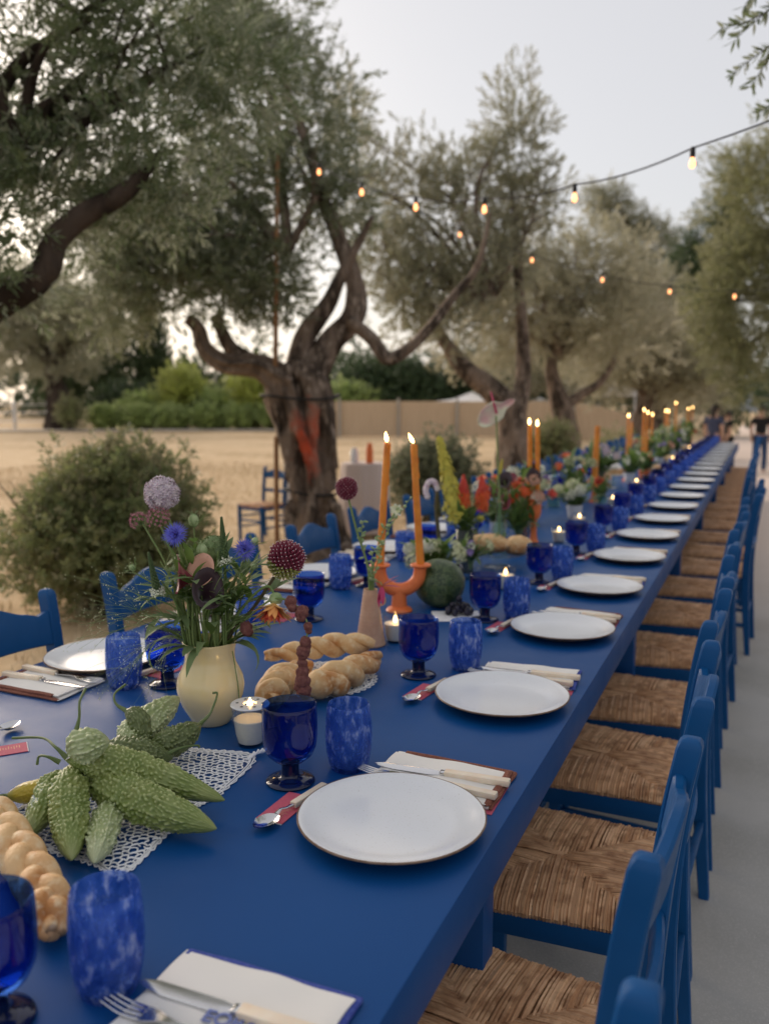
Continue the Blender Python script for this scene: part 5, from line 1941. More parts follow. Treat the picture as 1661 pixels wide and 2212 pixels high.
def umbel(t, base, c, r, up, mat, n=26, fsize=.006):
    b, bs = MB(), MB()
    M = frame(up)
    for i in range(n):
        a, e = i * 2.4, math.sqrt((i + .5) / n)
        d = M @ Vector((math.cos(a) * e, math.sin(a) * e, .75 - .45 * e * e))
        q = Vector(c) + d * r
        bs.tube([Vector(c) - M.col[2] * r * .5, q], .0006, 3, cap=False)
        for k in range(3):
            o = Vector((RND.uniform(-1, 1), RND.uniform(-1, 1), RND.uniform(-1, 1))) * fsize * .6
            star(b, q + o, d + o * 60, fsize, 5, .5)
    b.build('florets', MAT[mat], t, origin=base)
    bs.build('rays', MAT['stem'], t, origin=base)


def cluster(t, base, c, r, up, mat, n=60, fsize=.0042):
    """domed head of tiny star florets and buds on short rays"""
    M = frame(up)
    b, bs = MB(), MB()
    c = Vector(c)
    for d in dirs(n):
        if d.z < -.35:
            continue
        w = M @ d
        q = c + w * r * RND.uniform(.72, 1.05)
        bs.tube([c - M.col[2] * r * .6, q], .0005, 3, cap=False)
        star(b, q, w, fsize * RND.uniform(.8, 1.2), 5, .9)
        b.ball(q + w * fsize * .2, fsize * .42, 5, 4)
    b.build('florets', MAT[mat], t, origin=base)
    bs.build('rays', MAT['stem'], t, origin=base)


def cornflower(t, base, c, r, face):
    M = frame(face)
    b, bm_ = MB(), MB()
    c = Vector(c)
    for ring, (n, el, L) in enumerate(((13, .12, 1.0), (11, .45, .82), (8, .9, .6))):
        for k in range(n):
            a = 2 * PI * k / n + ring * .3 + RND.uniform(-.15, .15)
            e = el + RND.uniform(-.15, .15)
            d = (M.col[0] * math.cos(a) + M.col[1] * math.sin(a)) * math.cos(e) + M.col[2] * math.sin(e)
            s = M.col[0] * -math.sin(a) + M.col[1] * math.cos(a)
            p1 = c + d * r * L * .45
            for tth in (-1, -.35, .35, 1):
                tip = c + (d + s * .38 * tth).normalized() * r * L * RND.uniform(.88, 1.08) + M.col[2] * r * .06
                b.add([c + d * r * .1, p1 + s * r * .07 * tth - s * r * .05, tip, p1 + s * r * .07 * tth + s * r * .07], [(0, 1, 2, 3)])
    for k in range(16):
        a = k * 2.4
        e = math.sqrt((k + .5) / 16) * .33
        q = c + (M.col[0] * math.cos(a) + M.col[1] * math.sin(a)) * r * e
        bm_.tube([q - M.col[2] * r * .1, q + M.col[2] * r * .42 + (q - c) * .3], [r * .035, r * .02], 4)
    b.build('petals', MAT['cornblue'], t, origin=base)
    bm_.build('centre', MAT['cornmid'], t, origin=base)
    b = MB()
    b.lathe([(r * .05, -.55 * r), (r * .22, -.42 * r), (r * .24, -.2 * r), (r * .16, .02 * r)], 10, c=c, M=M)
    b.build('calyx', MAT['pod'], t, origin=base)


def nigella(t, base, c, r, up):
    b = MB()
    M = frame(up)
    c = Vector(c)
    b.ball(c, (r * .82, r * .82, r), 16, 12, M=M, fn=lambda u: 1 + .07 * math.cos(6 * math.atan2(u.y, u.x)))
    for k in range(5):
        a = 2 * PI * k / 5
        e = M.col[0] * math.cos(a) + M.col[1] * math.sin(a)
        b.tube(spline([c + M.col[2] * r * .8 + e * r * .2, c + M.col[2] * r * 1.3 + e * r * .5, c + M.col[2] * r * 1.5 + e * r * 1.0], 6), [r * .07, r * .02], 4)
    b.build('pod', MAT['pod'], t, origin=base)
    b = MB()
    for k in range(12):
        a = 2.4 * k
        e = (M.col[0] * math.cos(a) + M.col[1] * math.sin(a)) * RND.uniform(.8, 1.5) + M.col[2] * RND.uniform(-.2, 1.0)
        pp = spline([c - M.col[2] * r, c - M.col[2] * r * .6 + e * r * .9, c + e * r * 2.0], 6)
        b.tube(pp, [.0007, .0003], 3, cap=False)
        for s in (-1, 1):
            b.tube([pp[3], pp[3] + e * r * .7 + M.col[0] * r * .5 * s], .0003, 3, cap=False)
    b.build('bracts', MAT['stem'], t, origin=base)


def spike(t, base, p0, p1, r, mat, n=110, open_n=10, openmat='white', tip='pod', fs=1.0):
    p0, p1 = Vector(p0), Vector(p1)
    ax = (p1 - p0).normalized()
    M = frame(ax)
    b, bo = MB(), MB()
    L = (p1 - p0).length
    b.tube([p0, p1], [r * .4, r * .12], 7)
    for i in range(n):
        u = (i + .5) / n
        a = i * 2.399963
        rr = r * (1.02 - .80 * u ** 1.3)
        d = (M.col[0] * math.cos(a) + M.col[1] * math.sin(a) + ax * .35).normalized()
        q = p0 + ax * (u * L) + d * rr * .75
        b.ball(q, max(.0007, r * .27 * (1.1 - .7 * u)), 5, 4)
    for i in range(open_n):
        a = i * 2.399963
        d = (M.col[0] * math.cos(a) + M.col[1] * math.sin(a) + ax * .1).normalized()
        q = p0 + ax * (L * .03 * (i / max(1, open_n) * 4)) + d * r * 1.2
        star(bo, q, d, r * .75 * fs, 4, .25)
    b.build('buds', MAT[mat], t, origin=base)
    if open_n:
        bo.build('open_florets', MAT[openmat], t, origin=base)


def calla(t, base, c, r, face, up, mat, curl=1.0):
    """rolled spathe: a funnel whose lip flares and comes to a point"""
    F, U = Vector(face).normalized(), Vector(up).normalized()
    M = frame(F, U)
    b = MB()
    n, m = 36, 10
    vs, fs = [], []
    for j in range(m + 1):
        v = j / m
        for i in range(n + 1):
            a = -PI + 2 * PI * i / n * 1.06
            rr = r * (.12 + .88 * v ** 2.2) * (1 + .38 * v ** 3 * max(0, math.cos(a)) ** 2)
            z = r * (-1.75 + 1.75 * v) + r * .28 * v ** 4 * math.cos(a) - r * .35 * max(0, v - .8) * 3 * abs(math.sin(a))
            rr *= 1 - .04 * (i / n)
            vs.append(Vector(c) + M.col[0] * math.sin(a) * rr + M.col[1] * math.cos(a) * rr + M.col[2] * z)
    for j in range(m):
        for i in range(n):
            fs.append((j * (n + 1) + i, j * (n + 1) + i + 1, (j + 1) * (n + 1) + i + 1, (j + 1) * (n + 1) + i))
    b.add(vs, fs)
    ob = b.build('spathe', MAT[mat], t, origin=base, angle=80)
    md = ob.modifiers.new('thickness', 'SOLIDIFY')
    md.thickness = .0012


def daisy(t, base, c, face, r, mats, n=22, layers=3, cup=.2, wd=.22, nm='petals'):
    M = frame(face)
    c = Vector(c)
    for li in range(layers):
        b = MB()
        for k in range(n):
            a = 2 * PI * (k + .5 * (li % 2)) / n + RND.uniform(-.1, .1)
            e = cup + li * .32 + RND.uniform(-.08, .08)
            d = (M.col[0] * math.cos(a) + M.col[1] * math.sin(a)) * math.cos(e) + M.col[2] * math.sin(e)
            b.leaf(c, d, r * (1 - .2 * li) * RND.uniform(.85, 1.1), r * wd, up=M.col[2], bend=RND.uniform(-.2, .5), n=4, fold=.25, shape=.75)
        b.build(nm, MAT[mats[li % len(mats)]], t, origin=base)


def blob(b, c, r, seed):
    b.ball(c, r, 14, 10, fn=lambda u: 1 + .22 * noise.noise(u * 2.4 + Vector((seed, 0, 0))) + .10 * noise.noise(u * 9 + Vector((seed, 3, 0))))


# ------------------------------------------------------------------ the cream vase and its bouquet
VC = Vector((-.972, 1.352, TZ))
t = thing('vase', 'cream glazed rounded vase holding the big wildflower bouquet', 'vase', VC)
b = MB()
b.lathe([(0, 0), (.034, 0), (.0375, .003), (.044, .016), (.056, .036), (.0645, .058), (.0668, .076), (.0635, .094), (.0555, .110), (.0495, .122), (.0478, .134), (.0488, .148), (.0520, .160),
         (.0535, .165), (.0522, .1665), (.0490, .160), (.0455, .148), (.0445, .134), (.046, .12), (.05, .108), (.058, .09), (.06, .07), (.05, .04), (.03, .012), (0, .01)], 64, c=VC, wob=.012)
b.build('body', MAT['vase'], t, origin=VC, angle=60)


def mouth(k):
    a = k * 2.4
    return VC + Vector((.030 * math.cos(a), .030 * math.sin(a), .045))


def lip(p, k):
    """where a stem crosses the rim, leaning towards p"""
    d = Vector((p[0] - VC.x, p[1] - VC.y, 0))
    d = d * (.036 / max(d.length, .036))
    a = k * 2.4
    return VC + d + Vector((.012 * math.cos(a), .012 * math.sin(a), .162))


def vpath(p, k, head=None, sag=0.0):
    p = Vector(p)
    l = lip(p, k)
    m = l.lerp(p, .5) + Vector((0, 0, .02 + sag)) + (Vector((l.x, l.y, p.z)) - p) * .12
    return [mouth(k + 3), l, m, p]


p = (-1.046, 1.315, 1.205)
t, o, pp = fl('allium', 'round pale lilac allium, the tallest bloom in the cream vase', 'flower', vpath((-1.040, 1.317, 1.178), 0), (.0032, .0026))
ball_allium(t, o, p, .0315, 'lilac', 230, .0075)
t, o, pp = fl('astrantia', 'dusky pink flower cluster just below the tall lilac allium', 'flower', vpath((-1.038, 1.297, 1.150), 1))
cluster(t, o, (-1.040, 1.295, 1.160), .021, (.0, -.3, 1), 'dusky', 80)
t, o, pp = fl('astrantia', 'smaller dusky pink cluster at the far left of the bouquet', 'flower', vpath((-1.078, 1.297, 1.147), 2))
cluster(t, o, (-1.088, 1.296, 1.153), .017, (-.8, -.3, .8), 'dusky', 56)
t, o, pp = fl('cornflower', 'blue cornflower facing the viewer, left one in the cream vase', 'flower', vpath((-.984, 1.284, 1.120), 3))
cornflower(t, o, (-.986, 1.276, 1.135), .0265, (.15, -1.0, .45))
t, o, pp = fl('cornflower', 'blue-violet cornflower, right one in the cream vase', 'flower', vpath((-.905, 1.384, 1.080), 4))
cornflower(t, o, (-.903, 1.379, 1.096), .0250, (.35, -1.0, .25))
for k, (q, r, lb) in enumerate([((-1.004, 1.356, 1.150), .0125, 'highest green nigella pod with feathery bracts'), ((-.964, 1.325, 1.098), .0135, 'green nigella pod in the middle of the bouquet'),
                                ((-.902, 1.412, 1.107), .0085, 'small green nigella pod behind the right cornflower'), ((-1.083, 1.268, 1.066), .0070, 'tiny green pod at the left end of a thin stem'),
                                ((-.880, 1.372, 1.066), .0065, 'tiny green bud below the right cornflower')]):
    t, o, pp = fl('nigella_pod', lb, 'flower', vpath(Vector(q) - Vector((0, 0, r)), 5 + k), (.0018, .0014))
    nigella(t, o, q, r, Vector(q) - pp[-4])
t, o, pp = fl('poppy_head', 'round green textured seed head at the centre of the bouquet', 'flower', vpath((-.968, 1.368, 1.090), 10))
umbel(t, o, (-.970, 1.368, 1.100), .020, (.1, -.4, 1), 'pod', 34, .006)
b = MB()
blob(b, (-.962, 1.372, 1.088), .020, 3)
b.build('seed_head', MAT['pod'], t, origin=o)
t, o, pp = fl('veronica', 'upright dark green flower spike with white florets at its foot', 'flower', vpath((-.926, 1.345, 1.070), 11))
spike(t, o, (-.926, 1.345, 1.070), (-.941, 1.358, 1.160), .0105, 'verogreen', 150, 14)
t, o, pp = fl('veronica', 'drooping flower spike with white florets at the left of the bouquet', 'flower', vpath((-1.024, 1.276, 1.045), 12))
spike(t, o, (-1.026, 1.270, 1.020), (-1.040, 1.263, 1.100), .0095, 'verogreen', 130, 16)
t, o, pp = fl('calla_lily', 'wine-red calla lily tilted to the left in the bouquet', 'flower', vpath((-.972, 1.330, 1.030), 13), (.004, .003))
calla(t, o, (-.988, 1.272, 1.056), .031, (-.75, -.62, .30), (0, 0, 1), 'redcalla')
t, o, pp = fl('calla_lily', 'nearly black calla lily facing the viewer', 'flower', vpath((-.930, 1.325, 1.022), 14), (.004, .003))
calla(t, o, (-.912, 1.275, 1.036), .032, (.75, -.35, .55), (.2, 0, 1), 'blackcalla')
t, o, pp = fl('calla_lily', 'pale pink-tinged calla lily behind the black one', 'flower', vpath((-.940, 1.345, 1.045), 15), (.004, .003))
calla(t, o, (-.948, 1.290, 1.066), .028, (.1, -.7, .75), (0, 0, 1), 'peach')
t, o, pp = fl('allium', 'wine-red and green drumstick allium leaning out to the right', 'flower', [mouth(2), lip((-.83, 1.39, 1), 2), (-.885, 1.378, .985), (-.845, 1.388, 1.045)], (.0042, .0032), 'stemdark')
drum_allium(t, o, (-.822, 1.394, 1.078), .0365, (.35, .1, 1), 280)
t, o, pp = fl('dahlia', 'drooping yellow and red dahlia hanging from the right of the bouquet', 'flower', [mouth(4), lip((-.82, 1.36, 1), 4), (-.885, 1.356, 1.0), (-.842, 1.358, 1.034), (-.824, 1.359, 1.014)], (.003, .0024))
daisy(t, o, (-.824, 1.352, 1.006), (.10, -.45, -1), .052, ['dahliay', 'dahliar', 'dahliay'], 18, 3, .70, .26)
b = MB()
b.lathe([(.003, .018), (.010, .014), (.0135, .004), (.010, -.003)], 14, c=(-.824, 1.359, 1.006))
b.build('calyx', MAT['pod'], t, origin=o)
ap = [mouth(6), lip((-.80, 1.36, 1), 6), Vector((-.875, 1.346, .975)), Vector((-.820, 1.350, 1.014)), Vector((-.777, 1.356, 1.002)), Vector((-.754, 1.355, .967)), Vector((-.759, 1.347, .925)), Vector((-.758, 1.340, .885)), Vector((-.752, 1.334, .845))]
t, o, pp = fl('amaranth', 'hanging chain of dark red amaranth tassels right of the cream vase', 'flower', ap, (.0024, .0012), n=60)
for k, (u, r) in enumerate([(.46, .0115), (.545, .013), (.63, .0085), (.715, .0110), (.77, .0130), (.845, .0095), (.89, .0125), (.945, .0150), (.99, .0140)]):
    b = MB()
    q = pp[int(u * 59)]
    blob(b, q, r, k * 7.1)
    blob(b, q + Vector((RND.uniform(-.007, .007), RND.uniform(-.005, .005), -.009)), r * .75, k * 3.3 + 1)
    b.build('tassel', MAT['amar'], t, origin=o)
t, o, pp = fl('amaranth', 'small dark red amaranth tuft close above the vase rim', 'flower', [mouth(7), lip((-.88, 1.34, 1), 7), (-.90, 1.345, .962), (-.884, 1.344, .958)], (.002, .0014))
b = MB()
blob(b, (-.881, 1.344, .953), .0125, 4)
blob(b, (-.876, 1.342, .946), .010, 9)
b.build('tassel', MAT['amar'], t, origin=o)
# foliage that fills the bouquet
t = thing('bouquet_foliage', 'mixed green leaves and stalks filling the cream vase', 'foliage', VC)
b, bl = MB(), MB()
rs = random.Random(12)
for k in range(60):
    a = rs.uniform(0, 6.28)
    e = rs.uniform(.02, .125)
    h = rs.uniform(.24, .38) - e * .5
    q = VC + Vector((e * math.cos(a) * 1.1, e * math.sin(a) * .8, h))
    pth = spline(vpath(q, k), 14)
    b.tube(pth, [.0022, .0012], 5)
    for j in range(5):
        i = rs.randint(8, 13)
        d = (pth[min(i + 1, 13)] - pth[i - 1]).normalized()
        u = Vector((rs.uniform(-1, 1), rs.uniform(-1, 1), rs.uniform(-.4, .6)))
        bl.leaf(pth[i], d * .6 + u * .8, rs.uniform(.03, .07), rs.uniform(.007, .020), bend=rs.uniform(.1, .9), n=5)
for k in range(16):
    a = rs.uniform(0, 6.28)
    d = Vector((math.cos(a), math.sin(a), rs.uniform(.6, 1.8)))
    MB().leaf(VC + Vector((.04 * math.cos(a), .04 * math.sin(a), .158)), d, rs.uniform(.06, .12), rs.uniform(.014, .028), bend=rs.uniform(.5, 1.6), n=6).build('leaf', MAT['leaf'], t, origin=VC)
for q, d, L, W, bd in ((VC + Vector((-.046, -.022, .165)), (-.8, -.4, .9), .12, .018, 2.9), (VC + Vector((.046, .004, .165)), (.9, .1, .9), .11, .011, 3.0),
                       (VC + Vector((-.03, -.035, .20)), (-.8, -.4, 1), .10, .026, 1.4), (VC + Vector((.03, -.035, .19)), (.5, -.6, 1.2), .11, .024, 1.1), (VC + Vector((-.02, -.03, .24)), (-.5, -.6, 1), .06, .022, .8)):
    MB().leaf(q, d, L, W, bend=bd, n=9).build('leaf', MAT['leaf'], t, origin=VC)
b.build('stalks', MAT['stem'], t, origin=VC)
bl.build('leaves', MAT['leaf'], t, origin=VC)
# feathery thread leaves round the cornflower stems
b = MB()
for k in range(70):
    a, e = rs.uniform(0, 6.28), rs.uniform(.03, .10)
    q = VC + Vector((e * math.cos(a), e * math.sin(a), rs.uniform(.20, .33)))
    d = Vector((rs.uniform(-1, 1), rs.uniform(-1, 1), rs.uniform(-.1, 1))).normalized()
    b.tube(spline([q, q + d * .025 + Vector((0, 0, .004)), q + d * rs.uniform(.04, .07)], 6), [.0009, .0004], 3, cap=False)
b.build('thread_leaves', MAT['stem'], t, origin=VC)
# panicum: a cloud of hair-fine stalks on the left
t = thing('panicum_grass', 'airy hair-fine grass seed heads spilling left of the cream vase', 'grass', VC)
b, bs = MB(), MB()
for k in range(16):
    l = VC + Vector((-.040, -.020, .160)) + Vector((rs.uniform(-.008, .008), rs.uniform(-.01, .01), 0))
    e = VC + Vector((rs.uniform(-.20, -.05), rs.uniform(-.15, -.03), rs.uniform(.08, .30)))
    pp = spline([VC + Vector((-.01, 0, .06)), l, l.lerp(e, .5) + Vector((0, 0, .03)), e], 16)
    b.tube(pp, [.0008, .0003], 3, cap=False)
    for j in range(12):
        i = rs.randint(8, 15)
        d = (pp[i] - pp[i - 2]).normalized() + Vector((rs.uniform(-1, 1), rs.uniform(-1, 1), rs.uniform(-1, .8))) * .8
        q = pp[i] + d * rs.uniform(.02, .06)
        b.tube(spline([pp[i], (pp[i] + q) / 2 + Vector((0, 0, .003)), q], 4), .00024, 3, cap=False)
        for s in range(2):
            bs.ball(q + Vector((rs.uniform(-.006, .006), rs.uniform(-.006, .006), rs.uniform(-.006, .006))), .0010, 4, 3)
b.build('stalks', MAT['stem'], t, origin=VC)
bs.build('seeds', MAT['creamg'], t, origin=VC)
b = MB()
tt = thing('tendril', 'thin curling tendril lying on the table right of the cream vase', 'tendril', VC + Vector((.06, 0, 0)))
b.tube(spline([VC + Vector((.053, .0, .15)), VC + Vector((.066, -.004, .09)), VC + Vector((.075, -.005, .03)), VC + Vector((.11, -.002, .004)), VC + Vector((.14, .02, .003))], 24), [.0012, .0007], 5)
b.build('stalk', MAT['stem'], tt, origin=tt.location)

# ------------------------------------------------------------------ ribbed brown bottle
TC = Vector((-.908, 1.965, TZ))
t = thing('bottle_vase', 'tapering ribbed brown clay bottle with a ring handle', 'vase', TC)
b = MB()
prof = [(0, 0), (.037, 0)]
for i in range(33):
    u = i / 32
    prof.append((.0395 - .0215 * u ** .9 + .0010 * math.sin(u * 85), .003 + u * .143))
prof += [(.0185, .1475), (.0150, .1475), (.0150, .10), (0, .10)]
b.lathe(prof, 40, c=TC)
b.build('body', MAT['terra'], t, origin=TC, angle=60)
b = MB()
hc = TC + Vector((.024, .010, .118))
b.tube([hc + Vector((.0115 * math.cos(a) * .915, .0115 * math.cos(a) * .404, .0115 * math.sin(a))) for a in [2 * PI * i / 20 for i in range(21)]], .0032, 8, cap=False)
b.build('handle', MAT['terra'], t, origin=TC)
tm_ = TC + Vector((0, 0, .145))
t, o, pp = fl('allium', 'round wine-red allium on a long bare stem in the clay bottle', 'flower', [tm_ - Vector((0, 0, .05)), tm_ + Vector((-.006, -.003, .06)), tm_ + Vector((-.030, -.015, .15)), (-.955, 1.936, 1.132)], (.0034, .0028))
drum_allium(t, o, (-.959, 1.934, 1.158), .029, (-.15, 0, 1), 230, green=False)
for k, (e, lb) in enumerate([((-.845, 1.985, 1.105), 'green budded spray with a white flower in the clay bottle'), ((-.812, 1.999, 1.135), 'longest green budded spray arching right from the clay bottle'),
                             ((-.925, 1.955, 1.075), 'short green budded spray beside the allium in the clay bottle'), ((-.880, 1.972, 1.02), 'shortest green sprig in the clay bottle')]):
    e = Vector(e)
    t, o, pp = fl('delphinium_spray', lb, 'flower', [tm_ - Vector((0, 0, .05)), tm_ + Vector((.003 * k, 0, .01)), tm_.lerp(e, .55) + Vector((-.012, 0, .02)), e], (.0018, .001), n=26)
    b = MB()
    for i in range(10, 26, 1):
        d = Vector((RND.uniform(-1, 1), RND.uniform(-1, 1), RND.uniform(-.2, .8)))
        bud(b, pp[i], d, RND.uniform(.010, .020), RND.uniform(.0025, .005))
    b.build('buds', MAT['pod'], t, origin=o)
    if k == 0:
        daisy(t, o, e, (.2, -1, .2), .020, ['white', 'creamg'], 7, 2, .1, .5)
t, o, pp = fl('gloriosa', 'magenta flower with swept-back petals hanging on the clay bottle', 'flower', [tm_ - Vector((0, 0, .03)), tm_ + Vector((.01, -.005, .02)), tm_ + Vector((.035, -.02, .028)), (-.862, 1.935, .918)], (.0016, .0012))
b = MB()
for k, (d, L) in enumerate([((.5, .1, .5), .055), ((1, .2, .1), .05), ((-.1, -.3, -1), .055), ((.3, -.5, -.6), .05), ((.8, .3, .6), .045), ((-.3, -.2, -.9), .05)]):
    b.leaf((-.862, 1.933, .916), d, L, .013, bend=RND.uniform(-.6, .6), n=6)
b.build('petals', MAT['magenta'], t, origin=o)

# ------------------------------------------------------------------ watermelon, grapes, paper
def melon_mat():
    m = M_('watermelon_rind', (.022, .045, .016), .35, var2=(46, (.05, .085, .03), .4, .62))
    t_ = m.node_tree
    b_ = t_.nodes['Principled BSDF']
    src = b_.inputs['Base Color'].links[0].from_socket
    tc = t_.nodes.new('ShaderNodeTexCoord')
    wv = t_.nodes.new('ShaderNodeTexWave')
    wv.wave_type = 'BANDS'
    wv.bands_direction = 'X'
    wv.inputs['Scale'].default_value = 14
    wv.inputs['Distortion'].default_value = 9
    wv.inputs['Detail Scale'].default_value = 9
    t_.links.new(tc.outputs['Object'], wv.inputs['Vector'])
    x = t_.nodes.new('ShaderNodeMix')
    x.data_type = 'RGBA'
    mr = t_.nodes.new('ShaderNodeMapRange')
    mr.inputs['From Min'].default_value = .55
    mr.inputs['From Max'].default_value = .9
    mr.inputs['To Max'].default_value = .6
    t_.links.new(wv.outputs['Fac'], mr.inputs['Value'])
    t_.links.new(mr.outputs[0], x.inputs['Factor'])
    t_.links.new(src, x.inputs['A'])
    x.inputs['B'].default_value = (.13, .17, .07, 1)
    t_.links.new(x.outputs['Result'], b_.inputs['Base Color'])
    return m


b = MB()
b.ball((0, 0, .068), (.072, .072, .068), 40, 28, fn=lambda u: 1 + .015 * noise.noise(u * 1.5))
o = b.build('watermelon', melon_mat())
o.location = (-.888, 2.425, TZ)
o.scale = (1.1, 1.1, 1.1)
tag(o, 'small dark striped watermelon behind the forked candle holder', 'watermelon')
b = MB()
cloth_slab(b, -.07, .07, -.06, .06, .0003, .0010, 3, wav=.0006)
o = b.build('paper_sheet', MAT['paper'])
o.location, o.rotation_euler = (-.80, 2.335, TZ), (0, 0, rad(25))
tag(o, 'white paper sheet under the dark grapes', 'paper')
t = thing('grape_bunch', 'bunch of dark grapes on the white paper beside the watermelon', 'grapes', (-.805, 2.36, TZ))
rs = random.Random(5)
for k in range(30):
    a, e = rs.uniform(0, 6.28), math.sqrt(rs.random())
    h = rs.uniform(0, 1) * (1 - e)
    b = MB()
    b.ball((-.805 + .038 * e * math.cos(a), 2.36 + .034 * e * math.sin(a), TZ + .011 + .048 * h), (.0098, .0098, .0108), 12, 8)
    b.build('grape', MAT['grapes'], t, origin=t.location)
b = MB()
b.tube(spline([(-.805, 2.36, TZ + .03), (-.80, 2.365, TZ + .065), (-.79, 2.37, TZ + .085)], 8), .0016, 6)
b.build('stalk', MAT['stemdark'], t, origin=t.location)

# ------------------------------------------------------------------ mixed arrangements further along
def arrangement(label, x, y, h, spread, vessel, heads, seed, leaves=26, leafL=.07, leafW=.02, z0=TZ, fern=False):
    """vessel + bouquet; heads: list of (kind, material, count, size)"""
    rs = random.Random(seed)
    c = Vector((x, y, z0))
    nm, prof, vm, vlabel = vessel
    v = thing(nm, vlabel, 'vase', c)
    MB().lathe(prof, 28, c=c).build('body', MAT[vm], v, origin=c, angle=60)
    top = max(p[1] for p in prof)
    t = thing('flower_arrangement', label, 'flowers', c)
    bs, bl = MB(), MB()
    k = 0
    for kind, mat, cnt, size in heads:
        for i in range(cnt):
            a = rs.uniform(0, 6.28)
            e = spread * math.sqrt(rs.random())
            q = c + Vector((e * math.cos(a), e * math.sin(a), top + (h - top) * rs.uniform(.45, 1.0) * (1 - .35 * e / spread)))
            if kind == 'spike':
                q.z = z0 + h * .62
            pth = spline([c + Vector((0, 0, top * .4)), c + Vector(((q.x - x) * .25, (q.y - y) * .25, top)), c.lerp(q, .6) + Vector((0, 0, .03)), q], 12)
            bs.tube(pth, [.0028, .0018], 5)
            d = (pth[-1] - pth[-3]).normalized() + Vector((.2, -.55, 0))
            if kind == 'spike':
                spike(t, c, q, q + Vector((rs.uniform(-.02, .02), rs.uniform(-.02, .02), h * .38)), size, mat, 90, 0)
            elif kind == 'ball':
                b = MB()
                for dd in dirs(60):
                    star(b, q + dd * size * rs.uniform(.8, 1), dd, size * .42, 5, .4)
                b.ball(q, size * .75, 10, 7)
                b.build('bloom', MAT[mat], t, origin=c)
            elif kind == 'daisy':
                daisy(t, c, q, d, size, [mat], 16, 2, .15, .32, 'bloom')
            elif kind == 'rose':
                daisy(t, c, q, d, size, [mat], 8, 4, .1, .75, 'bloom')
            elif kind == 'umbel':
                umbel(t, c, q, size, d, mat, 22, size * .26)
            elif kind == 'calla':
                calla(t, c, q, size, d, (0, 0, 1), mat)
            k += 1
    for i in range(leaves):
        a = rs.uniform(0, 6.28)
        e = spread * rs.uniform(.1, .95)
        q = c + Vector((e * math.cos(a), e * math.sin(a), top + (h - top) * rs.uniform(.1, .75)))
        pth = spline([c + Vector((0, 0, top * .5)), c + Vector((e * .3 * math.cos(a), e * .3 * math.sin(a), top)), q], 8)
        bs.tube(pth, [.002, .001], 4)
        for j in range(4):
            kx = rs.randint(3, 7)
            u = Vector((rs.uniform(-1, 1), rs.uniform(-1, 1), rs.uniform(-.3, .8)))
            bl.leaf(pth[kx], (pth[kx] - pth[kx - 1]).normalized() * .7 + u * .7, leafL * rs.uniform(.6, 1.2), leafW * rs.uniform(.7, 1.2), bend=rs.uniform(.1, .9), n=4)
    bs.build('stems', MAT['stem'], t, origin=c)
    bl.build('leaves', MAT['leaf'], t, origin=c)
    return t


CUP = [(0, 0), (.030, 0), (.034, .004), (.040, .04), (.042, .075), (.040, .076), (.036, .04), (0, .03)]
CYL = [(0, 0), (.030, 0), (.032, .004), (.0325, .16), (.0315, .161), (.029, .15), (0, .06)]
BOT = [(0, 0), (.028, 0), (.031, .004), (.032, .06), (.029, .09), (.017, .13), (.0125, .16), (.0125, .20), (.0145, .205), (.011, .205), (.0105, .16), (.015, .128), (.026, .09), (.0285, .06), (.027, .008), (0, .007)]
arrangement('low bunch of white and cream-green flowers behind the watermelon', -.985, 2.63, .175, .085, ('small_vase', CUP, 'whiteceramic', 'small white vase under the cream-green flowers'),
            [('umbel', 'creamg', 5, .030), ('ball', 'white', 2, .022), ('daisy', 'white', 2, .02), ('rose', 'creamg', 3, .022)], 1, 34, .06, .026)
# dark cylinder with pokers and a foxtail lily
DC = Vector((-.988, 2.965, TZ))
arrangement('green leaves and small blooms in the dark cylinder vase', DC.x, DC.y, .30, .07, ('cylinder_vase', CYL, 'darkvase', 'dark green cylinder vase left of the bread stand'),
            [('daisy', 'yellowp', 4, .018)], 2, 26, .10, .014)
t, o, pp = fl('foxtail_lily', 'tall tapering yellow-green foxtail lily in the dark vase', 'flower', [DC + Vector((0, 0, .06)), DC + Vector((-.012, -.005, .17)), DC + Vector((-.024, -.01, .22))], (.004, .004))
b = MB()
q0, q1 = Vector((-1.008, 2.948, .935)), Vector((-1.074, 2.918, 1.245))
for i in range(210):
    u = (i + .5) / 210
    a = i * 2.399963
    M = frame(q1 - q0)
    d = (M.col[0] * math.cos(a) + M.col[1] * math.sin(a) + M.col[2] * .3).normalized()
    q = q0.lerp(q1, u) + d * (.046 - .034 * u) * RND.uniform(.55, 1.12)
    star(b, q, d, .0175 - .009 * u, 6, .2)
    b.ball(q, .0035 - .0015 * u, 5, 3)
b.tube([q0, q1], [.009, .004], 8)
b.build('florets', MAT['yellowp'], t, origin=o)
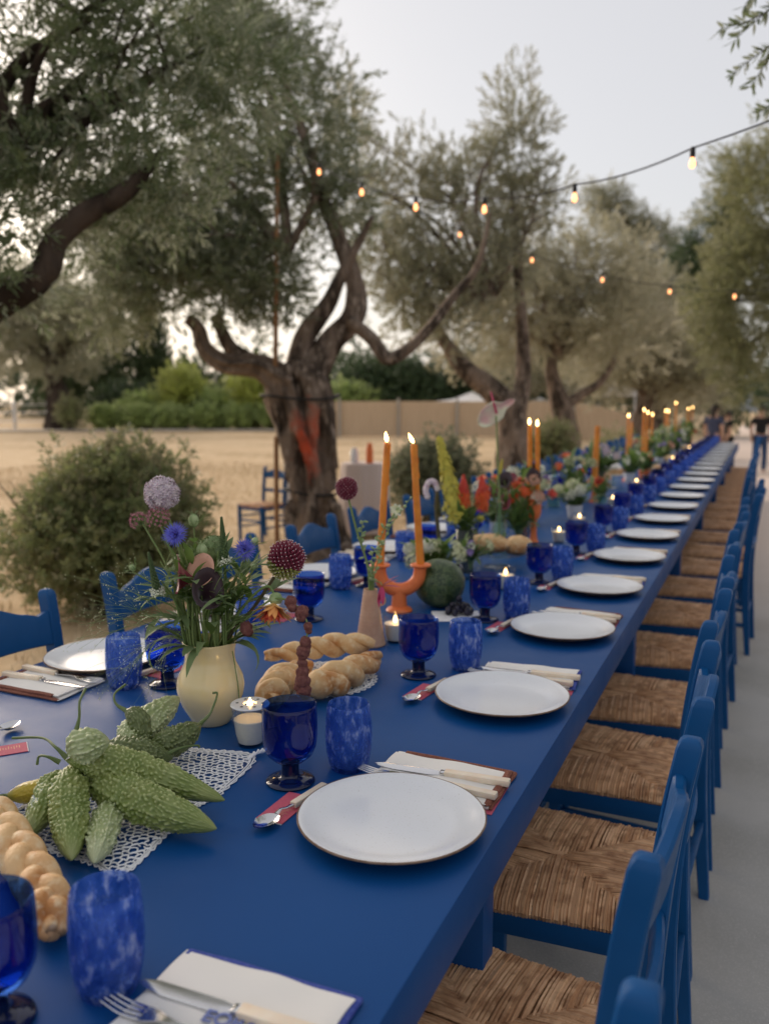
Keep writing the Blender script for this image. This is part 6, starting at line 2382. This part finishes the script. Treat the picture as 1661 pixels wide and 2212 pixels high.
for k, (p0, p1, lb) in enumerate([((-.993, 2.953, 1.000), (-.992, 2.953, 1.112), 'upright red and orange torch lily in the dark vase'), ((-.930, 2.980, 1.02), (-.945, 2.972, 1.118), 'bent red torch lily at the right of the dark vase')]):
    p0, p1 = Vector(p0), Vector(p1)
    t, o, pp = fl('torch_lily', lb, 'flower', [DC + Vector((0, 0, .06)), DC + Vector((.005 + .01 * k, 0, .17)), p0], (.0034, .003))
    pa = spline([p0, p0.lerp(p1, .5), p1] if k == 0 else [p0 + Vector((.0, 0, -.03)), p0.lerp(p1, .5) + Vector((.010, .004, -.01)), p1 + Vector((.012, .005, -.012))], 20)
    for lo, hi, mt, nm in ((0, 10, 'orangep', 'lower_florets'), (10, 20, 'redp', 'upper_florets')):
        b = MB()
        for i in range(lo, hi):
            for j in range(13):
                a = j * 2 * PI / 13 + i * .25
                ax = (pa[min(i + 1, 19)] - pa[max(i - 1, 0)]).normalized()
                M = frame(ax)
                d = M.col[0] * math.cos(a) + M.col[1] * math.sin(a)
                r = .026 * (1 - .88 * (max(0, i - 7) / 12) ** 1.4) * (1 if i > 1 else .9)
                rv = r * RND.uniform(.75, 1.15)
                b.tube([pa[i] + d * .004, pa[i] + d * rv * .7 - ax * .003, pa[i] + d * rv - ax * .016], [.0022, .0028, .0016], 4)
        b.build(nm, MAT[mt], t, origin=o)
t = thing('drooping_bloom', 'pale pink bloom nodding on a thick brown stalk by the dark vase', 'flower', (-1.095, 2.93, TZ))
b = MB()
b.tube(spline([(-1.065, 2.935, TZ), (-1.075, 2.93, .86), (-1.085, 2.92, .99), (-1.080, 2.92, 1.06)], 14), [.009, .008, .006], 8)
b.build('stalk', MAT['stemdark'], t, origin=t.location)
b = MB()
for i, q in enumerate(spline([(-1.080, 2.92, 1.06), (-1.090, 2.912, 1.085), (-1.108, 2.904, 1.083), (-1.118, 2.90, 1.055), (-1.112, 2.902, 1.03)], 14)):
    blob(b, q, .0105, i * 2.2)
b.build('bloom', MAT['lilac'], t, origin=t.location)
arrangement('tangle of orange, wine and white stems left of the orange candlestick', -1.10, 3.78, .36, .11, ('small_vase', CUP, 'whiteceramic', 'small white vase under the tangle of orange stems'),
            [('daisy', 'orangep', 4, .034), ('rose', 'burg', 3, .03), ('umbel', 'white', 4, .032), ('spike', 'yellowp', 1, .018)], 61, 26, .09, .022)
arrangement('loose cream and red bunch between the candlestick and the hydrangeas', -1.06, 4.25, .33, .11, ('small_vase', CUP, 'greenglass', 'small green glass under the cream and red bunch'),
            [('rose', 'white', 3, .032), ('daisy', 'redp', 3, .032), ('umbel', 'creamg', 4, .034), ('ball', 'purplep', 2, .022)], 62, 26, .09, .024)
arrangement('bunch of orange daisies and green umbels left of the thick candle', -1.08, 5.35, .34, .12, ('small_vase', CUP, 'whiteceramic', 'small white vase under the orange daisies'),
            [('daisy', 'orangep', 4, .036), ('umbel', 'creamg', 4, .036), ('rose', 'peach', 2, .03)], 63, 24, .10, .028)
# clear green bottle with an anthurium
BC = Vector((-1.0, 3.45, TZ))
t = thing('glass_bottle', 'clear green glass bottle holding the tall anthurium', 'bottle', BC)
MB().lathe(BOT, 32, c=BC).build('glass', MAT['greenglass'], t, origin=BC, angle=60)
t, o, pp = fl('anthurium', 'tall single anthurium with a pale green and pink spathe', 'flower', [BC + Vector((0, 0, .01)), BC + Vector((.002, 0, .20)), (-1.008, 3.448, 1.10), (-1.018, 3.443, 1.315)], (.0045, .0035))
b = MB()
M = Matrix(((.55, .0, -.1), (.25, .5, .3), (.42, -.5, .9)))
cc = Vector((-1.016, 3.442, 1.335))
ax_ = (Vector((-.950, 3.472, 1.392)) - Vector((-1.083, 3.412, 1.290)))
L_ = ax_.length
ax_.normalize()
sd_ = Vector((0, -.35, .95))
sd_ = (sd_ - ax_ * sd_.dot(ax_)).normalized()
nr_ = ax_.cross(sd_)
vs, fs = [], []
n, m = 22, 9
for i in range(n + 1):
    u = i / n
    wd = .047 * (math.sin(PI * u ** .75) ** .7 if 0 < u < 1 else .02) * (1 - .45 * sstep(.55, .75, u) * (1 - sstep(.8, 1, u)))
    for j in range(m + 1):
        w_ = j / m * 2 - 1
        vs.append(cc + ax_ * (u - .52) * L_ + sd_ * wd * w_ + nr_ * (.010 * w_ * w_ - .012 * math.sin(u * PI)))
for i in range(n):
    for j in range(m):
        fs.append((i * (m + 1) + j, (i + 1) * (m + 1) + j, (i + 1) * (m + 1) + j + 1, i * (m + 1) + j + 1))
ob = b.add(vs, fs).build('spathe', MAT['anth'], t, origin=o, angle=80)
md = ob.modifiers.new('thickness', 'SOLIDIFY')
md.thickness = .0015
b = MB()
b.tube(spline([cc + Vector((0, 0, -.01)), cc + Vector((-.010, -.012, .035)), cc + Vector((-.024, -.010, .078))], 10), [.0048, .0045, .003], 8)
b.build('spadix', MAT['magenta'], t, origin=o)
# mercury glass goblet-shaped holder
MC = Vector((-.965, 3.70, TZ))
t = thing('mercury_votive', 'silvered glass candle cup beside the green bottle', 'candle', MC)
MB().lathe([(0, 0), (.022, 0), (.024, .004), (.020, .012), (.032, .035), (.042, .065), (.043, .09), (.038, .11), (.036, .11), (.040, .088), (.03, .04), (0, .02)], 28, c=MC).build('cup', MAT['mercury'], t, origin=MC, angle=60)
b = MB()
flame(b, MC + Vector((0, 0, .10)), .018)
b.build('flame', MAT['flame'], t, origin=MC)
# dark lilies, scabious and orange flowers by the candlestick
arrangement('loose tall bunch with dark calla lilies and a pale scabious', -.955, 3.60, .42, .09, ('bud_vase', CUP, 'clear', 'small clear glass under the dark calla lilies'),
            [('calla', 'blackcalla', 3, .034), ('calla', 'redcalla', 2, .030), ('daisy', 'orangep', 5, .036), ('umbel', 'peach', 3, .030), ('daisy', 'white', 2, .034)], 5, 30, .10, .022)


def loaf(b, c, rx, ry, rz, seed, rot=0.):
    M = Matrix.Rotation(rot, 3, 'Z')
    b.ball(c, (rx, ry, rz), 28, 18, M=M, fn=lambda u: 1 + .08 * noise.noise(u * 2.2 + Vector((seed, 0, 0))) + .03 * noise.noise(u * 7 + Vector((seed, 0, 0))))


def bread_stand(label, x, y, glass, h=.055):
    c = Vector((x, y, TZ))
    t = thing('serving_stand', label, 'stand', c)
    MB().lathe([(0, 0), (.05, 0), (.052, .004), (.02, .010), (.014, .03), (.018, h - .008), (.105, h - .004), (.107, h), (.104, h + .002), (0, h)], 36, c=c).build('pedestal', MAT['clear' if glass else 'whiteceramic'], t, origin=c, angle=50)
    return c + Vector((0, 0, h + .002))


s = bread_stand('clear glass pedestal carrying the rustic breads', -.905, 3.10, True)
t = thing('rustic_bread', 'round rustic bread on the glass pedestal', 'bread', s)
b = MB()
loaf(b, s + Vector((-.03, -.01, .034)), .085, .066, .036, 1)
b.build('crust', MAT['bread'], t, origin=s)
t = thing('rustic_bread', 'broken bread end leaning off the right of the glass pedestal', 'bread', s + Vector((.07, .03, 0)))
b = MB()
loaf(b, s + Vector((.072, .036, .026)), .055, .046, .038, 4, .5)
b.build('crust', MAT['bread'], t, origin=t.location)
t = thing('herb_garnish', 'pale green herb sprigs strewn on the rustic bread', 'herbs', s + Vector((-.03, -.03, .05)))
b = MB()
rs = random.Random(8)
for k in range(60):
    b.leaf(s + Vector((rs.uniform(-.09, .03), rs.uniform(-.06, .04), .052 + rs.uniform(-.01, .016))), (rs.uniform(-1, 1), rs.uniform(-1, 1), rs.uniform(-.2, .9)), rs.uniform(.015, .035), .009, bend=.5, n=3)
b.build('leaves', MAT['leaf'], t, origin=t.location)
arrangement('low purple and white bunch in front of the glass pedestal', -.930, 2.86, .14, .07, ('small_vase', CUP, 'clear', 'small clear glass under the purple flowers'),
            [('daisy', 'purplep', 4, .016), ('daisy', 'white', 4, .016), ('umbel', 'creamg', 2, .02)], 6, 20, .045, .018)

arrangement('cloud of green hydrangea heads in the middle of the table', -.905, 4.55, .22, .12, ('bowl_vase', CUP, 'whiteceramic', 'white bowl under the green hydrangeas'),
            [('ball', 'creamg', 6, .034), ('umbel', 'white', 4, .03)], 7, 24, .07, .03)
arrangement('red-orange and peach roses past the green hydrangeas', -.86, 5.05, .24, .09, ('small_vase', CUP, 'greenglass', 'small green glass under the red-orange roses'),
            [('rose', 'redp', 2, .03), ('rose', 'peach', 3, .028), ('daisy', 'orangep', 2, .024)], 8, 18, .07, .02)
s = bread_stand('white pedestal with a golden cake behind the thick candle', -1.0, 6.25, False, .10)
t = thing('cake', 'golden domed cake with white icing on the white pedestal', 'cake', s)
b = MB()
b.lathe([(0, 0), (.088, 0), (.092, .01), (.088, .035), (.078, .042)], 30, c=s)
b.build('sponge', MAT['bread'], t, origin=s)
b = MB()
b.lathe([(.080, .040), (.078, .052), (.060, .074), (.03, .084), (0, .086)], 30, c=s)
b.build('icing', MAT['whitewax'], t, origin=s)
SPEC = [(-.98, 5.75, .34, .12, 'CYL', 'darkvase', [('daisy', 'purplep', 5, .024), ('umbel', 'lilac', 3, .03)], 'dark vase of lilac flowers left of the cake'),
        (-.93, 6.75, .32, .15, 'CUP', 'whiteceramic', [('rose', 'white', 4, .032), ('daisy', 'creamg', 3, .028)], 'big leafy green bunch with white roses'),
        (-.86, 7.05, .22, .09, 'CUP', 'orange', [('rose', 'redp', 2, .03), ('rose', 'white', 2, .028)], 'small bunch with one red rose by the leafy bunch'),
        (-.97, 7.95, .30, .14, 'CYL', 'darkvase', [('rose', 'peach', 4, .032), ('umbel', 'creamg', 3, .034), ('spike', 'yellowp', 1, .02)], 'peach roses under the cluster of tapers'),
        (-.92, 8.70, .34, .15, 'CUP', 'whiteceramic', [('rose', 'peach', 5, .034), ('daisy', 'purplep', 3, .026)], 'rounded peach and purple bunch past the tapers'),
        (-.98, 9.30, .36, .14, 'CYL', 'darkvase', [('umbel', 'creamg', 5, .036), ('daisy', 'yellowp', 3, .026)], 'yellow-green bunch beside the close pair of tapers'),
        (-.93, 10.0, .36, .15, 'CUP', 'whiteceramic', [('rose', 'white', 3, .034), ('daisy', 'purplep', 4, .028), ('rose', 'redp', 2, .03)], 'white, purple and red bunch in front of the tallest taper'),
        (-.96, 10.8, .38, .15, 'CYL', 'darkvase', [('umbel', 'creamg', 4, .036), ('rose', 'peach', 3, .034)], 'green and peach bunch behind the tallest taper'),
        (-.94, 11.6, .40, .16, 'CUP', 'whiteceramic', [('rose', 'orangep', 4, .036), ('umbel', 'yellowp', 3, .036)], 'orange and yellow bunch near the far end'),
        (-.95, 12.45, .42, .16, 'CYL', 'darkvase', [('rose', 'redp', 3, .036), ('rose', 'peach', 3, .036), ('umbel', 'white', 2, .036)], 'red and peach bunch closing the table')]
for i, (x, y, h, sp_, vs_, vm, hd, lb) in enumerate(SPEC):
    arrangement(lb, x, y, h, sp_, ('small_vase', CUP if vs_ == 'CUP' else CYL, vm, 'vessel holding the ' + lb), hd, 30 + i, 24, .11, .035)
for i, (x, y, lb) in enumerate([(-1.12, 5.0, 'pale green water bottle on the left half of the table, near one'), (-1.15, 7.3, 'pale green water bottle on the left half of the table, far one')]):
    c = Vector((x, y, TZ))
    t = thing('glass_bottle', lb, 'bottle', c)
    MB().lathe([(r * 1.25, z * 1.2) for r, z in BOT], 24, c=c).build('glass', MAT['greenglass'], t, origin=c, angle=60)
for i, (x, y, lb) in enumerate([(-.86, 7.75, 'small loaf beside the cluster of tapers'), (-.86, 9.05, 'small loaf before the close pair of tapers'), (-.88, 11.15, 'small loaf near the far end of the table')]):
    c = Vector((x, y, TZ))
    t = thing('bread_loaf', lb, 'bread', c)
    b = MB()
    loaf(b, c + Vector((0, 0, .035)), .085, .055, .036, i * 3, .6 * i)
    b.build('crust', MAT['bread'], t, origin=c)

# ------------------------------------------------------------------ string lights
def strand(label, pts, first, ends):
    """black cable through all lamp points with a socket and lit bulb at each"""
    P_ = [Vector(p) for p in pts]
    path = [Vector(ends[0])] + P_ + [Vector(ends[1])]
    o = Vector(ends[0])
    t = thing('string_lights', label, 'string lights', o)
    fine = []
    for i in range(len(path) - 1):
        a, c = path[i], path[i + 1]
        for k in range(8):
            u = k / 8
            fine.append(a.lerp(c, u) - Vector((0, 0, .035 * 4 * u * (1 - u) * min(1, (c - a).length))))
    fine.append(path[-1])
    b = MB()
    b.tube(fine, .0038, 6)
    b.build('cable', MAT['black'], t, origin=o)
    for p in P_:
        b = MB()
        b.lathe([(0, .004), (.008, .004), (.0110, -.005), (.0115, -.033), (.010, -.039), (0, -.039)], 14, c=p)
        sk_ = b.build('socket', MAT['black'], t, origin=o)
        b = MB()
        b.lathe([(.0075, -.038), (.008, -.045), (.0115, -.055), (.0132, -.066), (.0120, -.075), (.0075, -.081), (0, -.084)], 16, c=p)
        b.build('bulb', MAT['bulb'], sk_, origin=o)
    return t


strand('near string of lit bulbs rising to the right over the table', [(-.34, 3.97, 2.43), (-.91, 4.35, 2.42), (-1.49, 4.74, 2.49), (-2.06, 5.14, 2.63), (-2.63, 5.56, 2.86), (-3.19, 5.99, 3.15)], 0,
       ((.85, 3.15, 2.60), (-3.85, 6.75, 3.6)))
strand('farther string of lit bulbs hanging low over the middle of the table', [(-2.97, 8.63, 3.12), (-2.28, 8.90, 2.86), (-1.61, 9.17, 2.66), (-.97, 9.43, 2.54), (-.36, 9.70, 2.49)], 0,
       ((-3.75, 7.35, 3.5), (.9, 10.2, 2.62)))
# the post that carries the right end of the near string, and one for the far string
for x, y, h, lb in ((.85, 3.15, 2.66, 'slim black post carrying the right end of the near light string'), (.9, 10.2, 2.68, 'slim black post carrying the right end of the far light string')):
    t = thing('light_post', lb, 'post', (x, y, 0))
    b = MB()
    b.tube([(x, y, -.02), (x, y, h)], .018, 10)
    b.build('pole', MAT['black'], t, origin=t.location)
    b = MB()
    b.lathe([(0, 0), (.11, 0), (.11, .012), (.03, .02), (.022, .06)], 20, c=(x, y, .012))
    b.build('foot', MAT['black'], t, origin=t.location)

# wooden props against the hollow olive
t = thing('wooden_prop', 'thin upright wooden pole rising from the fork of the hollow olive', 'pole', (-3.98, 6.6, 1.66))
b = MB()
b.tube([(-3.98, 6.62, 1.62), (-3.99, 6.68, 2.5), (-4.0, 6.75, 3.5)], [.022, .020, .016], 9)
b.build('shaft', MAT['pole'], t, origin=t.location)
t = thing('wooden_prop', 'yellowish wooden stake standing against the left of the hollow olive trunk', 'pole', (-3.98, 6.62, 0))
b = MB()
b.tube([(-3.98, 6.60, -.02), (-3.99, 6.62, .55), (-4.0, 6.65, 1.05)], .022, 9)
b.build('shaft', MAT['pole'], t, origin=t.location)
# white cloth over the lone chair
t = thing('white_cloth', 'thin white cloth draped over the lone chair by the olive', 'cloth', (-4.18, 7.1, .4))
b = MB()
vs, fs = [], []
n, m = 10, 22
for j in range(m + 1):
    for i in range(n + 1):
        u, w_ = i / n, j / m
        vs.append((-4.40 + .14 * u * (1 - .3 * w_) + .015 * math.sin(u * 9 + w_ * 4), 7.42 + .05 * math.sin(u * 7) + .10 * w_ * (1 - w_), .86 - .74 * w_))
for j in range(m):
    for i in range(n):
        fs.append((j * (n + 1) + i, j * (n + 1) + i + 1, (j + 1) * (n + 1) + i + 1, (j + 1) * (n + 1) + i))
ob = b.add(vs, fs).build('drape', MAT['whitecloth'], t, origin=t.location)
md = ob.modifiers.new('thickness', 'SOLIDIFY')
md.thickness = .003

# small cloth-covered side table behind the olive
SC_ = Vector((-3.74, 7.95, 0))
t = thing('side_table', 'small round table under a pale cloth behind the hollow olive', 'table', SC_)
b = MB()
n = 48
vs, fs = [], []
for i, (r, z) in enumerate(((0, .74), (.20, .74), (.23, .735), (.24, .70), (.26, .40), (.28, .03))):
    for j in range(n):
        a = 2 * PI * j / n
        q = r * (1 + (.05 * math.sin(9 * a) + .03 * math.sin(15 * a + 1)) * (i - 2) / 3 if i > 2 else 1)
        vs.append((SC_.x + q * math.cos(a), SC_.y + q * math.sin(a), z))
for i in range(5):
    for j in range(n):
        fs.append((i * n + j, i * n + (j + 1) % n, (i + 1) * n + (j + 1) % n, (i + 1) * n + j))
b.add(vs, fs).build('cloth', M_('pale_pink_cloth', (.55, .46, .42), .9), t, origin=SC_)
for x, y, h, r, m_, lb in ((-3.64, 7.86, .20, .035, 'orange', 'orange glass jar on the side table behind the olive'), (-3.80, 7.84, .15, .04, 'whiteceramic', 'white jug on the side table behind the olive')):
    c = Vector((x, y, .742))
    o = MB().lathe([(0, 0), (r, 0), (r * 1.05, h * .1), (r * 1.05, h * .7), (r * .7, h * .9), (r * .75, h), (r * .6, h), (r * .6, h * .85), (0, h * .5)], 20, c=(0, 0, 0)).build('jar', MAT[m_])
    o.location = c
    tag(o, lb, 'jar')

# ------------------------------------------------------------------ people far along the walk
def skinned(name, verts, edges, radii, mat, parent, origin, sub=2):
    me = bpy.data.meshes.new(name)
    me.from_pydata(verts, edges, [])
    o = bpy.data.objects.new(name, me)
    COL.objects.link(o)
    sk = o.modifiers.new('skin', 'SKIN')
    for i, r in enumerate(radii):
        me.skin_vertices[0].data[i].radius = r if hasattr(r, '__len__') else (r, r)
    me.skin_vertices[0].data[0].use_root = True
    sb = o.modifiers.new('sub', 'SUBSURF')
    sb.levels = sub
    sb.render_levels = sub
    dg = bpy.context.evaluated_depsgraph_get()
    new = bpy.data.meshes.new_from_object(o.evaluated_get(dg))
    bpy.data.objects.remove(o)
    new.polygons.foreach_set('use_smooth', [True] * len(new.polygons))
    return link(name, new, mat, parent)


def person(label, x, y, rz, top, low, hairlen=.0, h=1.72, skirt=False, stride=.10):
    t = thing('person', label, 'person', (x, y, gz(x, y)), rz)
    k = h / 1.72
    J = [(0, 0, .95), (0, 0, 1.12), (0, .01, 1.30), (0, .01, 1.42), (0, 0, 1.50), (0, -.015, 1.60),      # 0-5 pelvis..head
         (.17, .01, 1.40), (.22, .0, 1.13), (.21, -.08, .89), (.205, -.11, .80),                         # right arm
         (-.17, .01, 1.40), (-.23, .02, 1.13), (-.21, -.04, .88), (-.205, -.06, .79),                    # left arm
         (.09, 0, .90), (.10, -stride, .49), (.10, -stride * .6, .08), (.10, -stride * .6 - .13, .035),
         (-.09, 0, .90), (-.10, stride * .6, .49), (-.10, stride * 1.6, .08), (-.10, stride * 1.6 - .13, .035)]
    E_ = [(0, 1), (1, 2), (2, 3), (3, 4), (4, 5), (3, 6), (6, 7), (7, 8), (8, 9), (3, 10), (10, 11), (11, 12), (12, 13), (0, 14), (14, 15), (15, 16), (16, 17), (0, 18), (18, 19), (19, 20), (20, 21)]
    Rr = [(.145, .10), (.13, .09), (.155, .10), (.10, .08), (.055, .055), (.085, .10), .062, .046, .034, .036, .062, .046, .034, .036, .085, .058, .038, .034, .085, .058, .038, .034]
    Jk = [tuple(c * k for c in p) for p in J]
    skinned('body', Jk, E_, Rr, MAT['skin'], t, None)
    # hair, nose
    b = MB()
    hc = Vector(Jk[5]) + Vector((0, .012, .035))
    b.ball(hc, (.096, .112, .112), 18, 12, fn=lambda u: 1.0 if (u.y > -.35 or u.z > .45) else .72)
    if hairlen:
        b.tube([hc + Vector((0, .06, 0)), hc + Vector((0, .085, -hairlen))], [.085, .05], 10, flat=.55)
    b.build('hair', MAT['hair'], t)
    b = MB()
    b.ball(Vector(Jk[5]) + Vector((0, -.105, .005)), (.014, .022, .026), 8, 6)
    for s in (-1, 1):
        b.ball(Vector(Jk[5]) + Vector((.088 * s, .0, .005)), (.014, .026, .034), 8, 6)
    b.build('nose_and_ears', MAT['skin'], t)
    # shirt with short sleeves
    Js = [Jk[i] for i in (0, 1, 2, 3)] + [Jk[6], tuple(Vector(Jk[6]).lerp(Vector(Jk[7]), .62)), Jk[10], tuple(Vector(Jk[10]).lerp(Vector(Jk[11]), .62))]
    skinned('shirt', Js, [(0, 1), (1, 2), (2, 3), (3, 4), (4, 5), (3, 6), (6, 7)], [(.165, .12), (.15, .112), (.172, .12), (.115, .09), .078, .066, .078, .066], MAT[top], t, None)
    if skirt:
        b = MB()
        b.lathe([(.14 * k, 1.0 * k), (.19 * k, .85 * k), (.23 * k, .5 * k), (.25 * k, .28 * k)], 20, wob=.04)
        b.build('skirt', MAT[low], t)
    else:
        Jl = [Jk[i] for i in (0, 14, 15, 16, 18, 19, 20)]
        skinned('trousers', Jl, [(0, 1), (1, 2), (2, 3), (0, 4), (4, 5), (5, 6)], [(.16, .12), .10, .075, .062, .10, .075, .062], MAT[low], t, None)
    return t


person('person in a black t-shirt and jeans walking at the right edge', -.10, 24.2, rad(10), 'blackcloth', 'denim', h=1.74)
person('person in a navy dress standing at the far end of the table', -1.16, 22.6, rad(160), 'navycloth', 'navycloth', .22, 1.68, True, .02)
person('person in black behind the navy-dressed one', -1.02, 27.5, rad(-70), 'blackcloth', 'blackcloth', .18, 1.70, False, .08)
